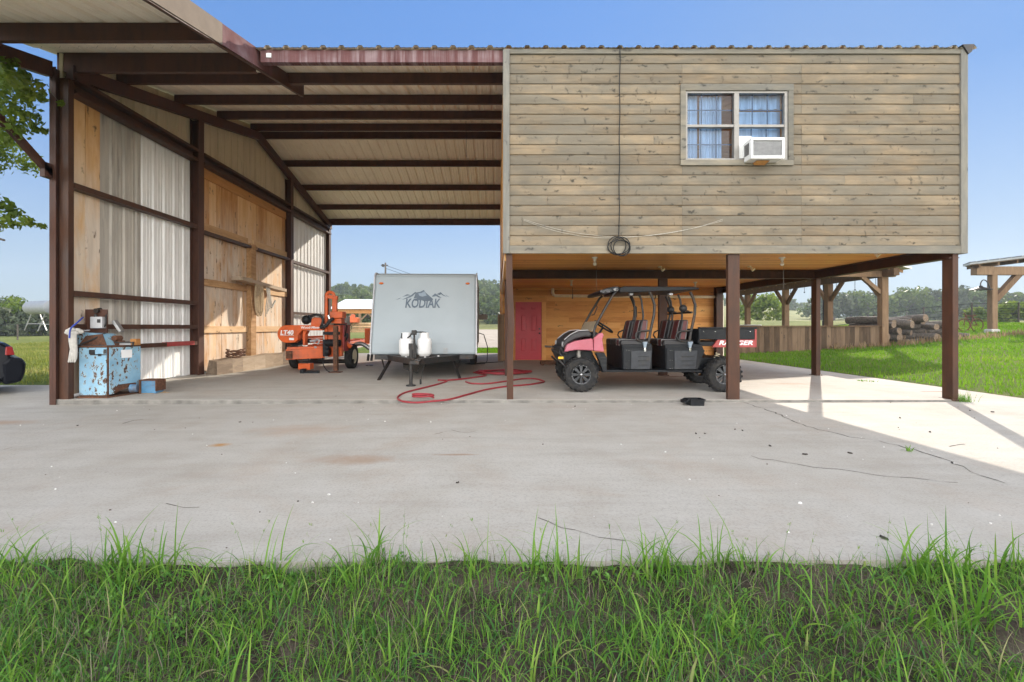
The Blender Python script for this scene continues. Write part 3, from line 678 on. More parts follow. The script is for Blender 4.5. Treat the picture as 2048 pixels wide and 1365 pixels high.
for a, c in ((fx0+.03, mid-.04), (mid+.04, fx1-.05)):
    for i in (1, 2): x = a+(c-a)*i/3; mb.box(x-.008, x+.008, Y0+.027, Y0+.035, zm+.02, fz1-.03); mb.box(x-.008, x+.008, Y0+.057, Y0+.065, fz0+.02, zm-.02)
    for q0, q1, yy in ((zm+.02, fz1-.03, .0265), (fz0+.025, zm-.02, .0565)): z = (q0+q1)/2; mb.box(a, c, Y0+yy, Y0+yy+.009, z-.008, z+.008)
mb.build('glazing_bars', MT['slate'], win)
mb = MB()
for a, c in ((fx0+.03, mid-.04), (mid+.04, fx1-.05)):
    mb.quad((a, Y0+.02, zm), (c, Y0+.02, zm), (c, Y0+.02, fz1-.03), (a, Y0+.02, fz1-.03)); 
    mb.quad((a, Y0+.05, fz0), (c, Y0+.05, fz0), (c, Y0+.05, zm), (a, Y0+.05, zm))
mb.build('pane', MT['glass'], win, fix=False)
def drape(name, x0, x1, z0, z1, y, amp, nf, label=None):
    mb = MB(); n = 90; pr = None
    for i in range(n+1):
        u = i/n; x = x0+(x1-x0)*u; yy = y+amp*math.sin(u*nf*6.283+1.3*math.sin(u*9))+amp*.4*math.sin(u*nf*15)
        cur = (Vector((x, yy, z0)), Vector((x, yy, z1)))
        if pr: mb.quad(pr[0], cur[0], cur[1], pr[1])
        pr = cur
    o = mb.build(name, MT['curtain'], win, smooth=80, fix=False)
drape('curtain', fx0, fx0+.26, fz0, fz1, Y0+.13, .012, 4); drape('curtain', fx0+.29, mid-.17, fz0, fz1-.02, Y0+.12, .014, 6)
drape('curtain', mid+.02, fx1-.02, fz0, zm+.3, Y0+.14, .006, 3); drape('curtain', mid+.02, fx1-.02, zm+.34, fz1, Y0+.135, .012, 5)
mb = MB(); mb.box(mid+.042, mid+.26, Y0+.0, Y0+.012, fz0+.025, fz0+.4); mb.build('filler_panel', MT['white_paint'], win)
# soffit, beams, posts under the loft
mb = MB(); y = Y0+.06
while y < 15.5: mb.box(XL+.06, XR_-.13, y, min(y+.125, 15.5), 2.53, 2.55); y += .128
mb.build('soffit', MT['cedar'], barn)
def ibeam_x(mb, x0, x1, y, z0, z1, w=.15): mb.box(x0, x1, y-w/2, y+w/2, z0, z0+.012); mb.box(x0, x1, y-.006, y+.006, z0+.0125, z1-.0125); mb.box(x0, x1, y-w/2, y+w/2, z1-.012, z1)
def ibeam_y(mb, x, y0, y1, z0, z1, w=.15): mb.box(x-w/2, x+w/2, y0, y1, z0, z0+.012); mb.box(x-.006, x+.006, y0, y1, z0+.0125, z1-.0125); mb.box(x-w/2, x+w/2, y0, y1, z1-.012, z1)
for x0, x1 in ((.29, 7.43),):
    mb = MB(); ibeam_x(mb, x0, x1, 10.68, 2.33, 2.525); mb.build('floor_beam', MT['steel_post'], barn)
for y0, y1 in ((7.5, 11.4), (11.402, 15.4)):
    mb = MB(); ibeam_y(mb, 7.52, y0, y1, 2.331, 2.526, .17); mb.build('floor_beam', MT['steel_post'], barn)
mb = MB(); mb.box(XL+.02, XL+.1, 7.6, 15.4, 2.3, 2.53); mb.build('edge_board', MT['cedar'], barn)
def ipost(x, y, w, d, z0, z1, name='post'):
    mb = MB(); mb.box(x-w/2, x+w/2, y-d/2, y-d/2+.014, z0, z1); mb.box(x-w/2, x+w/2, y+d/2-.014, y+d/2, z0, z1); mb.box(x-.007, x+.007, y-d/2+.0145, y+d/2-.0145, z0, z1)
    return mb.build(name, MT['steel_post'], barn)
def xpost(x, y, w, d, z0, z1):
    "flanges facing left and right, recessed web towards the front"
    mb = MB(); mb.box(x-w/2, x-w/2+.03, y-d/2, y+d/2, z0, z1); mb.box(x+w/2-.03, x+w/2, y-d/2, y+d/2, z0, z1); mb.box(x-w/2+.0305, x+w/2-.0305, y-d/2+.02, y-d/2+.034, z0, z1)
    return mb.build('post', MT['steel_post'], barn)
def rpost(x, y, w, d, z0, z1):
    mb = MB(); mb.box(x-w/2, x-w/2+.014, y-d/2, y+d/2, z0, z1); mb.box(x+w/2-.09, x+w/2, y-d/2, y-d/2+.02, z0, z1); mb.box(x+w/2-.014, x+w/2, y-d/2+.0205, y+d/2, z0, z1); mb.box(x-w/2+.0145, x+w/2-.0145, y-.03, y-.016, z0, z1)
    return mb.build('post', MT['steel_post'], barn)
def bpost(x, y, w, d, z0, z1):
    mb = MB(); mb.box(x-w/2, x+w/2, y-d/2, y+d/2, z0, z1); p = mb.build('post', MT['steel_post'], barn, bevel=.006)
    mb = MB(); mb.box(x-w/2-.03, x+w/2+.03, y-d/2-.02, y+d/2+.03, z0-.01, z0+.012)
    for sx in (-1, 1): mb.cyl((x+sx*(w/2+.018), y-d/2-.005, z0+.012), (x+sx*(w/2+.018), y-d/2-.005, z0+.03), .009, n=8)
    mb.build('base_plate', MT['steel_post'], p)
bpost(3.888, 7.535, .195, .075, -.03, 2.4); bpost(7.53, 7.58, .095, .185, -.005, 2.4); bpost(7.5, 10.74, .1, .18, .055, 2.33)
bpost(3.866, 10.68, .2, .1, .055, 2.328); ipost(.22, 10.68, .12, .16, .055, 2.53); ipost(7.41, 15.3, .22, .2, .06, 2.53)
mb = MB(); pp = [(.2, 7.56, -.08), (.2, 7.56, .8), (.213, 7.555, 1.1), (.224, 7.555, 1.25), (.21, 7.56, 1.5), (.185, 7.56, 2.0), (.185, 7.56, 2.4)]
for a, c in zip(pp, pp[1:]):
    mb.hexa([(a[0]-.052, a[1]-.06, a[2]), (a[0]+.052, a[1]-.06, a[2]), (a[0]+.052, a[1]+.06, a[2]), (a[0]-.052, a[1]+.06, a[2])], [(c[0]-.052, c[1]-.06, c[2]), (c[0]+.052, c[1]-.06, c[2]), (c[0]+.052, c[1]+.06, c[2]), (c[0]-.052, c[1]+.06, c[2])])
o = mb.build('post', MT['steel_post'], barn); o['label'] = 'thin bent brown post at the left corner of the loft'
# back room: cedar wall, red door, drain pipe
BY_ = 15.5; dx0, dx1, dz1 = PX(1031, 15.44), PX(1083.5, 15.44), 2.045
mb = MB(); z = .06; rr = random.Random(3)
while z < 2.53:
    z2 = min(z+.182, 2.53)
    cuts = sorted([.15, 7.6]+[rr.uniform(1.6, 7) for _ in range(2)])
    for a, c in zip(cuts, cuts[1:]):
        for p, q in (((a, c),) if z > dz1 else ((a, min(c, dx0-.005)), (max(a, dx1+.005), c))):
            if q-p > .01: mb.box(p+.001, q-.001, BY_, BY_+.02, z+.002, z2-.002)
    z += .184
mb.build('back_wall', MT['cedar_wall'], barn)
mb = MB(); mb.box(.15, 7.6, BY_+.025, BY_+.12, .06, 2.55); mb.box(.15, .25, BY_+.121, YB-.11, .06, 2.55); mb.box(7.5, 7.6, BY_+.121, YB-.11, .06, 2.55); mb.build('room_wall', MT['cedar_wall'], barn)
mb = MB(); mb.box(dx0-.16, dx1+.18, BY_-.03, BY_-.001, dz1+.002, dz1+.16); mb.box(dx0-.1, dx0-.012, BY_-.03, BY_-.001, .06, dz1); mb.box(dx1+.012, dx1+.15, BY_-.03, BY_-.001, .06, dz1); mb.build('door_casing', MT['cedar_wall'], barn, bevel=.004)
dr = MB(); dr.box(dx0, dx1, BY_-.012, BY_+.02, .075, dz1-.004); dw = dx1-dx0; dh = dz1-.075
door = dr.build('door', MT['red_door'], barn)
mb = MB()
for (u0, u1) in ((.17, .43), (.57, .83)):
    for (v0, v1) in ((.85, .94), (.48, .79), (.13, .39)):
        x0, x1, z0, z1 = dx0+dw*u0, dx0+dw*u1, .075+dh*v0, .075+dh*v1
        for a in ((x0, x1, z0, z0+.018), (x0, x1, z1-.018, z1), (x0, x0+.018, z0+.0185, z1-.0185), (x1-.018, x1, z0+.0185, z1-.0185)): mb.box(a[0], a[1], BY_-.032, BY_-.0125, a[2], a[3])
        mb.hexa([(x0+.045, BY_-.0125, z0+.045), (x1-.045, BY_-.0125, z0+.045), (x1-.045, BY_-.0125, z1-.045), (x0+.045, BY_-.0125, z1-.045)], [(x0+.065, BY_-.024, z0+.065), (x1-.065, BY_-.024, z0+.065), (x1-.065, BY_-.024, z1-.065), (x0+.065, BY_-.024, z1-.065)])
mb.build('door_panels', MT['red_door'], door)
mb = MB(); mb.cyl((dx1-.07, BY_-.013, .98), (dx1-.07, BY_-.05, .98), .014, n=10); mb.sphere((dx1-.07, BY_-.065, .98), .032); mb.build('door_knob', MT['dark_metal'], door, smooth=40)
mb = MB(); mb.cyl((dx1-.07, BY_-.013, 1.13), (dx1-.07, BY_-.04, 1.13), .03, n=14); mb.build('deadbolt', MT['dark_metal'], door, smooth=40)
mb = MB(); py = BY_-.09
z1 = PZ(592, py); z0 = PZ(578, py)
mb.tube([(PX(1105.5, py), py, 2.5), (PX(1105.5, py), py, z1+.1), (PX(1107, py), py, z1+.04), (PX(1111, py), py, z1), (PX(1250, py), py, z1-.02), (PX(1431, py), py, z1-.04), (PX(1439, py), py, z1-.07), (PX(1444, py), py, z1-.16), (PX(1445, py), py, .1)], .05, 10); pipe = mb.build('drain_pipe', MT['pvc'], barn, smooth=50)
for px in (1145, 1310, 1430): mb = MB(); x = PX(px, py); mb.box(x-.012, x+.012, py-.055, py+.055, z1-.1, z1+.06); mb.box(x-.006, x+.006, py-.006, py+.006, z1+.061, 2.53); mb.build('pipe_hanger', MT['dark_metal'], pipe)
mb = MB(); x = PX(1066, BY_); z = PZ(571, BY_); mb.box(x-.17, x+.17, BY_-.008, BY_-.001, z-.03, z+.03); mb.build('wall_vent', MT['dark_metal'], barn)
# ---------------------------------------------------------------- things on and in the barn
def bulb(name, x, y, z, label, chain=0):
    t = thing(name, label, 'light', (x, y, z), group='bare bulbs under the loft')
    mb = MB(); mb.lathe([(.06, 0), (.058, -.02), (.03, -.03), (.028, -.075)], (x, y, z), (0, 0, 1), 16); mb.build('lamp_base', MT['bulb'], t, smooth=40)
    mb = MB(); mb.lathe([(.014, -.075), (.02, -.09), (.034, -.115), (.036, -.135), (.028, -.155), (.0, -.165)], (x, y, z), (0, 0, 1), 14); mb.build('bulb', MT['bulb'], t, smooth=60)
    if chain: mb = MB(); mb.tube([(x+.03, y, z-.06), (x+.032, y, z-chain)], .0025, 5); mb.build('pull_chain', MT['alu'], t)
bulb('ceiling_light', 1.85, 8.7, 2.529, 'bare bulb under the loft just above the front of the buggy roof', .75)
bulb('ceiling_light', 2.1, 13.0, 2.529, 'small far bulb above the cream drain pipe near the red door')
bulb('ceiling_light', 5.43, 8.7, 2.529, 'bare bulb under the loft right of the front middle post', .6)
bulb('ceiling_light', 5.85, 13.5, 2.529, 'small far bulb above the back end of the buggy roof')
for x, y, lab in ((3.55, 9.98, 'small cream sensor lamp on the beam above the buggy'), (5.5, 9.95, 'small cream sensor lamp on the beam right of the middle post'), (6.55, 7.95, 'small cream sensor lamp on the right floor beam')):
    t = thing('sensor_lamp', lab, 'light', (x, y, 2.529)); mb = MB(); mb.cyl((x, y, 2.529), (x, y, 2.5), .04); mb.build('mount', MT['pvc'], t, smooth=40)
    mb = MB(); mb.lathe([(.02, 0), (.035, .03), (.045, .08)], (x+.02, y-.02, 2.49), (.5, -.5, -.7), 12); mb.build('lamp_head', MT['pvc'], t, smooth=40)
# window air conditioner
acx0, acx1 = PX(1502, 7.22), PX(1569, 7.22); az0, az1 = 3.875, 4.2
t = thing('air_conditioner', 'white window air conditioner jutting out of the loft window', 'air conditioner', ((acx0+acx1)/2, 7.3, az0))
mb = MB(); mb.box(acx0, acx1, 7.25, Y0-.052, az0, az1); mb.box(acx0+.004, acx1-.004, Y0-.0515, Y0+.2, fz0+.03, az1-.004); mb.build('case', MT['white_paint'], t, bevel=.01)
mb = MB()
for a in ((acx0, acx1, az1-.04, az1+.006), (acx0, acx1, az0-.006, az0+.04), (acx0-.004, acx0+.035, az0+.041, az1-.041), (acx1-.035, acx1+.004, az0+.041, az1-.041)): mb.box(a[0], a[1], 7.215, 7.248, a[2], a[3])
mb.build('front_frame', MT['white_paint'], t, bevel=.004)
mb = MB(); n = 34
for i in range(n): x = acx0+.04+(acx1-acx0-.08)*i/(n-1); mb.box(x-.002, x+.002, 7.232, 7.247, az0+.042, az1-.042)
for i in range(12): z = az0+.05+(az1-az0-.1)*i/11; mb.box(acx0+.037, acx1-.037, 7.236, 7.244, z-.0015, z+.0015)
mb.build('grille', MT['grey_metal'], t)
mb = MB()
for i in range(4): y = 7.28+i*.035; mb.box(acx0-.006, acx0-.001, y, y+.018, az0+.08, az1-.06)
mb.build('side_vents', MT['dark_metal'], t)
mb = MB(); mb.hexa([(acx0+.14, 7.3, az0-.008), (acx1-.18, 7.3, az0-.008), (acx1-.18, 7.42, az0-.008), (acx0+.14, 7.42, az0-.008)][::-1], [(acx0+.16, 7.4, az0-.04), (acx1-.2, 7.4, az0-.04), (acx1-.2, 7.425, az0-.04), (acx0+.16, 7.425, az0-.04)]); o = mb.build('support_bracket', MT['plank_orange'], t)
# cable hanging on the siding, coil at its end
X = lambda px: PX(px, Y0-.06); Z = lambda py: PZ(py, Y0-.06); yc = Y0-.055
mb = MB(); pts = [(X(1240), yc, ZT+.03)]+[(X(1240)-.008*i/8+.006*math.sin(i*1.7), yc, ZT-(ZT-Z(474))*i/14) for i in range(1, 15)]
for k, (cx, cz, a, bq, ph) in enumerate(((1232, 492, .14, .17, 1.6), (1239, 493, .15, .17, 1.5), (1235, 495, .17, .13, 1.9), (1241, 497, .13, .15, 1.4))):
    pts += [(X(cx)+a*math.cos(ph+i*6.28/16)+.03*(i/16), yc-.008*k-.004, Z(cz)+bq*math.sin(ph+i*6.28/16)-.02*math.cos(i*.4)) for i in range(17)]
mb.tube(pts, .008, 6); tag(mb.build('cable', MT['cable'], smooth=60), 'black cable hanging down the weathered siding and ending in a loose coil', 'cable')
mb = MB(); pts = [(X(1048+i*21), Y0-.034, PZ(440+35*(1-((i-9.5)/9.5)**2), Y0)-.0) for i in range(20)]
for s_ in (0, .04): mb.tube([(p[0], p[1], p[2]-s_*(.4+.6*math.sin(i*.35))) for i, p in enumerate(pts)], .0028, 5)
tag(mb.build('sagging_cord', MT['sag'], smooth=60), 'faded pale cord sagging in an arc across the lower left siding', 'cord')
# small loop hanging from the roof
mb = MB(); x = PX(932, 12.5); mb.tube([(x, 12.5, zr(12.5)-.1), (x+.01, 12.5, 6.3), (x, 12.5, 6.05), (x+.012, 12.5, 5.85)], .006, 5); tag(mb.build('hanging_wire', MT['cable']), 'thin wire hanging straight down from the tan roof', 'wire')
# ================================================================ THE BUGGY (side on, nose to the left)
utv = thing('utility_buggy', 'faded red and black six seat utility buggy parked under the loft', 'utility vehicle', (2.8, 8.9, 0.02))
YN, YFAR = 8.22, 9.58
def UX(zx): return .036+zx/445.6
def UZ(zy): return 2.677-zy/445.6
def U(zx, zy): return (UX(zx), UZ(zy))
YM = (YN+YFAR)/2
MT['rim_metal'] = plain('rim_metal', (.05, .052, .056), .35, .4, .15, 12)
def wheel(parent, c, r, wd, side, rim=True, name='wheel', knobs=True, tyre='rubber', spokes=8):
    "side -1: outer face towards the camera"
    c = Vector(c); ax = Vector((0, 1, 0))
    hb = MB(); hb.lathe([(r*.12, -wd*.42), (r*.15, -wd*.36), (r*.15, wd*.36), (r*.12, wd*.42)], c, ax, 14)
    h = hb.build(name, MT['dark_metal'], parent, smooth=40)
    tb = MB(); w2 = wd/2; ri = r*.56
    tb.lathe([(ri, -w2*.8), (r*.66, -w2*.95), (r*.82, -w2), (r*.93, -w2*.88), (r*.97, -w2*.6), (r*.975, 0), (r*.97, w2*.6), (r*.93, w2*.88), (r*.82, w2), (r*.66, w2*.95), (ri, w2*.8), (ri*.96, 0)], c, ax, 40, loop=True)
    if knobs:
        n = 22
        for i in range(n):
            for s_ in (-1, 1):
                a = 2*math.pi*(i+(.5 if s_ > 0 else 0))/n; rot = Matrix.Rotation(-a, 3, 'Y')
                for (y0, y1, r0, r1, tw) in ((.12, .98, .95, 1.0, .055),):
                    p = c+rot@Vector((0, 0, r*.975)); bw = r*tw
                    tb.box(p.x-bw, p.x+bw, min(s_*w2*y0, s_*w2*y1)+c.y, max(s_*w2*y0, s_*w2*y1)+c.y, p.z-r*.03, p.z+r*.03, rot@Matrix.Rotation(.35*s_, 3, 'Z'), (p.x, c.y+s_*w2*.55, p.z))
                p = c+rot@Vector((0, s_*w2*.96, r*.85)); tb.box(p.x-r*.05, p.x+r*.05, p.y-w2*.06, p.y+w2*.06, p.z-r*.07, p.z+r*.07, rot)
    tb.build('tyre', MT[tyre], h, smooth=35)
    rb = MB(); f = -w2*.78 if side < 0 else w2*.78
    rb.lathe([(ri, -w2*.8), (ri*1.0, -w2*.9), (ri*.9, -w2*.86), (ri*.84, -w2*.5), (ri*.84, w2*.5), (ri*.9, w2*.86), (ri, w2*.9), (ri, w2*.8), (ri*.99, 0)], c, ax, 32, loop=True)
    for i in range(spokes):
        a = 2*math.pi*i/spokes; rot = Matrix.Rotation(-a, 3, 'Y'); d = rot@Vector((0, 0, 1)); e = rot@Vector((1, 0, 0)); y = Vector((0, f, 0)); y2 = Vector((0, f*.55, 0))
        a0, a1 = r*.1, ri*.9; b0, b1 = r*.045, ri*.17
        rb.hexa([c+y2+d*a0-e*b0, c+y2+d*a0+e*b0, c+y2+d*a1+e*b1, c+y2+d*a1-e*b1], [c+y+d*a0-e*b0, c+y+d*a0+e*b0, c+y*.95+d*a1+e*b1, c+y*.95+d*a1-e*b1])
    rb.build('rim', MT['rim_metal'] if rim == True else MT[rim], h, smooth=35)
    if rim == True:
        bb = MB()
        for i in range(16):
            a = 2*math.pi*(i+.5)/16; p = c+Vector((math.sin(a)*ri*.95, -w2*.86 if side < 0 else w2*.86, math.cos(a)*ri*.95)); bb.sphere(p, r*.028, 6)
        bb.sphere(c+Vector((0, f*1.03, 0)), r*.07, 8)
        bb.build('rim_bolts', MT['chrome'], h)
    return h
zc_ = .335
for x, y, s_ in ((1.505, YN+.1, -1), (4.1, YN+.1, -1), (1.52, YFAR-.1, 1), (4.17, YFAR-.1, 1)): wheel(utv, (x, y, zc_ if y < 9 else .345), .315, .24, s_)
# hood, side fenders, front
def panel(name, pts, y0, y1, mat, bevel=.012, parent=utv): 
    mb = MB(); mb.prism([U(*p) for p in pts], 'y', y0, y1); return mb.build(name, MT[mat], parent, bevel=bevel)
mb = MB(); prof = [(515, 800), (525, 775), (580, 725), (650, 695), (730, 688), (752, 712), (748, 745), (700, 742), (620, 758), (555, 795), (525, 840)]
mb.prism([U(*p) for p in prof], 'y', YN+.12, YFAR-.12); hood = mb.build('hood', MT['seat'], utv, bevel=.03)
mb = MB(); 
for yy in (YN+.2, YFAR-.24):
    for a, c in zip([(530, 762), (582, 719), (640, 689), (728, 682)], [(582, 719), (640, 689), (728, 682), (728, 682)][:3]): mb.bar((UX(a[0]), yy, UZ(a[1])-.004), (UX(c[0]), yy, UZ(c[1])-.004), .035, .012)
mb.build('hood_stripe', MT['silver'], hood)
for y0, y1 in ((YN+.02, YN+.14), (YFAR-.14, YFAR-.02)):
    panel('front_fender', [(520, 862), (540, 803), (600, 775), (680, 760), (750, 752), (755, 852), (700, 848), (610, 846), (560, 855)], y0, y1, 'red_body', .02)
    panel('cowl_panel', [(757, 855), (756, 750), (800, 712), (832, 706), (838, 730), (828, 760), (842, 862)], y0, y1, 'red_body', .02)
    panel('rocker_panel', [(770, 866), (842, 866), (862, 905), (862, 1022), (832, 1022), (800, 930)], y0, y1, 'black', .01)
    mb = MB()
    for zy in (905, 935, 968): mb.box(UX(812), UX(860), y0-.006, y0-.0005, UZ(zy)-.006, UZ(zy)+.006)
    mb.build('rocker_ribs', MT['dark_metal'], utv)
mb = MB(); mb.prism([U(*p) for p in [(492, 835), (515, 815), (545, 868), (545, 985), (510, 940), (492, 905)]], 'y', YN+.16, YFAR-.16); mb.build('front_bumper', MT['black'], utv, bevel=.02)
mb = MB()
for yy in (YN+.1, YFAR-.1): mb.tube([(UX(505), yy, UZ(905)), (UX(485), yy, UZ(870)), (UX(492), yy, UZ(830)), (UX(515), yy, UZ(870)), (UX(545), yy, UZ(875))], .018, 8); mb.tube([(UX(480), yy, UZ(930)), (UX(535), yy, UZ(985))], .02, 8)
mb.tube([(UX(485), YN+.1, UZ(870)), (UX(485), YFAR-.1, UZ(870))], .02, 8); mb.build('brush_guard', MT['dark_metal'], utv, smooth=50)
mb = MB(); mb.box(UX(474), UX(516), YN+.08, YN+.1, UZ(920), UZ(901)); mb.build('side_reflector', MT['yellow_lens'], utv)
for yy in (YN+.2, YFAR-.2): mb = MB(); mb.sphere((UX(520), yy, UZ(805)), .06, 12, (.5, 1, 1)); mb.build('headlight', MT['silver'], utv, smooth=60)
mb = MB(); mb.prism([U(*p) for p in [(545, 870), (610, 852), (750, 856), (800, 940), (840, 1025), (800, 1025), (760, 940), (700, 905), (600, 905), (540, 960)]], 'y', YN+.22, YFAR-.22); mb.build('wheel_arch', MT['black'], utv)
for yy in (YN+.14, YFAR-.14):
    mb = MB(); n = 80; mb.tube([(UX(645)+.033*math.cos(i*.55), yy+.033*math.sin(i*.55), UZ(925)+i/n*.17) for i in range(n)], .006, 5); mb.tube([(UX(645), yy, UZ(930)), (UX(645), yy, UZ(848))], .016, 8); mb.build('coil_spring', MT['cloth'], utv, smooth=50)
for yy in (YN+.3, YFAR-.3):
    mb = MB(); n = 70; mb.tube([(4.02+.04*math.cos(i*.6)+.1*i/n, yy+.04*math.sin(i*.6), .42+i/n*.3) for i in range(n)], .008, 5); mb.build('coil_spring', MT['pvc'], utv, smooth=50)
mb = MB(); mb.box(UX(830), UX(1640), YN+.06, YFAR-.06, UZ(1026), UZ(1010)); mb.box(1.3, 1.75, YN+.28, YFAR-.28, .28, .5); mb.box(3.7, 4.5, YN+.3, YFAR-.3, .33, .62)
for x in (1.5, 4.1): mb.cyl((x, YN+.1, zc_), (x, YFAR-.1, zc_+.01), .022)
for x in (1.38, 1.62, 3.98, 4.22):
    for ya, yb in ((YN+.16, YN+.5), (YFAR-.16, YFAR-.5)): mb.cyl((x, ya, .33), (x, yb, .42), .018)
mb.build('floor_pan', MT['black'], utv, bevel=.006)
# seat boxes and seats
def row(x0, x1, xs0, xs1, xb0, xb1, slant):
    mb = MB(); mb.prism([U(x0, 800), U(x1, 800)]+([U(x1+20, 850), U(x1-40, 1010)] if slant else [U(x1, 1010)])+[U(x0+5, 1010)], 'y', YN+.07, YFAR-.07); bx_ = mb.build('seat_box', MT['black'], utv, bevel=.02)
    pl = [U(x0+6, 830), U(x1-10, 826), U(x1+18, 850), U(x1-40, 1006), U(x0+6, 1006)] if slant else [U(x0+6, 830), U(x1-4, 826), U(x1-10, 1000), U(x0+6, 1006)]
    mb = MB(); mb.prism(pl, 'y', YN+.035, YN+.068); pn = mb.build('box_panel', MT['black'], bx_, bevel=.012)
    mb = MB(); xa = x0+68; xe = x1-25 if not slant else x1-60; mb.prism([U(xa, 852), U(xe+15, 850), U(xe, 1000), U(xa, 1002)], 'y', YN+.02, YN+.0345); mb.build('box_door', MT['door_panel'], bx_, bevel=.01)
    mb = MB()
    for zy in (898, 932, 966): mb.box(UX(xa+58), UX(xe-12), YN+.008, YN+.0195, UZ(zy)-.005, UZ(zy)+.005)
    mb.build('vent_ribs', MT['cable'], bx_)
    mb = MB()
    for zx in (x0+34, x0+52):
        for zy in (850, 930, 995): mb.sphere((UX(zx), YN+.034, UZ(zy)), .007, 6)
    mb.build('box_bolts', MT['chrome'], bx_)
    mb = MB(); mb.box(UX(xs0), UX(xs1), YN+.09, YFAR-.09, UZ(818), UZ(766)); cu = mb.build('seat_cushion', MT['seat'], utv, bevel=.035)
    mb = MB()
    for yy in (YN+.25, YN+.9): mb.box(UX(xs0)-.003, UX(xs1-50), yy, yy+.16, UZ(818), UZ(764)+.002)
    mb.build('cushion_stripe', MT['maroon'], cu, bevel=.02)
    mb = MB()
    for yy in (YN+.22, YN+.42, YN+.87, YN+1.07): mb.box(UX(xs0)-.004, UX(xs1-50), yy, yy+.014, UZ(817), UZ(763)+.003)
    mb.build('cushion_piping', MT['piping'], cu, bevel=.01)
    for k in range(2):
        ya = YN+.1+k*.6; yb = ya+.55
        b = [(UX(xb0+12), ya, UZ(768)), (UX(xb0+85), ya, UZ(768)), (UX(xb0+85), yb, UZ(768)), (UX(xb0+12), yb, UZ(768))]
        t = [(UX(xb0+50), ya+.02, UZ(600)), (UX(xb0+105), ya+.02, UZ(600)), (UX(xb0+105), yb-.02, UZ(600)), (UX(xb0+50), yb-.02, UZ(600))]
        mb = MB(); mb.hexa(b, t); sb = mb.build('seat_back', MT['seat'], utv, bevel=.035)
        def lerp(u, v, dx, y): p = Vector(b[0]).lerp(Vector(t[0]), v); return Vector((p.x+dx, y, p.z))
        mb = MB(); y0 = ya+.16; mb.hexa([lerp(0, .04, -.008, y0), lerp(0, .04, .03, y0), lerp(0, .04, .03, y0+.22), lerp(0, .04, -.008, y0+.22)], [lerp(0, .97, -.008, y0), lerp(0, .97, .03, y0), lerp(0, .97, .03, y0+.22), lerp(0, .97, -.008, y0+.22)]); mb.build('back_stripe', MT['maroon'], sb, bevel=.006)
        mb = MB()
        for y0 in (ya+.125, ya+.385): mb.hexa([lerp(0, .04, -.009, y0), lerp(0, .04, .03, y0), lerp(0, .04, .03, y0+.014), lerp(0, .04, -.009, y0+.014)], [lerp(0, .97, -.009, y0), lerp(0, .97, .03, y0), lerp(0, .97, .03, y0+.014), lerp(0, .97, -.009, y0+.014)])
        mb.build('back_piping', MT['piping'], sb, bevel=.004)
        # side face of near seat: maroon band
        if k == 0:
            mb = MB(); f = lambda u, v: Vector((UX(xb0+12+(38)*v+u*(73-18*v)), ya-.004+.02*v, UZ(768-168*v)))
            mb.hexa([f(.22, .05), f(.72, .05), f(.72, .95), f(.22, .95)], [p+Vector((0, .03, 0)) for p in (f(.22, .05), f(.72, .05), f(.72, .95), f(.22, .95))]); mb.build('back_stripe', MT['maroon'], sb)
            mb = MB()
            mb.hexa([f(.76, .05), f(.83, .05), f(.83, .95), f(.76, .95)], [p+Vector((0, .03, 0)) for p in (f(.76, .05), f(.83, .05), f(.83, .95), f(.76, .95))])
            mb.build('back_piping', MT['piping'], sb)
    for yy in (YN+.06, YFAR-.1):
        mb = MB(); mb.tube([(UX(xb0+115), yy, UZ(690)), (UX(xb0+30), yy, UZ(692)), (UX(xb0-5), yy, UZ(708)), (UX(xb0-14), yy, UZ(735)), (UX(xb0+6), yy, UZ(765)), (UX(xb0+35), yy, UZ(775)), (UX(xb0+100), yy, UZ(778))], .016, 8); mb.build('arm_rest', MT['dark_metal'], utv, smooth=50)
    mb = MB(); mb.hexa([(UX(xs1-50), YN+.02, UZ(845)), (UX(xs1-42), YN+.02, UZ(845)), (UX(xs1-42), YN+.06, UZ(845)), (UX(xs1-50), YN+.06, UZ(845))], [(UX(xs1-58), YN+.03, UZ(780)), (UX(xs1-22), YN+.03, UZ(780)), (UX(xs1-22), YN+.1, UZ(775)), (UX(xs1-58), YN+.1, UZ(775))]); mb.build('seat_belt', MT['slate2'], utv)
    mb = MB(); mb.box(UX(xs1-54), UX(xs1-38), YN+.012, YN+.03, UZ(858), UZ(825)); mb.build('belt_buckle', MT['chrome'], utv, bevel=.003)
row(990, 1236, 985, 1215, 1110, 1220, False); row(1340, 1640, 1335, 1580, 1440, 1570, True)
mb = MB(); mb.prism([U(*p) for p in [(1560, 800), (1600, 800), (1625, 845), (1560, 850)]], 'y', YN+.06, YN+.1); mb.build('hoop_foot', MT['black'], utv, bevel=.008)
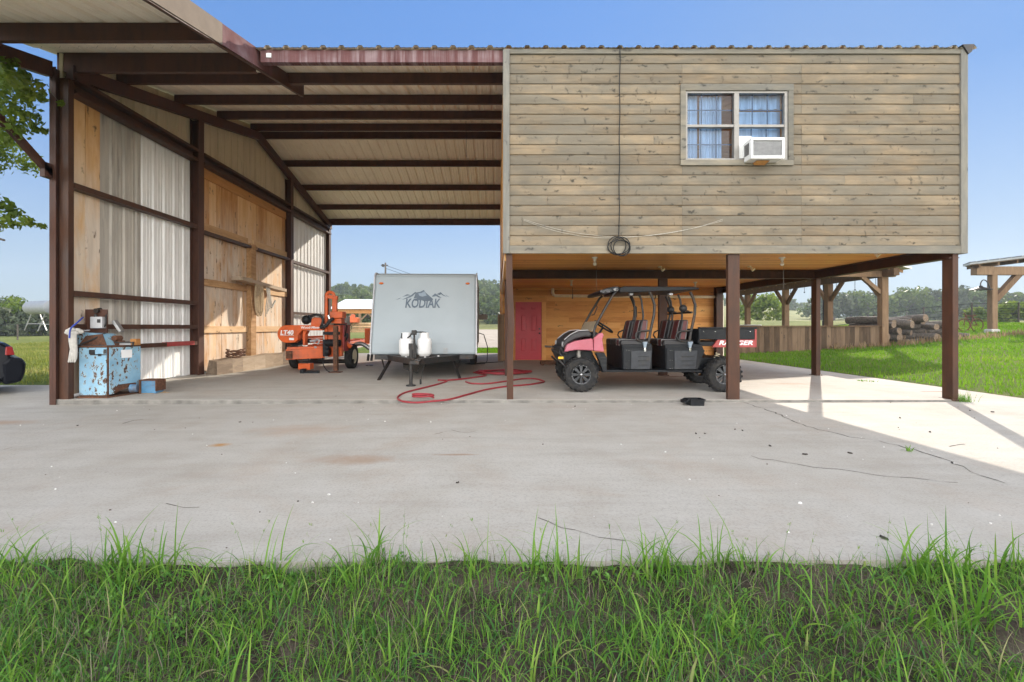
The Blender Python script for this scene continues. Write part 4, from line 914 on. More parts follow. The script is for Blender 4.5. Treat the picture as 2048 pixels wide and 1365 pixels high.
# roll cage
for k, yy in ((0, YN+.08), (1, YFAR-.08)):
    mb = MB(); mb.tube([(UX(768), yy, UZ(812)), (UX(765), yy, UZ(690)), (UX(778), yy, UZ(650)), (UX(850), yy+.02*(1-2*k), UZ(520)), (UX(925), yy+.05*(1-2*k), UZ(395)), (UX(950), yy+.06*(1-2*k), UZ(372))], .024, 9); mb.build('front_pillar', MT['dark_metal'], utv, smooth=50)
    for dx in (0, 330):
        mb = MB(); mb.tube([(UX(1205+dx), yy, UZ(800)), (UX(1222+dx), yy, UZ(700)), (UX(1252+dx), yy, UZ(560)), (UX(1256+dx), yy, UZ(480)), (UX(1238+dx), yy, UZ(420)), (UX(1215+dx), yy, UZ(375))], .025, 9); mb.build('rear_pillar', MT['dark_metal'], utv, smooth=50)
        mb = MB(); yi = yy+(.36 if k == 0 else -.36); mb.tube([(UX(1205+dx), yi, UZ(770)), (UX(1215+dx), yi, UZ(560)), (UX(1200+dx), yi, UZ(430)), (UX(1180+dx), yi, UZ(385))], .02, 8); mb.build('inner_pillar', MT['dark_metal'], utv, smooth=50)
mb = MB(); mb.tube([P(1000+zx/4.014, 490+zy/4.014, 9.5) for zx, zy in ((1078, 590), (1096, 580), (1096, 500), (1080, 488))], .012, 7); mb.build('grab_handle', MT['dark_metal'], utv, smooth=50)
mb = MB(); mb.tube([P(1000+zx/4.014, 490+zy/4.014, 9.48) for zx, zy in ((735, 565), (757, 560), (782, 500), (772, 485))], .012, 7); mb.build('grab_handle', MT['dark_metal'], utv, smooth=50)
for yy in (YN+.3, YFAR-.45):
    mb = MB(); mb.sphere((UX(1528), yy, UZ(505)), .078, 14, (.9, 1.1, .95)); mb.cyl((UX(1528), yy, UZ(518)), (UX(1578), yy, UZ(530)), .014); mb.build('headrest', MT['seat'], utv, smooth=60)
mb = MB(); mb.cyl((UX(1560), YN+.08, UZ(540)), (UX(1560), YFAR-.08, UZ(540)), .018); mb.build('cross_bar', MT['dark_metal'], utv, smooth=50)
# roof
mb = MB(); mb.prism([U(965, 345), U(1000, 330), U(1300, 332), U(1560, 333), U(1612, 342), U(1612, 356), U(1500, 362), U(1100, 378), U(970, 380)], 'y', YN+.04, YFAR-.04); rf = mb.build('roof', MT['black'], utv, bevel=.012)
mb = MB(); mb.prism([U(815, 375), U(825, 362), U(870, 342), U(930, 330), U(968, 332), U(972, 352), U(930, 372), U(860, 390), U(818, 390)], 'y', YN+.06, YFAR-.06); rf2 = mb.build('roof_visor', MT['black'], utv, bevel=.012)
mb = MB(); rr = random.Random(4)
for i in range(26):
    t_ = rr.random(); zx = 826+t_*135; zy = 372-t_*24+rr.uniform(-4, 10); a = rr.uniform(.008, .028)
    mb.box(UX(zx)-a, UX(zx)+a, YN+.0585, YN+.0597, UZ(zy)-a*.5, UZ(zy)+a*.5, Matrix.Rotation(rr.uniform(-.6, .6), 3, 'Y'))
mb.build('camouflage_print', MT['silver'], rf2)
for zx in (1085, 1412): mb = MB(); mb.box(UX(zx-15), UX(zx+15), YN+.2, YN+.3, UZ(398), UZ(380)); mb.build('roof_lamp', MT['silver'], utv, bevel=.006)
# dash, tan screen, steering wheel, gear stick
mb = MB(); mb.hexa([(UX(748), YN+.1, UZ(695)), (UX(758), YN+.1, UZ(695)), (UX(758), YFAR-.1, UZ(695)), (UX(748), YFAR-.1, UZ(695))], [(UX(790), YN+.1, UZ(612)), (UX(798), YN+.1, UZ(612)), (UX(798), YFAR-.1, UZ(612)), (UX(790), YFAR-.1, UZ(612))]); mb.build('lower_windscreen', MT['tan_panel'], utv)
mb = MB(); mb.prism([U(752, 712), U(800, 700), U(835, 735), U(835, 800), U(770, 860), U(752, 800)], 'y', YN+.2, YFAR-.2); mb.build('dashboard', MT['black'], utv, bevel=.02)
c = Vector((UX(873), YN+.38, UZ(657))); ax = Vector((-.55, 0, -.83)).normalized(); mb = MB(); ringp = mb.ring(c, ax, .19, 28); mb.tube(ringp, .017, 8, closed=True)
for i in (3, 12, 22): mb.tube([c+ax*.03, ringp[i]], .013, 6)
mb.tube([c+ax*.03, c+ax*.3], .02, 8); mb.build('steering_wheel', MT['black'], utv, smooth=50)
mb = MB(); mb.cyl((UX(812), YN+.75, UZ(720)), (UX(806), YN+.75, UZ(672)), .01); mb.sphere((UX(806), YN+.75, UZ(668)), .028, 10); mb.build('gear_stick', MT['black'], utv, smooth=50)
# cargo bed
bx0, bx1 = PX(1397, 8.3), PX(1512, 8.3); bz0, bz1 = PZ(695, 8.3), PZ(658, 8.3)
mb = MB()
mb.box(bx0, bx1-.03, YN+.06, YN+.1, bz0+.14, bz1); mb.box(bx0, bx1-.03, YFAR-.1, YFAR-.06, bz0+.14, bz1); mb.box(bx0, bx0+.04, YN+.101, YFAR-.101, bz0+.02, bz1); mb.box(bx0, bx1-.03, YN+.101, YFAR-.101, bz0+.02, bz0+.1)
bed = mb.build('cargo_bed', MT['black'], utv, bevel=.01)
mb = MB(); mb.box(bx0, bx1, YN+.04, YN+.12, bz1+.001, bz1+.03); mb.build('bed_rail', MT['black'], bed, bevel=.006)
mb = MB(); mb.box(bx1-.029, bx1+.005, YN+.06, YFAR-.06, bz0, bz1-.01); mb.build('tailgate', MT['red_paint'], utv, bevel=.01)
mb = MB(); mb.prism([(PX(1425, 8.27), bz0), (PX(1436, 8.27), bz0+.14), (bx1-.03, bz0+.14), (bx1-.03, bz0)], 'y', YN+.055, YN+.1); rp = mb.build('bed_side_panel', MT['red_paint'], bed, bevel=.006)
text_mesh('bed_lettering', 'RANGER', .11, MT['white_print'], rp, Matrix.Translation(Vector((PX(1438, 8.27), YN+.053, bz0+.045))-ORG[utv.name])@Matrix.Rotation(R(90), 4, 'X'), shear=.25, bold=.003, width=PX(1506, 8.27)-PX(1438, 8.27))
mb = MB()
for i in range(5): mb.sphere((bx0+.08+i*(bx1-bx0-.2)/4, YN+.055, bz1-.05), .012, 6)
mb.build('bed_bolts', MT['chrome'], bed)
# ================================================================ THE CAMPER
tw = 2.32
cx, cy = PX(847, 10.0), 10.0
tr = thing('camper_trailer', 'pale grey travel trailer seen nose on with two gas bottles on its tongue', 'camper', (cx, cy, .05), rz=R(1.9))
def L(x, y, z): return Vector((x, y, z))
Wb, Wt, zb, zt_ = 1.155, 1.155, .535, 2.38
side = [(0, zb), (.02, zb+.25), (.42, zt_-.1), (.47, zt_-.035), (.56, zt_), (6.3, zt_+.04), (6.42, zt_-.1), (6.5, zb+.3), (6.5, zb)]
mb = MB(); mb.prism(side, 'x', -Wb, Wb); body = mb.build('body', MT['trailer'], tr, local=True, bevel=.05)
mb = MB()
for sx in (-1, 1):
    for a, c in zip(side[:6], side[1:6]): mb.bar(L(sx*(Wb+.004), a[0]+.012, a[1]), L(sx*(Wb+.004), c[0]+.012, c[1]), .03, .05)
mb.build('edge_trim', MT['silver'], body, local=True)
def front_pt(x, t, off=.0):
    "point on the sloped nose, t metres up the skin from its lower edge"
    a, c = Vector((0, .02, zb+.25)), Vector((0, .42, zt_-.1)); d = (c-a).normalized(); n = Vector((0, -d.z, d.y))
    return a+d*t+n*off+Vector((x, 0, 0)), d, n
_, dvec, nvec = front_pt(0, 0)
MF = Matrix(((1, 0, 0), (0, dvec.y, dvec.z), (0, dvec.z, -dvec.y))).transposed()
def front_M(x, t, off): 
    p = front_pt(x, t, off)[0]; m = Matrix(((1, 0, 0), (0, dvec.y, nvec.y), (0, dvec.z, nvec.z))).to_4x4(); m.translation = p; return m
SC = 2*Wb/204
def fpx(px, py): return ((px-848.5)*SC, (684-py)*SC*1.04)      # picture point on the nose skin
def fz(zx, zy): return fpx(700+zx/4.55, 520+zy/4.55)
def skin_poly(polys, name, mat, off=.004, parent=body):
    mb = MB()
    for poly in polys:
        top = [front_pt(*fz(*p), off+.002)[0] for p in poly]; bot = [front_pt(*fz(*p), off-.003)[0] for p in poly]; n = len(poly)
        mb._add(top+bot, [tuple(range(n)), tuple(range(2*n-1, n-1, -1))]+[(i, i+n, (i+1) % n+n, (i+1) % n) for i in range(n)])
    return mb.build(name, mat, parent, local=True)
skin_poly([[(572, 345), (590, 290), (628, 284), (662, 266), (676, 288), (748, 350), (742, 362), (700, 370), (660, 366), (640, 358), (585, 368), (600, 340)]], 'mountain_print', MT['slate'])
skin_poly([[(415, 358), (455, 338), (448, 346)], [(468, 358), (520, 330), (545, 318), (585, 284), (592, 292), (560, 324), (540, 334), (520, 340)], [(470, 330), (512, 306), (545, 316), (520, 318), (500, 322)], [(735, 326), (765, 298), (800, 322), (824, 338), (800, 336), (775, 322), (752, 328)], [(780, 306), (815, 286), (832, 304), (870, 330), (836, 316), (820, 304), (806, 312)], [(858, 310), (894, 332), (872, 322)]], 'ridge_print', MT['slate'], .005)
skin_poly([[(612, 300), (640, 296), (668, 280), (690, 318), (650, 328), (625, 322)]], 'snow_print', MT['slate2'], .0075)
x, t = fz(500, 428); x2, _ = fz(815, 428)
text_mesh('lettering', 'KODIAK', .3, MT['slate'], body, front_M(x, t, .008), shear=.12, bold=.006, width=x2-x)
for zx in (274, 1060):
    x, t = fz(zx, 206); p, _, _ = front_pt(x, t, .012); mb = MB(); mb.sphere(p, .05, 14, (1, .35, .5)); o = mb.build('marker_light', MT['amber'], body, local=True, smooth=60)
mb = MB(); x, t = fz(870, 810)
for i in range(4): p, _, _ = front_pt(x, t+(i-1.5)*.035, .003); mb.box(p.x-.045, p.x+.045, p.y-.006, p.y+.004, p.z-.009, p.z+.009)
mb.build('vent_slots', MT['grey_metal'], body, local=True)
# frame, tongue, jack, legs, wheels
mb = MB(); zf0, zf1 = .40, .53
mb.box(-Wb+.03, Wb-.03, .3, 6.4, zf0+.02, zf1); mb.box(-Wb+.08, Wb-.06, .03, .29, zf0+.03, zf1)
for s_ in (-1, 1): mb.bar((s_*.95, .35, .47), (s_*.06, -1.1, .47), .06, .12)
mb.box(-.09, .09, -1.35, -1.0, .43, .5); fr = mb.build('chassis', MT['dark_metal'], tr, local=True, bevel=.006)
mb = MB()
for px in (810, 851, 880): mb.box((px-848)*SC*.9-.02, (px-848)*SC*.9+.02, .015, .028, .47, .52)
mb.build('chassis_labels', MT['white_print'], fr, local=True)
mb = MB(); mb.cyl((-.12, -.98, .0), (-.12, -.98, .78), .035); mb.cyl((-.12, -.98, -.035), (-.12, -.98, 0), .11, .09); mb.box(-.16, -.08, -1.02, -.94, .7, .82); mb.build('tongue_jack', MT['dark_metal'], tr, local=True, smooth=40)
for x0, x1 in ((-.78, -.96), (.62, .82)):
    mb = MB(); mb.bar((x0, .35, .42), (x1, -.12, -.02), .045, .05); mb.bar(((x0*2+x1)/3-.12*(1 if x0 < 0 else -1), .25, .42), ((x0+x1)/2, .12, .2), .025, .025); mb.box(x1-.08, x1+.08, -.17, -.07, -.035, -.01); mb.build('stabiliser_leg', MT['dark_metal'], tr, local=True)
def rwheel(parent, x, y, z, r, wd, rimmat='grey_metal', axis='x'):
    ax = (1, 0, 0) if axis == 'x' else (0, 1, 0); w2 = wd/2
    mb = MB(); mb.lathe([(r*.25, -w2*.7), (r*.25, w2*.7)], (x, y, z), ax, 12); h = mb.build('wheel', MT['dark_metal'], parent, local=True, smooth=40)
    mb = MB(); mb.lathe([(r*.58, -w2*.8), (r*.8, -w2), (r*.95, -w2*.85), (r, -w2*.5), (r*.985, -w2*.3), (r, -w2*.25), (r, w2*.25), (r*.985, w2*.3), (r, w2*.5), (r*.95, w2*.85), (r*.8, w2), (r*.58, w2*.8), (r*.55, 0)], (x, y, z), ax, 36, loop=True); mb.build('tyre', MT['rubber'], h, local=True, smooth=35)
    mb = MB(); mb.lathe([(r*.58, -w2*.82), (r*.5, -w2*.6), (r*.3, -w2*.72), (.01, -w2*.75)], (x, y, z), ax, 28); mb.lathe([(.01, w2*.75), (r*.3, w2*.72), (r*.5, w2*.6), (r*.58, w2*.82)], (x, y, z), ax, 28); mb.build('rim', MT[rimmat], h, local=True, smooth=35)
    return h
for s_ in (-1, 1):
    for y in (3.9, 4.75): rwheel(tr, s_*(Wb-.14), y, .28, .33, .2)
mb = MB(); mb.box(Wb+.006, Wb+.045, 1.6, 2.25, .75, 2.1); mb.build('side_door', MT['tan_siding'], tr, local=True, bevel=.01)
mb = MB(); mb.box(Wb+.006, Wb+.03, 2.8, 4.0, 1.35, 1.95); mb.box(Wb+.006, Wb+.03, .75, 1.3, 1.3, 1.9); mb.build('side_window', MT['car_glass'], tr, local=True, bevel=.01)
mb = MB(); mb.box(Wb+.01, Wb+.28, 2.6, 2.9, 1.35, 1.5); mb.build('awning_box', MT['tan_siding'], tr, local=True, bevel=.02)
mb = MB(); mb.tube([(-.33, -.6, .47), (-.3, -.75, .3), (-.02, -.8, .22), (.05, -.9, .4)], .01, 6); mb.tube([(.18, -.7, .5), (.1, -.85, .3), (.06, -.9, .05)], .008, 6); mb.cyl((.06, -.9, .1), (.06, -.9, .0), .02); mb.build('tongue_cable', MT['cable'], tr, local=True, smooth=50)
# gas bottles and regulator on the tongue
c2, s2 = math.cos(R(1.9)), math.sin(R(1.9))
def TW(x, y, z): return Vector((cx+c2*x-s2*y, cy+s2*x+c2*y, .05+z))
for px, lab in ((819, 'left white gas bottle on the camper tongue'), (855, 'right white gas bottle on the camper tongue with the black tap knob')):
    p = TW((px-848)*SC*.93, -.42, .535); t = thing('gas_bottle', lab, 'gas bottle', tuple(p))
    mb = MB(); mb.lathe([(.1, 0), (.11, .02), (.135, .03), (.152, .07), (.152, .3), (.148, .33), (.12, .375), (.06, .4), (.03, .41)], p, (0, 0, 1), 32); mb.lathe([(.153, .315), (.155, .32), (.153, .325)], p, (0, 0, 1), 32); mb.build('tank', MT['white_paint'], t, smooth=50)
    mb = MB(); n = 24
    for i in range(4, 21):
        a0, a1 = [1.57+2*math.pi*(j)/n for j in (i, i+1)]; h = .11 if 6 < i < 18 else .07
        mb.hexa([p+Vector((math.cos(a)*r_, math.sin(a)*r_, .385)) for a, r_ in ((a0, .1), (a1, .1), (a1, .094), (a0, .094))], [p+Vector((math.cos(a)*r_, math.sin(a)*r_, .385+h)) for a, r_ in ((a0, .098), (a1, .098), (a1, .092), (a0, .092))])
    mb.build('collar', MT['white_paint'], t)
    mb = MB(); mb.cyl(p+Vector((0, 0, .4)), p+Vector((0, 0, .47)), .02); mb.cyl(p+Vector((0, -.03, .45)), p+Vector((0, -.07, .45)), .03); mb.build('valve', MT['dark_metal'], t, smooth=40)
a_, b_ = [TW((px-848)*SC*.93, -.42, .98) for px in (819, 855)]; m_ = TW((836-848)*SC*.93, -.5, 1.0)
mb = MB(); mb.cyl(m_+Vector((0, 0, -.5)), m_+Vector((0, 0, .02)), .02); mb.box(m_.x-.05, m_.x+.05, m_.y-.05, m_.y+.03, m_.z-.02, m_.z+.08); mb.box(m_.x-.045, m_.x+.045, m_.y-.04, m_.y+.03, m_.z-.5, m_.z-.22); mb.build('gas_regulator', MT['dark_metal'], None, bevel=.01)
o = bpy.data.objects['gas_regulator']; tag(o, 'dark regulator clamp standing between the two white gas bottles', 'regulator')
mb = MB(); mb.tube([a_, a_+Vector((-.08, -.06, .03)), a_+Vector((-.09, -.08, -.06)), a_+Vector((0, -.1, -.1)), a_+Vector((.1, -.1, -.02)), m_+Vector((-.03, 0, .05))], .014, 7); mb.tube([b_, b_+Vector((.04, -.05, .05)), b_+Vector((-.05, -.09, .06)), m_+Vector((.03, 0, .04))], .014, 7); mb.tube([m_, m_+Vector((.03, -.05, -.2)), m_+Vector((.08, -.06, -.3))], .01, 6)
gh = mb.build('gas_hoses', MT['cable'], None, smooth=50); gh.parent = o
t_ = TW(Wb+.02, 5.2, .3)
mb = MB(); TW2 = TW; TW = lambda x, y, z: Vector((x, y, z)); mb.tube([TW(Wb+.02, 4.6, .95), TW(Wb+.18, 4.5, .9), TW(Wb+.3, 4.3, .5), TW(Wb+.28, 4.1, .08), TW(Wb+.2, 3.9, .02), TW(Wb-.4, 3.8, .02), TW(Wb+.1, 4.2, .02), TW(Wb+.8, 4.6, .02), TW(1.6, 4.9, -.02)], .014, 6)
mb.build('power_cord', MT['cable'], tr, smooth=50, local=True)
# ================================================================ RED HOSE, TRAY, SCREEN, JACK
def hz(zx, zy): 
    g = G(700+zx/4.55, 520+zy/4.55, .03); return (g.x, g.y, slz(g.y)+.016)
def hz2(zx, zy):
    g = G(990+zx/5.689, 690+zy/5.689, .03); return (g.x, g.y, slz(g.y)+.016)
def smooth_path(pts, n=6):
    pts = [Vector(p) for p in pts]; out = []
    for i in range(len(pts)-1):
        p0, p1, p2, p3 = pts[max(i-1, 0)], pts[i], pts[i+1], pts[min(i+2, len(pts)-1)]
        for k in range(n):
            t = k/n; out.append(.5*((2*p1)+(p2-p0)*t+(2*p0-5*p1+4*p2-p3)*t*t+(3*p1-p0-3*p2+p3)*t**3))
    return out+[pts[-1]]
path = [hz(1055, 1120), hz(1110, 1134), hz(1250, 1135), hz(1400, 1118), hz2(150, 425), hz2(300, 405), hz2(430, 402), hz2(530, 418), hz2(552, 436), hz2(400, 460), hz2(200, 475), hz(1380, 1162), hz(1230, 1185), hz(1060, 1225), hz(900, 1263), hz(740, 1280), hz(640, 1290), hz(560, 1290), hz(470, 1278), hz(435, 1255), hz(450, 1230), hz(520, 1202), hz(700, 1162), hz(830, 1132), hz(885, 1112), hz(800, 1107)]
path2 = [hz(800, 1107), hz(880, 1108), hz(1000, 1100), hz(1130, 1085), hz(1240, 1068)]
cc = Vector(hz(1390, 1045)); rr = random.Random(2)
for i in range(52): a = math.pi+i*.42; path2.append((cc.x+(.62+rr.uniform(-.12, .1))*math.cos(a), cc.y+(.36+rr.uniform(-.1, .1))*math.sin(a), cc.z+.004*(i % 9)+.012))
mb = MB(); mb.tube(smooth_path(path), .0165, 8); mb.tube(smooth_path(path2, 4), .0165, 8)
cc = Vector(hz(665, 1262)); mb.tube([(cc.x+.17*math.cos(a*.35), cc.y+.09*math.sin(a*.35), cc.z+.03+.002*a) for a in range(34)], .0165, 8)
tag(mb.build('air_hose', MT['red_hose'], smooth=60), 'long red hose looped over the floor in front of the camper', 'hose')
tx0, tx1, ty = PX(1379, 7.2), PX(1407, 7.2), 7.15
tray = thing('plastic_tub', 'small black plastic tub with its lid tipped open on the concrete', 'tub', ((tx0+tx1)/2, ty+.1, -.075))
mb = MB(); z0 = -.078; z1 = z0+.13
for (a, c) in (((tx0, ty), (tx1, ty)), ((tx1, ty), (tx1, ty+.2)), ((tx1, ty+.2), (tx0, ty+.2)), ((tx0, ty+.2), (tx0, ty))):
    p, q = Vector((a[0], a[1], 0)), Vector((c[0], c[1], 0)); ctr = Vector(((tx0+tx1)/2, ty+.1, 0)); f = lambda v, s_, z: ctr+(v-ctr)*s_+Vector((0, 0, z))
    mb.hexa([f(p, .9, z0), f(q, .9, z0), f(q, .85, z0), f(p, .85, z0)], [f(p, 1, z1), f(q, 1, z1), f(q, .95, z1), f(p, .95, z1)])
mb.box(tx0+.02, tx1-.02, ty+.015, ty+.185, z0+.001, z0+.015)
for a in ((tx0-.008, tx1+.008, ty-.012, ty+.012), (tx0-.008, tx1+.008, ty+.188, ty+.212), (tx0-.012, tx0+.012, ty+.0125, ty+.1875), (tx1-.012, tx1+.012, ty+.0125, ty+.1875)): mb.box(*a, z1-.012, z1+.006)
mb.build('tub', MT['black'], tray)
mb = MB(); mb.box(tx0-.085, tx0-.015, ty-.005, ty+.2, z1-.02, z1-.008, Matrix.Rotation(R(-28), 3, 'Y')); mb.box(tx0-.085, tx0-.07, ty-.005, ty+.2, z1-.065, z1-.02); mb.build('lid', MT['black'], tray)
mb = MB(); ys_ = 15.2
for i in range(5): x = PX(995.5, ys_)+i*.045; mb.box(x, x+.043, ys_-.02-.0*i, ys_+.02, .06, 1.62-.01*(i % 2))
mb.box(PX(995.5, ys_), PX(1009, ys_), ys_+.021, ys_+.06, .25, .35); mb.box(PX(995.5, ys_), PX(1009, ys_), ys_+.021, ys_+.06, 1.3, 1.4)
tag(mb.build('wooden_screen', MT['fence_wood']), 'narrow upright wooden screen beside the red door', 'screen')
fj = thing('floor_jack', 'dark floor jack with a long bar against the orange wall', 'jack', (PX(1098, 13.5), 13.5, .06))
mb = MB(); x = PX(1098, 13.5); mb.box(x-.25, x+.3, 13.4, 13.6, .1, .2); 
for dx in (-.2, .22): mb.cyl((x+dx, 13.36, .12), (x+dx, 13.64, .12), .06)
mb.build('jack_body', MT['rust'], fj, bevel=.01)
mb = MB(); mb.tube([(x+.2, 13.5, .2), (x+.25, 13.5, .6), (x-.12, 13.5, .62)], .03, 8); mb.build('jack_bar', MT['grey_metal'], fj, smooth=50)
# ================================================================ BLUE MACHINE AND THINGS ROUND IT
mx0, mxc, my0 = -7.03, PX(218, 7.68), 7.66
mach = thing('old_machine', 'rusty pale blue steel cabinet machine standing against the left wall', 'machine', (-6.75, 7.95, 0))
mb = MB(); ex, ey = PX(281, 8.2), 8.2
zt0 = .86
mb.hexa([(mx0, my0, .03), (mxc-.006, my0, .03), (ex-.01, ey, .2), (mx0, ey+.1, .03)], [(mx0, my0, zt0), (mxc-.006, my0, zt0), (ex-.01, ey, zt0), (mx0, ey+.1, zt0)]); mb.build('cabinet', MT['rust'], mach)
mb = MB(); mb.box(mx0-.004, mxc-.012, my0-.018, my0-.002, .05, zt0-.012); mb.build('front_door', MT['blue_machine'], mach, bevel=.004)
# right hand side panel with an opening cut out at the bottom
d = Vector((ex-mxc, ey-my0, 0)); nrm = Vector((d.y, -d.x, 0)).normalized()
def sp(u, z, o=0): return Vector((mxc, my0, 0))+d*u+nrm*o+Vector((0, 0, z))
poly = [(.03, .06), (.16, .06), (.2, .16), (.27, .21), (.84, .21), (.92, .08), (.98, .08), (.98, zt0-.012), (.03, zt0-.012)]
mb = MB(); n = len(poly); mb._add([sp(u, z, .016) for u, z in poly]+[sp(u, z, .002) for u, z in poly], [tuple(range(n)), tuple(range(2*n-1, n-1, -1))]+[(i, i+n, (i+1) % n+n, (i+1) % n) for i in range(n)]); mb.build('side_panel', MT['blue_machine'], mach)
mb = MB(); mb.hexa([sp(.38, zt0-.2, .017), sp(.7, zt0-.2, .017), sp(.7, zt0-.2, .02), sp(.38, zt0-.2, .02)], [sp(.36, zt0-.06, .017), sp(.7, zt0-.06, .017), sp(.7, zt0-.06, .02), sp(.36, zt0-.06, .02)]); mb.build('sticker', MT['white_print'], mach)
mb = MB()
for px0, px1, py0, py1 in ((178, 190, 700, 709), (207, 213, 699, 708), (196, 203, 708, 713), (180, 213, 709, 711)): mb.box(PX(px0, 7.64), PX(px1, 7.64), my0-.021, my0-.0185, PZ(py1, 7.64), PZ(py0, 7.64))
mb.build('latch_slot', MT['dark_metal'], mach)
mb = MB(); mb.hexa([(mx0-.02, my0-.04, .0), (mxc+.02, my0-.04, .0), (ex+.03, ey, .0), (mx0, ey+.1, .0)], [(mx0-.02, my0-.04, .028), (mxc+.02, my0-.04, .028), (ex+.03, ey, .028), (mx0, ey+.1, .028)]); mb.build('base_plate', MT['rust'], mach)
mb = MB(); mb.hexa([(mx0-.02, my0-.035, zt0+.001), (mxc+.01, my0-.035, zt0+.001), (ex+.01, ey, zt0+.001), (mx0, ey+.1, zt0+.001)], [(mx0-.02, my0-.035, zt0+.022), (mxc+.01, my0-.035, zt0+.022), (ex+.01, ey, zt0+.022), (mx0, ey+.1, zt0+.022)]); mb.build('table_top', MT['rust'], mach)
X = lambda px, Y=7.8: PX(px, Y); Z = lambda py, Y=7.8: PZ(py, Y)
mb = MB(); mb.prism([(X(150), zt0+.023), (X(222), zt0+.023), (X(212), Z(668)), (X(160), Z(664))], 'y', 7.72, 8.0); mb.build('motor_hood', MT['blue_machine'], mach, bevel=.01)
mb = MB(); mb.prism([(X(168), zt0+.03), (X(222), zt0+.03), (X(214), Z(668)), (X(182), Z(672))], 'y', 7.70, 7.718); mb.build('hood_face', MT['rust'], mach)
mb = MB(); mb.box(X(165), X(209), 7.85, 7.87, Z(666), Z(619)); mb.build('back_plate', MT['steel'], mach)
mb = MB(); mb.box(X(184), X(208), 7.76, 7.848, Z(657), Z(634)); sb = mb.build('switch_box', MT['silver'], mach, bevel=.008)
mb = MB(); mb.box(X(199), X(205), 7.752, 7.759, Z(646), Z(639)); mb.cyl((X(190), 7.81, Z(634)), (X(190), 7.81, Z(629)), .02); mb.build('switch', MT['dark_metal'], sb)
mb = MB(); mb.cyl((X(191), 7.8, Z(622)), (X(191), 7.9, Z(620)), .04); mb.build('plate_knob', MT['dark_metal'], mach, smooth=40)
mb = MB(); mb.tube(smooth_path([(X(208), 7.84, Z(630)), (X(212), 7.8, Z(636)), (X(212), 7.8, Z(648)), (X(206), 7.82, Z(656))]), .012, 7); mb.tube(smooth_path([(X(213), 7.78, Z(666)), (X(200), 7.68, Z(678)), (X(178), 7.62, Z(690)), (X(160), 7.6, Z(703)), (X(146), 7.62, Z(710))]), .014, 7); mb.build('black_hose', MT['cable'], mach, smooth=50)
mb = MB(); mb.tube(smooth_path([(X(190), 7.7, Z(661)), (X(172), 7.66, Z(664)), (X(155), 7.63, Z(674)), (X(147), 7.62, Z(688)), (X(145), 7.63, Z(705)), (X(146), 7.64, Z(735))]), .014, 8); mb.build('grey_hose', MT['grey_metal'], mach, smooth=50)
# clamp, blade arm and small bits on the table
c = Vector((X(231, 7.95), 7.95, zt0+.1))
mb = MB(); mb.box(c.x-.05, c.x+.12, 7.88, 8.02, zt0+.023, zt0+.1); mb.cyl((c.x-.06, 7.86, zt0+.11), (c.x-.02, 8.0, zt0+.11), .06); mb.cyl((c.x+.06, 7.84, zt0+.14), (c.x+.07, 7.98, zt0+.14), .05); mb.build('clamp', MT['rust'], mach, bevel=.01)
mb = MB(); mb.bar((X(229, 7.92), 7.92, Z(642, 7.92)), (X(244, 7.92), 7.92, Z(664, 7.92)), .09, .05); mb.build('tool_arm', MT['grey_metal'], mach, bevel=.008)
mb = MB()
for y in (7.86, 8.04): mb.bar((X(230, y), y, zt0+.07), (X(268, y), y, zt0+.07), .02, .02); mb.bar((X(266, y), y, zt0+.02), (X(266, y), y, zt0+.07), .02, .02)
mb.bar((X(266, 7.86), 7.86, zt0+.07), (X(266, 8.04), 8.04, zt0+.07), .02, .02); mb.build('stock_rest', MT['dark_metal'], mach)
mb = MB(); mb.box(X(265, 7.95), X(277, 7.95), 7.9, 8.0, zt0+.024, zt0+.13); mb.build('rust_block', MT['plank_orange'], mach, bevel=.004)
mb = MB(); mb.box(X(236, 7.9), X(262, 7.9), 7.89, 8.0, zt0+.023, zt0+.055); mb.build('steel_bar', MT['silver'], mach, bevel=.004)
mb = MB(); mb.tube([(X(262, 8.0), 7.98, .12), (X(273, 8.0), 8.02, .12)], .07, 14); mb.build('tin_can', MT['blue_paint'], mach, smooth=40)
# cloth bundle and blue rope on the column
mb = MB(); rr = random.Random(8); cb = P(148, 664, 7.5)
for i in range(9): a = i*.7; mb.sphere(cb+Vector((.09*math.cos(a)+rr.uniform(-.04, .04), rr.uniform(-.04, .04), .035*math.sin(a))), .062, 12, (1, .7, .62))
for k in range(5):
    x0 = -.05+k*.02; mb.tube([cb+Vector((x0+.02, -.03+rr.uniform(-.02, .02), -.03)), cb+Vector((x0+.03, -.04, -.15)), cb+Vector((x0+.035+rr.uniform(-.01, .01), -.03, -.33-.02*(k % 3)))], [.026, .024, .02], 8)
for k in range(4): mb.tube([cb+Vector((-.02+k*.022, -.02, -.3)), cb+Vector((-.02+k*.03, -.04, -.4)), cb+Vector((-.06+k*.035, -.03, -.5))], [.024, .022, .012], 7)
mb.build('cloth_bundle', MT['cloth'], None, smooth=70); cl = bpy.data.objects['cloth_bundle']; tag(cl, 'off white cloth bundle slung over the corner of the blue machine', 'cloth')
ub = plain('blue_rope', (.03, .06, .35), .7); mb = MB(); mb.tube(smooth_path([cb+Vector((.02, -.1, -.1)), cb+Vector((.06, -.12, .05)), cb+Vector((.14, -.08, .16)), P(166, 635, 7.7)]), .012, 6); o = mb.build('blue_rope', ub, None, smooth=60); tag(o, 'short blue rope tied round the off white cloth bundle', 'rope')
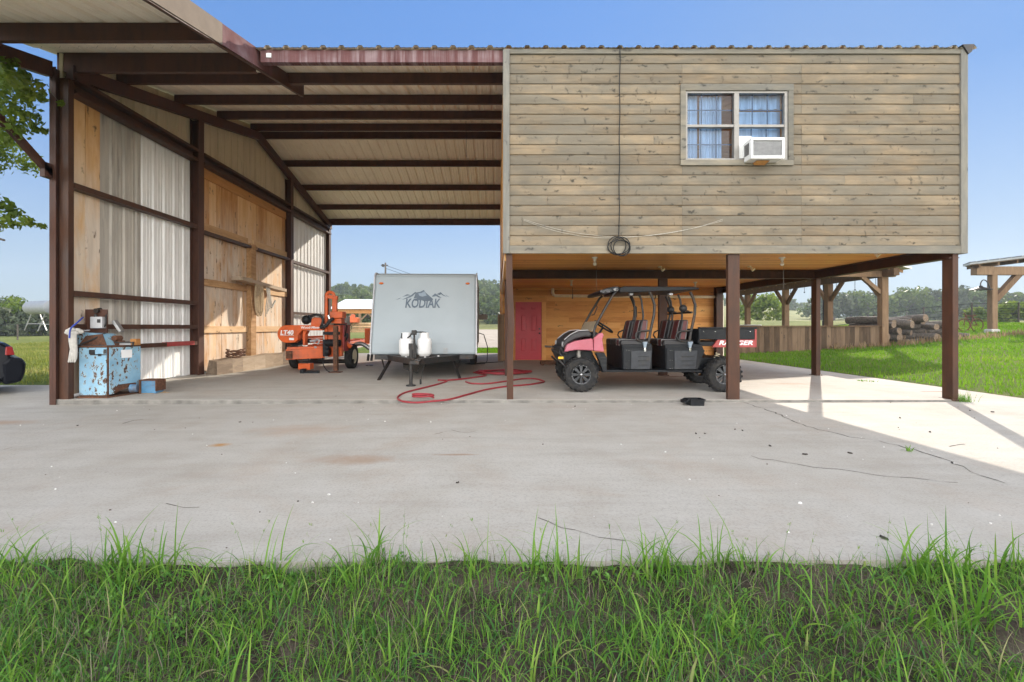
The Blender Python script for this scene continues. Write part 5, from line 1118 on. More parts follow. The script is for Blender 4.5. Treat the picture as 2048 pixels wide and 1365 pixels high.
# boxes on the floor
b0 = G(297, 788, .01); mb = MB(); bxx = thing('paint_tin_box', 'small blue metal box lying open beside the blue machine', 'box', tuple(b0))
mb.box(b0.x-.13, b0.x+.13, b0.y+.0, b0.y+.2, .015, .24); mb.build('box', MT['blue_paint'], bxx, bevel=.008)
mb = MB(); mb.box(b0.x-.16, b0.x-.131, b0.y-.02, b0.y+.22, .012, .26); mb.box(b0.x+.131, b0.x+.15, b0.y-.02, b0.y+.22, .06, .26); mb.box(b0.x-.13, b0.x+.13, b0.y-.01, b0.y+.21, .241, .26); mb.build('box_edges', MT['rust'], bxx, bevel=.004)
c0 = G(306, 786, .01); mb = MB(); mb.hexa([(c0.x-.14, c0.y-.12, .015), (c0.x+.1, c0.y-.14, .012), (c0.x+.2, c0.y+.06, .012), (c0.x-.2, c0.y+.1, .13)], [(c0.x-.14, c0.y-.12, .022), (c0.x+.1, c0.y-.14, .019), (c0.x+.2, c0.y+.06, .019), (c0.x-.2, c0.y+.1, .137)]); mb.box(c0.x+.1, c0.x+.3, c0.y-.02, c0.y+.0, .012, .02)
tag(mb.build('cardboard_sheet', MT['cardboard']), 'torn brown cardboard sheet on the floor by the small blue box', 'cardboard')
# ================================================================ LEFT WALL: SHELF PLANK, ROPES, BEAM, BLOCK
mb = MB(); mb.box(-7.2, -6.86, 12.5, 12.75, 2.43, 2.55); mb.bar((-7.0, 12.2, 2.5), (-6.92, 14.6, 2.36), .3, .1); tag(mb.build('shelf_plank', MT['timber'], None, bevel=.006), 'rough timber plank fixed across the wall stile, ropes hanging below it', 'plank')
mb = MB(); rr = random.Random(6)
for k in range(9):
    y = 13.0+k*.022; hh = rr.uniform(.75, 1.05); x = -6.85-.015*(k % 3); wv = rr.uniform(.1, .17)
    pts = [(x, y+wv*math.cos(a), 2.5-hh/2+hh/2*math.sin(a)) for a in [i*2*math.pi/22 for i in range(22)]]; mb.tube(pts, .024, 6, closed=True)
tag(mb.build('rope_coil', MT['rope'], None, smooth=60), 'thick coil of old grey rope hanging from the shelf plank', 'rope')
mb = MB()
for k in range(5):
    y = 13.5+k*.05; mb.tube(smooth_path([(-6.88, y, 2.42), (-6.84, y+.03*math.sin(k), 2.1), (-6.85, y-.06+.04*k, 1.8), (-6.86, y+.02*k-.05, 1.5+.08*k)]), .014, 6)
mb.bar((-6.84, 13.75, 1.78), (-6.82, 13.95, 2.0), .04, .04)
tag(mb.build('leather_straps', MT['cloth'], None, smooth=60), 'loose pale straps dangling right of the rope coil', 'straps')
q0, q1 = Vector((-6.78, 10.75, 0)), Vector((-6.5, 14.4, 0)); mb = MB(); dd = (q1-q0).normalized(); sd = Vector((dd.y, -dd.x, 0))
def lg(u, s_, z): return q0+dd*u+sd*s_+Vector((0, 0, z))
prevs = None; LL = (q1-q0).length
for i in range(9):
    u = LL*i/8; wv = .02*math.sin(i*2.1); cur = [lg(u, -.2, .06), lg(u, .21+wv, .062), lg(u, .2+wv, .40+wv), lg(u, -.16, .42-wv)]
    if i == 0: cur = [lg(u+.1, -.2, .06), lg(u, .15, .062), lg(u-.02, .16, .38), lg(u+.12, -.14, .4)]
    if prevs: mb.hexa(prevs, cur)
    prevs = cur
bm_ = mb.build('timber_beam', MT['timber'], None); tag(bm_, 'long squared timber beam lying along the foot of the plank wall', 'timber beam')
mb = MB(); cc = lg(.9, .0, .43)
for k in range(14): a0 = random.random()*6; mb.tube([cc+Vector((.16*math.cos(a)*(1+.2*math.sin(k)), .3*math.sin(a), .02+.012*k+.03*math.sin(a*2+k))) for a in [a0+i*.33 for i in range(17)]], .009, 5)
tag(mb.build('wire_coil', MT['rust'], None, smooth=60), 'tangled rusty wire coil resting on the long timber beam', 'wire')
g0 = G(419, 751, .06); mb = MB(); mb.box(-7.02, -6.72, 10.98, 11.28, .06, .2); mb.box(-7.0, -6.76, 11.0, 11.2, .201, .3, Matrix.Rotation(.3, 3, 'Z')); tag(mb.build('timber_block', MT['timber'], None, bevel=.01), 'short timber offcuts stacked by the second column', 'timber offcuts')
# ================================================================ SAWMILL
saw = thing('portable_sawmill', 'orange portable sawmill on two wheels left of the camper', 'sawmill', (PX(650, 12), 12, .06))
def S(zx, zy, Y=11.8): return P(530+zx/5.688, 540+zy/5.688, Y)
def sxz(zx, zy, Y=11.8): p = S(zx, zy, Y); return (p.x, p.z)
def spanel(name, pts, Y0_, Y1_, mat, bevel=.01, parent=saw):
    mb = MB(); mb.prism([sxz(a, b, Y0_) for a, b in pts], 'y', Y0_, Y1_); return mb.build(name, MT[mat], parent, bevel=bevel)
arc = lambda cx, cy, rx, ry, a0, a1, n: [(cx+rx*math.cos(R(a0+(a1-a0)*i/n)), cy+ry*math.sin(R(a0+(a1-a0)*i/n))) for i in range(n+1)]
cover = spanel('blade_cover', arc(245, 730, 105, 100, 90, 270, 14)+[(420, 630), (640, 632), (650, 650), (650, 690), (420, 690), (375, 740), (372, 800), (330, 830)], 11.55, 11.85, 'orange')
yc_ = 11.548
w_ = S(325, 730, yc_).x-S(175, 730, yc_).x
text_mesh('model_lettering', 'LT40', .16, MT['white_print'], cover, Matrix.Translation(S(175, 738, yc_)-ORG[saw.name])@Matrix.Rotation(R(90), 4, 'X'), shear=.15, bold=.006, width=w_)
mb = MB(); mb.box(S(175, 742, yc_).x, S(330, 742, yc_).x, yc_-.002, yc_-.0002, S(0, 747, yc_).z, S(0, 743, yc_).z); mb.box(S(275, 790, yc_).x, S(330, 790, yc_).x, yc_-.002, yc_-.0002, S(0, 800, yc_).z, S(0, 775, yc_).z); mb.build('cover_print', MT['white_print'], cover)
text_mesh('maker_lettering', 'Wood-Mizer', .08, MT['white_print'], cover, Matrix.Translation(S(408, 668, yc_)-ORG[saw.name])@Matrix.Rotation(R(90), 4, 'X'), shear=.1, bold=.002, width=S(622, 0, yc_).x-S(408, 0, yc_).x)
spanel('wheel_guard', [(430, 692), (480, 692), (455, 735), (455, 860), (430, 860), (425, 740)], 11.6, 11.8, 'orange')
mb = MB(); mb.cyl(S(275, 815), S(520, 808), .055); mb.cyl(S(300, 845), S(470, 840), .03); mb.build('guide_roller', MT['black'], saw, smooth=40)
mb = MB(); mb.cyl(S(515, 812, 11.6), S(600, 800, 11.6), .03); mb.tube([S(560, 830, 11.55), S(590, 790, 11.5), S(625, 800, 11.5), S(600, 850, 11.5)], .02, 7); mb.build('hydraulic_ram', MT['silver'], saw, smooth=40)
mb = MB()
for i, (za, zb2) in enumerate(((700, 870), (640, 770), (560, 700))): mb.bar(S(400+i*60, 770+i*25, 12.3), S(660, 760+i*30, 12.3), .06, .06)
mb.build('back_rails', MT['orange'], saw)
# bed beam, bed
mb = MB(); p0, p1 = S(238, 965, 11.3), S(675, 945, 11.75); mb.bar(p0, p1, .16, .26); mb.build('cross_beam', MT['orange'], saw, bevel=.012)
mb = MB(); mb.bar(S(250, 900, 11.4), S(670, 885, 11.8), .2, .09); mb.build('bed_top', MT['orange'], saw, bevel=.01)
mb = MB(); mb.box(S(240, 0, 11.2).x, S(305, 0, 11.2).x, 11.19, 11.24, S(0, 1010, 11.2).z, S(0, 925, 11.2).z); mb.cyl(S(288, 948, 11.18), S(288, 948, 11.1), .035); mb.build('end_plate', MT['rust'], saw)
mb = MB(); mb.box(S(535, 0).x, S(620, 0).x, 11.6, 11.72, S(0, 890).z, S(0, 868).z); mb.build('clamp_plate', MT['grey_metal'], saw, bevel=.006)
# mast
mb = MB(); pts = [S(697, 980, 11.7), S(697, 320, 11.7)]+[S(a, b, 11.7) for a, b in arc(742, 300, 45, 45, 180, 360, 10)]+[S(787, 320, 11.7)]; mb.tube(pts, .042, 10); mb.build('mast_tube', MT['orange'], saw, smooth=50)
mb = MB(); a, c = S(715, 305, 11.72), S(828, 320, 11.72); mb.bar(a, c, .1, .09); a, c = S(795, 300, 11.74), S(795, 500, 11.74); mb.bar(a, c, .1, .12); mb.build('mast_post', MT['orange'], saw, bevel=.01)
def sbox(name, zx0, zx1, zy0, zy1, Ya, Yb, mat, bevel=.012, parent=saw): mb = MB(); a, c = S(zx0, zy1, Ya), S(zx1, zy0, Ya); mb.box(a.x, c.x, Ya, Yb, a.z, c.z); return mb.build(name, MT[mat], parent, bevel=bevel)
sbox('control_box', 738, 880, 475, 550, 11.55, 11.85, 'orange'); sbox('control_box', 752, 870, 552, 612, 11.6, 11.85, 'orange')
sbox('head_carriage', 715, 855, 625, 990, 11.72, 12.0, 'orange'); sbox('side_housing', 860, 900, 600, 930, 11.9, 12.4, 'red_paint')
sbox('lower_box', 800, 870, 890, 985, 11.55, 11.7, 'orange'); sbox('label_band', 660, 850, 705, 740, 11.64, 11.66, 'black', .002)
sbox('coolant_tank', 878, 930, 520, 640, 12.1, 12.4, 'cloth', .04)
mb = MB(); a = S(745, 850, 11.5); mb.cyl(S(700, 830, 11.58), S(850, 835, 11.5), .09); mb.cyl(S(700, 930, 11.6), S(740, 930, 11.6), .1); mb.box(S(700, 0).x, S(750, 0).x, 11.55, 11.7, S(0, 980).z, S(0, 790).z); mb.build('winch_motor', MT['black'], saw, smooth=40)
mb = MB(); mb.cyl(S(440, 580, 11.75), S(520, 555, 11.75), .1); mb.sphere(S(470, 570, 11.7), .12, 12); mb.build('air_filter', MT['black'], saw, smooth=50)
spanel('engine_guard', [(520, 632), (530, 560), (560, 540), (640, 545), (655, 590), (630, 632)], 11.6, 11.8, 'orange')
mb = MB(); mb.tube(smooth_path([S(520, 530, 11.6), S(580, 510, 11.55), (S(640, 530, 11.55)), S(660, 580, 11.55), S(640, 640, 11.55)]), .035, 8); mb.tube(smooth_path([S(630, 655, 11.52), S(690, 640, 11.5), S(740, 580, 11.5), S(780, 555, 11.5)]), .045, 8); mb.tube(smooth_path([S(780, 620, 11.6), S(920, 628, 11.7), S(920, 700, 11.8), S(905, 760, 11.9)]), .018, 6)
for k in range(4): mb.tube(smooth_path([S(880, 760+k*12, 12.0), S(910+k*8, 725, 12.0), S(930+k*4, 770, 12.0), S(900, 830, 12.0)]), .014, 6)
mb.tube(smooth_path([S(655, 1000, 11.5), S(665, 1080, 11.5), S(700, 1140, 11.45), S(730, 1165, 11.4), S(620, 1180, 11.35), S(520, 1192, 11.3)]), .012, 6); mb.build('hoses', MT['cable'], saw, smooth=50)
mb = MB(); mb.tube([S(640, 480, 11.8), S(635, 500, 11.8), S(650, 510, 11.8), S(640, 495, 11.8)], .008, 5); mb.cyl(S(735, 560, 11.5), S(720, 520, 11.5), .03); mb.build('engine_bits', MT['chrome'], saw)
mb = MB(); p0 = S(805, 640, 11.4); p1 = S(808, 1150, 11.4); mb.bar(p0, p1, .1, .12, (0, 1, 0)); mb.box(p1.x-.14, p1.x+.14, 11.28, 11.52, .045, .075); mb.build('outrigger_leg', MT['rust'], saw, bevel=.006)
sbox('tool_tray', 375, 510, 1068, 1138, 11.35, 11.6, 'orange'); mb = MB(); mb.cyl(S(385, 1030, 11.5), S(500, 1030, 11.5), .05); mb.cyl(S(395, 1055, 11.5), S(490, 1060, 11.5), .03); mb.build('tray_rollers', MT['dark_metal'], saw, smooth=40)
mb = MB(); mb.bar(S(430, 1170, 11.2), S(615, 1165, 11.2), .1, .08); mb.bar(S(415, 1172, 11.2), S(455, 1172, 11.2), .2, .2); mb.build('hitch_bar', MT['black'], saw, bevel=.01)
mb = MB(); mb.cyl(S(330, 1045, 12.4), S(1010, 1040, 12.4), .06); mb.bar(S(560, 1000, 12.2), S(640, 1000, 12.2), .5, .1); mb.build('axle', MT['dark_metal'], saw, smooth=40)
wr = [P(703, 706, 12.55), P(594, 709, 12.55)]
for i, p in enumerate(wr):
    mb = MB(); lr = p-ORG[saw.name]
    rwheel(saw, lr.x, lr.y, .33, .34, .22, 'pvc')
mb = MB(); mb.tube([S(965+i*12, 900-60*math.sin(i/19*3.14), 12.9) for i in range(20)], .06, 8); mb.build('fender', MT['grey_metal'], saw, smooth=50)
mb = MB(); mb.bar((PX(660, 12.2), 12.2, .62), (PX(735, 18), 18.2, .62), .12, .2); mb.bar((PX(620, 12.2), 12.2, .62), (PX(706, 18), 18.2, .62), .12, .2)
for k in range(5): t_ = k/4; mb.bar((PX(660, 12.2)*(1-t_)+PX(735, 18)*t_, 12.4+5.6*t_, .7), (PX(620, 12.2)*(1-t_)+PX(706, 18)*t_, 12.4+5.6*t_, .7), .1, .08)
mb.build('log_bed', MT['orange'], saw, bevel=.008)
mb = MB(); a = S(1173, 835, 13.6); mb.bar(a, S(1173, 665, 13.6), .16, .16); mb.bar(S(900, 805, 12.2), S(985, 880, 12.2), .1, .1); mb.build('log_stop', MT['orange'], saw, bevel=.01)
mb = MB(); 
for zx in (1180, 1220): mb.bar(S(zx, 960, 13.4), S(zx-10, 1035, 13.4), .06, .06); mb.box(S(zx-25, 0, 13.4).x, S(zx+5, 0, 13.4).x, 13.33, 13.47, .05, .08)
mb.build('bed_legs', MT['dark_metal'], saw)
# ================================================================ BLACK CAR, FUEL TANK, POLE, FAR SHED, PAVILIONS
def car(name, label, x, y, z, rz, paint, tail='red_lens', L_=4.6, H=1.42):
    t = thing(name, label, 'car', (x, y, z), rz)
    k = L_/4.6; hw = .88; h = H/1.42
    low = [(0.04, .34), (-.02, .5), (.0, .66), (.05, .74), (.07, .93*h), (.16, 1.0*h), (.75, 1.03*h), (3.2, .98*h), (4.2, .86*h), (4.52, .7), (4.56, .4), (4.4, .2), (.25, .2)]
    cab = [(.62, 1.0*h), (1.15, 1.36*h), (1.7, 1.42*h), (2.5, 1.4*h), (3.35, .98*h)]
    def loft(prof, w0, w1, mat, nm, par, bevel):
        mb = MB(); n = len(prof); rows = []
        zmin = min(p[1] for p in prof); zmax = max(p[1] for p in prof)
        for s_ in (-1, -.86, .86, 1):
            q = .045 if abs(s_) == 1 else 0
            rows.append([(-(a*k+ (q if a < 2 else -q)), s_*(w0+(w1-w0)*(b-zmin)/(zmax-zmin)), b-(q*.5 if b > .6 else -q)) for a, b in prof])
        vs = [p for r_ in rows for p in r_]; fs = [tuple(range(n)), tuple(range(4*n-1, 3*n-1, -1))]
        for j in range(3): fs += [(j*n+i, (j+1)*n+i, (j+1)*n+(i+1) % n, j*n+(i+1) % n) for i in range(n)]
        mb._add(vs, fs); return mb.build(nm, mat, par, local=True, smooth=50, bevel=bevel)
    body = loft(low, hw, hw-.06, paint, 'body', t, .03); loft(cab, hw-.1, hw-.28, MT['car_glass'], 'cabin_glass', t, .03)
    mb = MB(); mb.box(-2.6*k, -1.25*k, -.6, .6, 1.39*h, 1.43*h); mb.build('roof', paint, t, local=True, bevel=.02)
    mb = MB(); mb.prism([(.15, .2), (-.06, .24), (-.11, .42), (-.12, .58), (-.07, .7), (.12, .72), (.2, .6), (.2, .22)], 'y', -hw+.0, hw-.0); mb.V = [(-p[0]*k, p[1], p[2]) for p in mb.V]; mb.build('bumper', paint, t, local=True, bevel=.07)
    for s_ in (-1, 1):
        mb = MB(); mb.hexa([(-.03, s_*.5, .76), (-.03, s_*.86, .76), (-.16, s_*.885, .76), (-.16, s_*.5, .76)], [(-.055, s_*.5, .92*h), (-.06, s_*.83, .92*h), (-.15, s_*.86, .92*h), (-.15, s_*.5, .92*h)]); mb.build('tail_light', MT[tail], t, local=True, bevel=.015)
        for xx in (-.95*k, -3.65*k): rwheel(t, xx, s_*(hw-.1), .31, .32, .2, axis='y')
    return t
car('parked_car', 'rear end of a glossy black sedan at the left edge', -9.9, 9.3, -.1, R(50), MT['black_gloss'])
car('far_car', 'pale car seen small behind the tail of the buggy', 14.9, 31.0, -.1, R(160), MT['white_paint'])
ft = thing('fuel_tank', 'white cylindrical farm fuel tank on tall legs beyond the left wall', 'fuel tank', (PX(95, 30), 30, .1))
e0, e1 = P(62, 616, 31.5), P(106, 615, 29.2); ax = (e1-e0); LL = ax.length
mb = MB(); mb.lathe([(.05, -.03), (.38, 0), (.45, .06), (.45, LL-.06), (.38, LL), (.05, LL+.05)], e0, ax, 28); mb.build('tank', MT['tank_grey'], ft, smooth=40)
for f_ in (.22, .85):
    c = e0+ax*f_
    for s_ in (-1, 1):
        mb = MB(); mb.tube([c+Vector((s_*.25, 0, -.35)), c+Vector((s_*.75, 0, -1.55))], .035, 6); mb.build('leg', MT['grey_metal'], ft)
    mb = MB(); mb.tube([c+Vector((-.6, 0, -1.1)), c+Vector((.6, 0, -1.1))], .025, 6); mb.build('cross_bar', MT['grey_metal'], ft)
pl = thing('power_pole', 'wooden power pole rising behind the camper roof', 'power pole', (PX(771, 62), 62, .6))
mb = MB(); x = PX(771, 62); mb.cyl((x, 62, .5), (x, 62, PZ(526, 62)), .16, .11); mb.build('pole', MT['bark'], pl, smooth=40)
mb = MB(); mb.bar((x-.6, 62, PZ(531, 62)), (x+.35, 62, PZ(531, 62)), .1, .12); mb.box(x-.45, x-.2, 61.8, 62.2, PZ(534, 62), PZ(529, 62)); mb.build('cross_arm', MT['dark_metal'], pl)
mb = MB()
for y, py in ((62, 531), (62, 537)): mb.tube([Vector((x, 62, PZ(py, 62))).lerp(Vector((9.0, 70, 5.2-.05*(py-531))), i/16)+Vector((0, 0, -1.2*math.sin(i/16*3.14))) for i in range(17)], .025, 4)
mb.build('overhead_wire', MT['cable'], pl)
sh = thing('far_shed', 'open shed with a pale metal roof and timber posts behind the sawmill', 'shed', (PX(720, 58), 58, .6))
xa, xb = PX(664, 58), PX(775, 58); ze = PZ(619, 58); zr_ = PZ(604, 62)
mb = MB(); mb.hexa([(xa, 56.8, ze), (xb, 56.8, ze), (xb, 63, zr_+.3), (xa, 63, zr_+.3)], [(xa, 56.8, ze+.1), (xb, 56.8, ze+.1), (xb, 63, zr_+.4), (xa, 63, zr_+.4)]); mb.build('roof', MT['wall_white'], sh)
mb = MB(); mb.box(xa+.3, xb, 57.2, 57.4, ze-.55, ze-.02); mb.build('roof_beam', MT['plank_orange'], sh)
for px in (690, 720, 752): 
    x = PX(px, 57.3); mb = MB(); mb.box(x-.14, x+.14, 57.16, 57.44, .4, ze-.56); mb.bar((x, 57.3, ze-1.5), (x-1.0, 57.3, ze-.5), .15, .15); mb.bar((x, 57.3, ze-1.5), (x+1.0, 57.3, ze-.5), .15, .15); mb.build('post', MT['pav_wood'], sh)
for i, (px, w_, h_, lab) in enumerate(((690, 2.0, 1.4, 'taller lumber stack under the far shed'), (722, 2.2, 1.1, 'lower lumber stack at the right under the far shed'))):
    x = PX(px, 55); mb = MB(); zz = .55
    while zz < .55+h_: mb.box(x-w_/2+random.uniform(-.1, .1), x+w_/2+random.uniform(-.1, .1), 54.5, 55.6, zz, zz+.14); zz += .2
    tag(mb.build('lumber_stack', MT['rail_wood'], None), lab, 'lumber')
x = PX(708, 54); mb = MB(); mb.box(x-.6, x+.5, 53.6, 54.6, 1.7, 2.3); mb.prism([(x-.9, 1.65), (x-.2, 1.65), (x+.1, 2.6), (x-.2, 2.7)], 'y', 53.8, 54.3); tag(mb.build('orange_scrap', MT['orange'], None, bevel=.05), 'small orange machine part lying on the far lumber', 'machine part')
# pavilion on the right with a half wall of boards
PXX = 17.0
pv = thing('board_pavilion', 'open timber pavilion with a board half wall right of the barn', 'pavilion', (PXX, 25, .2))
posts = [20.1, 23.4, 26.9, 31.0]
def beam_z(y): return 3.42
for y in posts:
    z0 = float(terrain(PXX, y))-.1; mb = MB(); mb.box(PXX-.14, PXX+.14, y-.14, y+.14, z0, 3.4); mb.build('post', MT['pav_wood'], pv, bevel=.015)
    for s_ in (-1, 1):
        if y == 20.1 and s_ < 0: continue
        mb = MB(); mb.bar((PXX, y+s_*.12, 2.55), (PXX, y+s_*.95, 3.42), .14, .16); mb.build('brace', MT['pav_wood'], pv)
mb = MB(); mb.bar((PXX, 20.1, 2.6), (PXX-.95, 20.1, 3.42), .14, .16); mb.build('brace', MT['pav_wood'], pv)
mb = MB(); mb.box(PXX-.12, PXX+.12, 19.4, 33, 3.4, 3.72); mb.build('eave_beam', MT['pav_wood'], pv)
mb = MB(); mb.box(10.5, PXX+.5, 20.0, 20.2, 3.4, 3.68); mb.build('end_beam', MT['pav_wood'], pv)
mb = MB(); mb.hexa([(17.55, 19.3, 3.66), (17.55, 33.5, 3.66), (10.5, 33.5, 5.4), (10.5, 19.3, 5.4)], [(17.55, 19.3, 3.73), (17.55, 33.5, 3.73), (10.5, 33.5, 5.47), (10.5, 19.3, 5.47)]); mb.build('roof', MT['wall_white'], pv)
for i in range(16):
    y = 19.6+i*.88; mb = MB(); mb.hexa([(17.45, y, 3.53), (17.45, y+.06, 3.53), (10.6, y+.06, 5.27), (10.6, y, 5.27)][::-1], [(17.45, y, 3.65), (17.45, y+.06, 3.65), (10.6, y+.06, 5.36), (10.6, y, 5.36)][::-1]); mb.build('rafter', MT['rail_wood'], pv)
mb = MB(); rr = random.Random(9); y = 20.25
while y < 32.5:
    wd = rr.uniform(.15, .24); mb.box(PXX-.04+rr.uniform(-.006, .006), PXX+.0, y, y+wd-.008, -.35 if y > 26 else -.05, 1.2); y += wd
x = 10.6
while x < PXX-.15: wd = rr.uniform(.15, .24); mb.box(x, min(x+wd-.008, PXX-.15), 20.1, 20.13+rr.uniform(-.006, .006), .02, 1.2); x += wd
mb.build('half_wall', MT['half_wall'], pv)
mb = MB(); mb.box(10.6, PXX-.15, 20.03, 20.2, 1.205, 1.25); mb.build('wall_cap', MT['pav_wood'], pv)
mb = MB()
for i in range(10):
    y = 20.6+i*1.2; mb.cyl((PXX+.1, y, 3.4), (PXX+.1, y, 3.1-.1*math.sin(i)), .01); mb.sphere((PXX+.1, y, 3.05-.1*math.sin(i)), .04, 8)
mb.build('string_lights', MT['cable'], pv)
dp = MB(); dp.cyl((PX(1648, 24.5), 24.5, 0), (PX(1648, 24.5), 24.5, 4), .06); tag(dp.build('steel_pole', MT['dark_metal'], None, smooth=40), 'thin dark steel pole left of the pavilion braces', 'pole')
# right pavilion
rp_ = thing('lamp_pavilion', 'timber pavilion with a barn lamp at the far right', 'pavilion', (23.9, 22, .9))
px_, py_ = 23.9, 22.0; zb_ = float(terrain(px_, py_))
mb = MB(); mb.box(px_-.13, px_+.13, py_-.13, py_+.13, zb_+.1, 3.75); mb.build('post', MT['pav_wood'], rp_, bevel=.02)
mb = MB(); mb.box(px_-.24, px_+.2, py_-.2, py_+.2, zb_-.3, zb_+.16); mb.build('stone_foot', MT['stone'], rp_, bevel=.06)
mb = MB(); mb.box(px_-.9, 34, py_-.15, py_+.15, 3.7, 4.1); mb.build('beam', MT['pav_wood'], rp_)
mb = MB(); mb.bar((px_+.1, py_, 2.5), (px_+1.35, py_, 3.85), .22, .24); mb.build('brace', MT['pav_wood'], rp_)
def rz_(x, o=0): return 4.15+(x-22.4)*.1207+o
def plank_roof(name, mat, a, b, inset=0):
    mb = MB(); c = [(22.4+inset, 21.6+inset), (34, 21.6+inset), (34, 28-inset), (28.6+inset, 28-inset)]
    mb.hexa([(x, y, rz_(x, a)) for x, y in c], [(x, y, rz_(x, b)) for x, y in c])
    if name == 'roof':
        for i in range(20): x = 22.7+i*.55; mb.box(x-.03, x+.03, 21.59, min(28, 21.6+(x-22.4)*1.03), rz_(x, .07), rz_(x, .13))
    mb.build(name, mat, rp_)
plank_roof('roof', MT['roof_top'], 0, .08); plank_roof('roof_deck', MT['pav_wood'], -.04, -.004, .08)
for i in range(12):
    x = 23.0+i*.9; y1 = min(27.8, 21.6+(x-22.6)*1.03); mb = MB()
    if y1 > 22: mb.hexa([(x, 21.75, rz_(x, -.2)), (x+.08, 21.75, rz_(x, -.2)), (x+.08, y1, rz_(x, -.2)), (x, y1, rz_(x, -.2))], [(x, 21.75, rz_(x, -.045)), (x+.08, 21.75, rz_(x, -.045)), (x+.08, y1, rz_(x, -.045)), (x, y1, rz_(x, -.045))]); mb.build('rafter', MT['pav_wood'], rp_)
ln = thing('barn_lamp', 'black gooseneck barn lamp on the far right pavilion post', 'lamp', (px_-.25, py_-.1, 3.0))
lx = px_-.25; mb = MB(); mb.tube(smooth_path([(lx+.05, py_-.1, 2.95), (lx-.1, py_-.1, 3.35), (lx-.3, py_-.1, 3.45), (lx-.42, py_-.1, 3.3), (lx-.42, py_-.1, 3.15)]), .025, 7); mb.build('gooseneck', MT['dark_metal'], ln, smooth=50)
mb = MB(); mb.lathe([(.05, .16), (.08, .1), (.12, .08), (.42, -.03), (.43, -.05), (.1, .06)], (lx-.42, py_-.1, 3.02), (0, 0, 1), 20); mb.build('lamp_shade', MT['dark_metal'], ln, smooth=40)
# log pile, wire fence, bicycle
lg0 = None; rr = random.Random(12)
def make_log(L_, r_):
    mb = MB(); n = 12; pts = [(0, -L_/2+L_*i/5, 0) for i in range(6)]
    mb.tube([(x+rr.uniform(-.02, .02), y, z+rr.uniform(-.02, .02)) for x, y, z in pts], [r_*rr.uniform(.92, 1.08) for _ in pts], n)
    b = mb.build('log', MT['bark'], None, smooth=40)
    me = b.data; me.materials.append(MT['log_end'])
    for p in me.polygons:
        if len(p.vertices) > 4: p.material_index = 1
    return b
protos = []; k = 0
for row_, (n_, zz) in enumerate(((13, .12), (13, .38), (12, .64), (11, .9), (8, 1.14))):
    for i in range(n_):
        o = make_log(rr.uniform(1.3, 2.1), rr.uniform(.11, .19)) if len(protos) < 7 else protos[k % 7].copy()
        if len(protos) < 7: protos.append(o)
        else: COL.objects.link(o)
        o.location = (17.5+i*.29+(row_ % 2)*.14+rr.uniform(-.05, .05), 21.6+rr.uniform(-.2, .2), .35+zz+rr.uniform(-.04, .04)); 
        side_ = rr.random() < .12+.04*i
        o.rotation_euler = (rr.uniform(-.12, .12), rr.uniform(0, 6), rr.uniform(-.25, .25)+(1.2 if side_ else .25)); k += 1
        tag(o, 'weathered cut log in the rough log pile beside the board pavilion', 'log', 'logs piled beside the pavilion')
wf = thing('wire_fence', 'wire fence with thin posts crossing the field behind the log pile', 'fence', (25, 27, .5))
fp = [Vector((18.2+i*3.2, 25.5+.4*i, 0)) for i in range(9)]
for p in fp:
    z = float(terrain(p.x, p.y)); mb = MB(); mb.cyl((p.x, p.y, z-.2), (p.x, p.y, z+1.3), .045, n=7); mb.build('fence_post', MT['bark'], wf, smooth=40)
for h_ in (.35, .65, .95, 1.25):
    mb = MB(); mb.tube([(p.x, p.y, float(terrain(p.x, p.y))+h_) for p in fp], .014, 4); mb.build('wire', MT['cable'], wf)
bk = thing('old_bicycle', 'old bicycle frame standing in the grass by the wire fence', 'bicycle', (PX(1942, 23.5), 23.5, 1.0))
bz = float(terrain(PX(1942, 23.5), 23.5)); wr_ = .32
wx = [PX(1928, 23.5), PX(1954, 23.5)]
for x in wx:
    mb = MB(); mb.tube(mb.ring(Vector((x, 23.5, bz+wr_)), Vector((0, 1, 0)), wr_, 22), .025, 6, closed=True)
    for i in range(9): a = i*.698; mb.tube([(x, 23.5, bz+wr_), (x+wr_*math.cos(a), 23.5, bz+wr_+wr_*math.sin(a))], .006, 4)
    mb.build('wheel', MT['rust'], bk, smooth=50)
a, c = Vector((wx[0], 23.5, bz+wr_)), Vector((wx[1], 23.5, bz+wr_)); mid_ = (a+c)/2+Vector((0, 0, -.02)); st = mid_+Vector((.12, 0, .45)); hd = a+Vector((.08, 0, .5))
mb = MB()
for p, q in ((a, hd), (hd, st), (hd, mid_), (mid_, st), (st, c), (mid_, c), (hd, hd+Vector((-.08, 0, .12)))): mb.tube([p, q], .022, 6)
mb.box(st.x-.1, st.x+.12, 23.43, 23.57, st.z+.04, st.z+.09); mb.tube([hd+Vector((-.08, -.25, .12)), hd+Vector((-.08, .25, .12))], .018, 6); mb.build('frame', MT['rust'], bk, smooth=50)
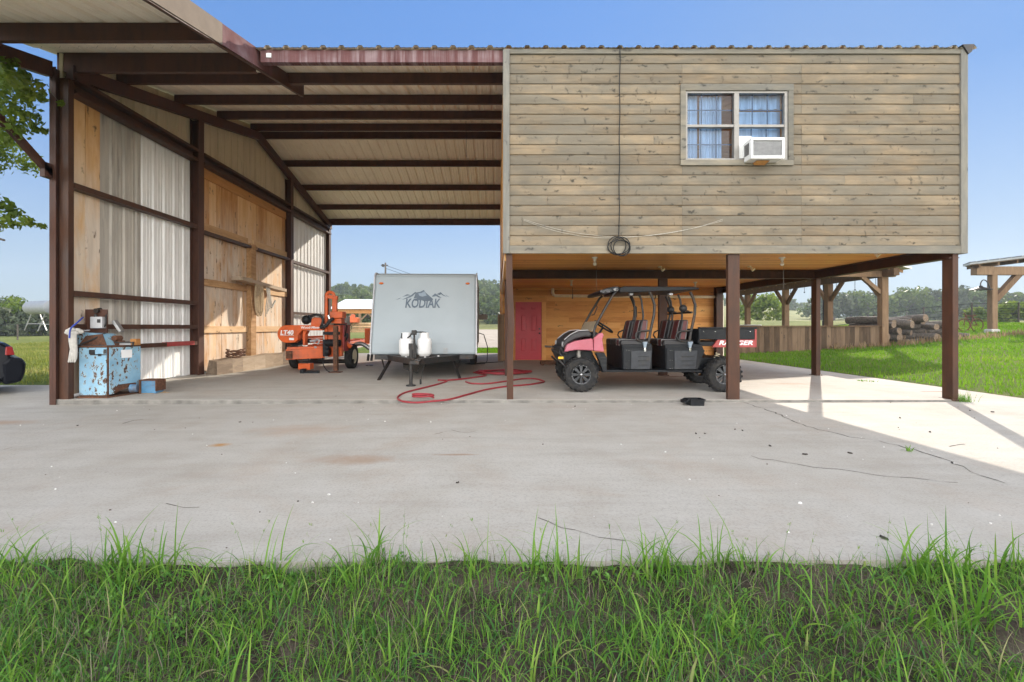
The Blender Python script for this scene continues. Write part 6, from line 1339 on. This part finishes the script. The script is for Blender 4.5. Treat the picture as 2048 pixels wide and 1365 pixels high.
# ================================================================ VEGETATION
rng = np.random.default_rng(11)
MT['weed_leaf'] = leafy('weed_leaves', [(0, (.06, .16, .03)), (.5, (.11, .26, .05)), (1, (.2, .36, .09))], .3, (.22, .4, .05))
def leaf_cloud(centres, radii, per, size, rg, flat=.75, shell=.55):
    Vs = []; vals = []
    for c, r_, n in zip(centres, radii, per):
        d = rg.normal(size=(n, 3)); d /= np.linalg.norm(d, axis=1)[:, None]; rad = r_*(shell+(1-shell)*rg.uniform(0, 1, n)**.5)*rg.uniform(.75, 1.12, n)
        p = np.array(c)+d*rad[:, None]*np.array([1, 1, flat])
        a = rg.normal(size=(n, 3)); a /= np.linalg.norm(a, axis=1)[:, None]; nn = d+rg.normal(0, .5, (n, 3)); b = np.cross(nn, a); b /= np.linalg.norm(b, axis=1)[:, None]+1e-6; a = np.cross(b, nn); a /= np.linalg.norm(a, axis=1)[:, None]+1e-6
        s_ = size*rg.uniform(.6, 1.3, n)[:, None]
        Vs.append(np.stack([p-a*s_, p-b*s_*.55, p+a*s_, p+b*s_*.55], 1).reshape(-1, 3)); base = rg.uniform(.2, .8); vals.append(np.clip(base+rg.normal(0, .2, n), 0, 1))
    return np.concatenate(Vs), np.concatenate(vals)
def quads(n): return np.arange(4*n).reshape(-1, 4)
def blades(n, pos, h, wd, lean, seg, rg, curl=.6):
    "ribbon blades: pos (n,3) base; h,wd (n); returns verts, faces"
    az = rg.uniform(0, 2*np.pi, n); la = np.abs(rg.normal(0, lean, n)); fa = az+np.pi/2+rg.normal(0, .5, n)
    V = np.zeros((n, 2*(seg+1), 3)); t = np.linspace(0, 1, seg+1)
    p = pos.copy(); ang = la.copy()
    for i, ti in enumerate(t):
        w_ = wd*(1-ti**1.6)*.5+1e-4
        V[:, 2*i, 0] = p[:, 0]-np.cos(fa)*w_; V[:, 2*i, 1] = p[:, 1]-np.sin(fa)*w_; V[:, 2*i, 2] = p[:, 2]
        V[:, 2*i+1, 0] = p[:, 0]+np.cos(fa)*w_; V[:, 2*i+1, 1] = p[:, 1]+np.sin(fa)*w_; V[:, 2*i+1, 2] = p[:, 2]
        st = h/seg; p = p+np.stack([np.cos(az)*np.sin(ang)*st, np.sin(az)*np.sin(ang)*st, np.cos(ang)*st], 1); ang = np.minimum(ang+la*curl+curl*.28*rg.uniform(.3, 1.7, n), 2.2)
    k = 2*(seg+1); base = (np.arange(n)*k)[:, None, None]
    f = np.array([[2*i, 2*i+1, 2*i+3, 2*i+2] for i in range(seg)])[None]+base
    return V.reshape(-1, 3), f.reshape(-1, 4)
def scatter_patchy(n, x0, x1, y0, y1, sc_, thr, rg):
    out = []
    while len(out) < n:
        x, y = rg.uniform(x0, x1), rg.uniform(y0, y1)
        if mn.noise((x*sc_, y*sc_, 3.3))*.5+.5 > thr+rg.uniform(-.25, .25): out.append((x, y))
    return np.array(out)
def merge(parts):
    Vs, Fs, vs, off = [], [], [], 0
    for V, f_, v in parts: Vs.append(V); Fs.append(f_+off); vs.append(v); off += len(V)
    return np.concatenate(Vs), np.concatenate(Fs), np.concatenate(vs)
def bz3(xy): return np.array([[x, y, bank_z(x, y)-.01] for x, y in xy])
parts = []
def add(n, xy, hl, hh, wl, wh, lean, seg, vlo, vhi, curl=.6):
    pos = bz3(xy); n = len(xy); V, f_ = blades(n, pos, rng.uniform(hl, hh, n), rng.uniform(wl, wh, n), lean, seg, rng, curl)
    parts.append((V, f_, np.repeat(rng.uniform(vlo, vhi, n), seg)))
add(0, scatter_patchy(62000, -4.8, 4.8, .7, 2.46, 2.1, .47, rng), .03, .11, .002, .0046, .68, 3, 0, .9)
add(0, scatter_patchy(14300, -4.8, 4.8, .7, 2.44, 1.5, .5, rng), .09, .21, .003, .0065, .62, 5, .1, 1, .5)
# broad-bladed tufts
tufts = [(-2.45, 2.3), (-1.95, 2.32), (-1.55, 2.36), (-2.2, 2.15), (-1.7, 2.05), (-.75, 2.3), (-.1, 2.36), (.35, 2.34), (.75, 2.36), (.92, 2.38), (2.1, 2.32), (2.28, 2.33), (2.2, 2.05), (1.9, 2.0), (2.6, 2.2), (-.3, 1.95), (.6, 1.8), (-1.1, 1.9), (-2.6, 1.7), (-1.8, 1.6), (-.6, 1.5), (1.4, 1.6), (2.5, 1.5), (0.1, 1.55), (-.9, 1.7), (.95, 2.05), (1.5, 2.1), (-2.9, 2.0), (3.1, 2.3), (-3.2, 2.3), (-.45, 2.36), (-2.75, 2.36), (1.3, 2.4), (-1.15, 2.38), (-2.05, 2.4), (2.75, 2.39)]
for tx, ty in tufts:
    n = int(rng.integers(14, 34)); xy = np.stack([rng.normal(tx, .06, n), np.minimum(rng.normal(ty, .05, n), 2.45)], 1)
    add(n, xy, .14, .3, .005, .011, .45, 6, .35, .9, .42)
for tx, ty in ((-2.0, 2.4), (-1.8, 2.41), (-1.9, 2.3), (-.68, 2.42), (.78, 2.42), (.9, 2.4), (2.2, 2.41), (2.33, 2.4), (2.42, 2.36), (1.15, 2.42), (-2.6, 2.38), (.2, 2.4), (-1.2, 2.42), (2.3, 2.2), (2.1, 2.05)):
    n = int(rng.integers(10, 20)); xy = np.stack([rng.normal(tx, .05, n), np.minimum(rng.normal(ty, .03, n), 2.47)], 1)
    add(n, xy, .18, .38, .008, .014, .4, 7, .4, .9, .36)
xy = np.stack([rng.uniform(-4.8, 4.8, 3000), rng.uniform(.9, 2.44, 3000)], 1); add(0, xy, .09, .22, .007, .014, .8, 6, .2, 1, .5)
V, f_, v = merge(parts)
tag(npmesh('grass', V, f_, MT['grass'], v), 'tall unmown green grass in front of the concrete', 'grass', kind='stuff')
parts = []
xy = scatter_patchy(24000, -4.8, 4.8, .7, 2.44, 1.9, .4, rng); add(0, xy, .06, .18, .0015, .0032, 1.2, 3, 0, 1, .25)
V, f_, v = merge(parts); tag(npmesh('dry_thatch', V, f_, MT['straw'], v), 'dry straw coloured thatch between the green blades', 'dead grass', kind='stuff')
cs, rs, ns = [], [], []
for i in range(46):
    x, y = rng.uniform(-3.2, 3.2), rng.uniform(1.2, 2.42); k = int(rng.integers(3, 8))
    for j in range(k): xx, yy = x+rng.normal(0, .05), y+rng.normal(0, .04); cs.append((xx, yy, bank_z(xx, yy)+rng.uniform(.01, .07))); rs.append(rng.uniform(.015, .035)); ns.append(9)
V, v = leaf_cloud(cs, rs, ns, .011, rng, .7, .2); tag(npmesh('broadleaf_weeds', V, quads(len(V)//4), MT['weed_leaf'], v), 'small round leaved weeds among the front grass', 'weeds', kind='stuff')
# seed stalks
parts = []
xy = np.stack([rng.uniform(-3.2, 3.2, 90), rng.uniform(2.1, 2.44, 90)], 1); n = 90
V, f_ = blades(n, bz3(xy), rng.uniform(.2, .36, n), np.full(n, .0022), .2, 6, rng, .2); parts.append((V, f_, np.repeat(rng.uniform(.2, .5, n), 6)))
tips = V.reshape(n, 14, 3)
hp = []; 
for i in range(n):
    for k in range(10): t_ = rng.uniform(4.2, 6); a = tips[i, int(t_)*2]; hp.append(a+rng.normal(0, .004, 3))
hp = np.array(hp); V2, f2 = blades(len(hp), hp, rng.uniform(.008, .02, len(hp)), np.full(len(hp), .003), .5, 2, rng); parts.append((V2, f2, np.repeat(rng.uniform(.6, 1, len(hp)), 2)))
V, f_, v = merge(parts); tag(npmesh('seed_stalks', V, f_, MT['grass'], v), 'thin grass seed stalks standing against the concrete', 'grass', kind='stuff')
# lawn on the right, meadow on the left
def turf(name, n, x0, x1, y0, y1, hl, hh, wd, mat, label, keep, yp=1.0):
    x = rng.uniform(x0, x1, n); y = y0+(y1-y0)*rng.uniform(0, 1, n)**yp; k = keep(x, y); x, y = x[k], y[k]; n = len(x)
    dist = np.sqrt(x*x+y*y); pos = np.stack([x, y, terrain(x, y)], 1)
    az = rng.uniform(0, 2*np.pi, n); h = rng.uniform(hl, hh, n); w_ = wd*np.clip(dist/10, .8, 4); ln_ = rng.normal(0, .35, n)
    d = np.stack([np.cos(az), np.sin(az), np.zeros(n)], 1)*w_[:, None]/2
    tip = pos+np.stack([np.sin(az)*ln_*h, -np.cos(az)*ln_*h, h], 1)
    V = np.stack([pos-d, pos+d, tip], 1).reshape(-1, 3); f_ = np.arange(3*n).reshape(-1, 3)
    pn = np.array([mn.noise((a*.5, b*.5, 9.1)) for a, b in zip(x, y)])
    tag(npmesh(name, V, f_, mat, np.clip(.45+pn*.5+rng.normal(0, .2, n), 0, 1)), label, 'grass', kind='stuff')
turf('lawn_grass', 120000, 9.1, 34, 3.5, 34, .05, .11, .014, MT['lawn'], 'bright mown lawn grass right of the barn', lambda x, y: (x/y < 1.25) & (x/y > .4) & ~((x < 17) & (y > 20.2)), 1.3)
turf('tall_grass', 2600, 11, 24, 18.6, 21.5, .1, .34, .02, MT['seed'], 'taller brown tipped grass along the half wall and log pile', lambda x, y: (np.abs(y-19.7-.03*(x-11)) < .5) & (x > 14.5))
turf('meadow_grass', 50000, -32, -9.5, 10.05, 34, .05, .14, .02, MT['meadow'], 'yellow green meadow grass beyond the left column', lambda x, y: (x/y > -1.15) & (x/y < -.85))
turf('back_grass', 14000, -6, 9, 20.5, 25.5, .05, .14, .02, MT['lawn'], 'green verge behind the open back of the barn', lambda x, y: x/y < .45)
# small weeds
def weed(name, p, n, h, label, spread=.05, wd=.006, mat='grass'):
    pos = np.stack([rng.normal(p[0], spread, n), rng.normal(p[1], spread*.7, n), np.full(n, p[2])], 1); V, f_ = blades(n, pos, rng.uniform(h*.5, h, n), np.full(n, wd), .5, 4, rng, .4)
    tag(npmesh(name, V, f_, MT[mat], np.repeat(rng.uniform(.3, .9, n), 4)), label, 'weed')
weed('grass_tuft', (7.66, 7.5, -.04), 150, .22, 'green grass tuft growing at the foot of the right corner post', .07, .006)
g_ = G(1817, 903, -.05); weed('weed', (g_.x, g_.y, -.055), 14, .11, 'tiny green weed growing out of the long concrete crack', .015, .012)
g_ = G(1727, 763, .0); weed('weed', (g_.x, g_.y, .0), 60, .07, 'flat green weed on the sunlit slab by the lawn', .12, .014)
# grit on the concrete
mb = MB(); rr = random.Random(31)
for i in range(170):
    x, y = rr.uniform(-7, 8.6), 2.6+5.6*rr.random()**1.3; s_ = rr.uniform(.003, .008)*(1.7 if rr.random() < .1 else 1)
    z = (apz(x)-.012*(Y0-y)/5.02) if y < Y0 else slz(y); mb.v = rr.random()
    mb.sphere((x, y, z+s_*.4), s_, 6, (1.2, .9, .7))
def gritmat():
    m, t, b, o = nt('grit'); setc(t, b, ramp(t, attr(t), [(0, (.05, .04, .03)), (.28, (.13, .1, .08)), (.36, (.6, .58, .55)), (1, (.8, .79, .77))])); b.inputs['Roughness'].default_value = .9; return m
tag(mb.build('grit', gritmat(), fix=False), 'white and dark grit scattered over the concrete', 'grit', kind='stuff')
mb = MB()
for px, py in ((1392, 870), (1410, 870), (1540, 895), (1610, 912), (1700, 910), (1800, 840), (1860, 868), (1485, 864), (1470, 862), (1555, 803), (155, 690+160), (1940, 826), (1985, 829), (1768, 1079), (915, 966), (480, 844), (1150, 815)):
    p = G(px, py, -.06); a = rr.uniform(0, 3); s_ = rr.uniform(.012, .028); d1 = Vector((math.cos(a), math.sin(a), 0))*s_; d2 = Vector((-math.sin(a), math.cos(a), 0))*s_*.45; z = Vector((p.x, p.y, apz(p.x)-.012*(Y0-p.y)/5.02+.004))
    mb.hexa([z-d1, z-d2, z+d1, z+d2], [z-d1*.8+Vector((0, 0, .012)), z-d2+Vector((0, 0, .004)), z+d1*.8+Vector((0, 0, .014)), z+d2+Vector((0, 0, .006))])
tag(mb.build('leaf_litter', MT['crack']), 'dark leaf scraps and clods lying on the concrete', 'litter', kind='stuff')
# ---------------------------------------------------------------- trees
def crown(w_, h_, n_cl, per, size, seed, low=.25):
    rg = np.random.default_rng(seed); cs, rs = [], []
    for i in range(n_cl):
        a = rg.uniform(0, 6.28); u = rg.uniform(0, 1)**.5; z = rg.uniform(low, 1.0); wid = math.sqrt(max(.06, 1-((z-.55)/.6)**2))
        cs.append((w_/2*.8*u*wid*math.cos(a), w_/2*.8*u*wid*math.sin(a), h_*z*.88)); rs.append(rg.uniform(.13, .24)*w_*(.75 if z > .8 else 1))
    return leaf_cloud(cs, rs, [per]*n_cl, size, rg)
def tree(name, label, x, y, w_, h_, mat, seed, group=None, cl=26, per=90, size=.32, low=.25, z=None):
    z = float(terrain(x, y)) if z is None else z
    t = thing(name, label, 'tree', (x, y, z), random.uniform(0, 6), group)
    V, v = crown(w_, h_, cl, per, size, seed, low); npmesh('crown', V, quads(len(V)//4), MT[mat], v, t)
    mb = MB(); rr = random.Random(seed); top = Vector((0, 0, h_*.45)); mb.tube([(0, 0, -.3), (.05*w_*rr.uniform(-1, 1), 0, h_*.2), top], [h_*.045, h_*.035, h_*.025], 8)
    for i in range(6): a = i*1.05+rr.random(); mb.tube([top*(.6+.3*rr.random()), top+Vector((math.cos(a)*w_*.15, math.sin(a)*w_*.15, h_*.1)), top+Vector((math.cos(a)*w_*.3, math.sin(a)*w_*.3, h_*.28))], [h_*.018, h_*.012, h_*.006], 6)
    mb.build('trunk', MT['bark'], t, local=True, smooth=50); return t
# hill woods: one mass
Vs, vals = [], []; rg = np.random.default_rng(5)
protoc = [crown(9, 8.5, 20, 42, .62, 100+i, .05) for i in range(6)]
cnt = 0
while cnt < 620:
    y = rg.uniform(92, 250); a = rg.uniform(-1.25, 1.25); x = a*y
    if a > .45 and y < 185: continue
    if a < -.5 and y < 190: continue
    if abs(a+.05) < .09 and y < 112: continue
    if .5 < a < .75 and y < 150: continue
    V, v = protoc[rg.integers(6)]; s_ = rg.uniform(.6, 1.15)*(.62 if a < -.5 or a > .45 else 1); r_ = rg.uniform(0, 6.28); c, s2_ = math.cos(r_), math.sin(r_)
    W = np.stack([V[:, 0]*c-V[:, 1]*s2_, V[:, 0]*s2_+V[:, 1]*c, V[:, 2]], 1)*s_+np.array([x, y, float(terrain(x, y))-.5]); Vs.append(W); vals.append(np.clip(v+rg.uniform(-.25, .3), 0, 1)); cnt += 1
V = np.concatenate(Vs); tag(npmesh('wooded_hill', V, quads(len(V)//4), MT['leaf_mid'], np.concatenate(vals)), 'oak woods covering the hills behind the barn', 'woods', kind='stuff')
# row of oaks on the right
row = [(1640, 118, 9, 6.5), (1668, 105, 9, 6.8), (1700, 112, 11, 7.4), (1738, 104, 10, 7.6), (1775, 110, 11, 8), (1812, 104, 11, 8.2), (1850, 108, 11, 8.4), (1885, 103, 11, 8.2), (1922, 106, 11, 8), (1955, 101, 10, 7.8), (2000, 108, 10, 7.2), (2040, 104, 10, 7)]
for i, (px, y, w_, h_) in enumerate(row):
    tree('oak_tree', 'dark green oak in the tree row beyond the log pile', PX(px, y), y, w_*1.05, h_*.92, ('leaf_mid', 'leaf_grey', 'leaf_mid')[i % 3], 40+i, 'oaks in the row beyond the field', 22, 80, .42, .12)
tree('round_bush', 'round green bush standing in the field left of the pavilion posts', PX(1520, 60), 60, 6.2, 3.6, 'leaf_bright', 71, None, 24, 90, .24, .05)
tree('round_bush', 'low bright bush right of the far right pavilion post', PX(2022, 42), 42, 3.8, 2.3, 'leaf_bright', 72, None, 18, 90, .18, .05)
tree('round_bush', 'small yellow green bush left of the far right pavilion post', PX(1950, 46), 46, 3.2, 1.7, 'leaf_bright', 73, None, 16, 80, .18, .05)
tree('round_bush', 'dark bush in the shade under the far shed', PX(735, 70), 70, 6, 4.6, 'leaf_mid', 74, None, 20, 80, .3, .05)
tree('round_bush', 'leafy bush behind the orange sawmill mast', PX(700, 72), 72, 5, 4, 'leaf_mid', 75, None, 20, 80, .3, .05)
for i, (px, y, w_, h_, mt_, lab) in enumerate(((45, 46, 5.6, 3.7, 'leaf_bright', 'bright sunlit green tree left of the fuel tank'), (14, 44, 4.2, 2.7, 'leaf_grey', 'grey green bush at the left edge below the oak'), (80, 44, 4.5, 2.9, 'leaf_grey', 'dull green bush below the fuel tank'), (5, 62, 8, 4.6, 'leaf_dark', 'dark tree behind the grey green bush at the left edge'), (88, 60, 7, 3.6, 'leaf_dark', 'dark tree behind the fuel tank'))):
    tree('field_tree', lab, PX(px, y), y, w_, h_, mt_, 80+i, None, 24, 90, .2, .02)
lf = thing('field_fence', 'wire fence with posts crossing the meadow at the left', 'fence', (-33, 36, .3))
fp = [Vector((-44+i*3.0, 36, 0)) for i in range(7)]
for p in fp:
    z = float(terrain(p.x, p.y)); mb = MB(); mb.cyl((p.x, p.y, z-.2), (p.x, p.y, z+1.25), .05, n=7); mb.build('fence_post', MT['bark'], lf, smooth=40)
for h_ in (.4, .8, 1.2): mb = MB(); mb.tube([(p.x, p.y, float(terrain(p.x, p.y))+h_) for p in fp], .018, 4); mb.build('wire', MT['cable'], lf)
# oak whose boughs reach in at the upper left
ok = thing('oak_tree', 'large oak at the left edge with leafy boughs reaching in front of the barn', 'tree', (-11.2, 6.9, -.1))
rg = np.random.default_rng(21)
mb = MB(); T = Vector((-11.2, 6.9, -.2))
mb.tube([T, T+Vector((.1, .1, 1.6)), T+Vector((.3, .1, 3.0)), T+Vector((.2, .3, 4.6)), T+Vector((-.4, .4, 6.5))], [.32, .26, .22, .16, .08], 12)
cs, rs = [], []
boughs = [([T+Vector((.3, .1, 3.2)), T+Vector((1.4, .1, 4.0)), T+Vector((2.6, .05, 4.6)), T+Vector((3.7, .1, 4.45))], .09), ([T+Vector((.25, .1, 2.6)), T+Vector((1.4, .3, 2.9)), T+Vector((2.6, .3, 2.95)), T+Vector((3.5, .2, 2.75))], .06), ([T+Vector((.2, .3, 4.4)), T+Vector((1.2, .5, 5.4)), T+Vector((2.4, .4, 5.8))], .08), ([T+Vector((.1, .3, 4.2)), T+Vector((-1.2, .3, 5.2)), T+Vector((-2.4, .6, 5.6))], .08), ([T+Vector((.1, .3, 4.0)), T+Vector((.3, 1.8, 5.0)), T+Vector((.3, 3, 5.4))], .08)]
for pts, r_ in boughs: mb.tube(smooth_path(pts, 5), [r_*(1-.75*i/(5*(len(pts)-1))) for i in range(5*(len(pts)-1)+1)], 8)
twig = [P(96, 178, 6.9), P(108, 192, 6.95), P(119, 206, 7.0)]; mb.tube(twig, .006, 5)
mb.build('trunk', MT['bark'], ok, smooth=50)
def blob(px, py, rpx, Y=6.9, dy=.5): p = P(px, py, Y+rg.uniform(-dy, dy)); cs.append(tuple(p)); rs.append(rpx/F*Y)
for px, py, r_ in ((-10, 150, 40), (25, 150, 30), (10, 190, 38), (45, 175, 30), (60, 195, 28), (80, 190, 20), (78, 170, 16), (30, 222, 30), (60, 235, 22), (5, 245, 28), (40, 258, 22), (70, 256, 14), (-20, 200, 45), (-30, 260, 40), (15, 275, 16), (88, 262, 8), (48, 150, 14), (20, 130, 18), (-15, 115, 30)): blob(px, py, r_)
for px, py, r_ in ((-10, 405, 22), (14, 412, 16), (30, 425, 17), (10, 440, 18), (50, 440, 13), (68, 447, 10), (84, 452, 8), (-15, 445, 25), (30, 450, 12)): blob(px, py, r_, 7.0, .3)
for pts, r_ in boughs[2:]:
    for p in smooth_path(pts, 4)[3:]:
        for _ in range(2): cs.append(tuple(p+Vector(rg.normal(0, .45, 3)))); rs.append(rg.uniform(.35, .6))
cs.append(tuple(P(122, 207, 7.0))); rs.append(.055)
V, v = leaf_cloud(cs, rs, [max(14, int(520*r_*r_*4)+18) for r_ in rs], .045, rg, .85, .1)
o = npmesh('crown', V-np.array(ok.location), quads(len(V)//4), MT['leaf_bright'], np.clip(v, 0, 1), ok)
# ---------------------------------------------------------------- air between the camera and the far hills
mb = MB(); mb.box(-420, 420, -20, 330, -2.2, 45); hz_ = mb.build('haze', [], None)
m = bpy.data.materials.new('haze'); m.use_nodes = True; t = m.node_tree; t.nodes.clear()
o_ = t.nodes.new('ShaderNodeOutputMaterial'); pvn = t.nodes.new('ShaderNodeVolumePrincipled'); pvn.inputs['Color'].default_value = (.8, .9, 1, 1); pvn.inputs['Density'].default_value = .0008; pvn.inputs['Anisotropy'].default_value = .3
t.links.new(pvn.outputs[0], o_.inputs['Volume']); hz_.data.materials.append(m)
tag(hz_, 'thin bluish haze lying over the far hills', 'haze', kind='stuff')
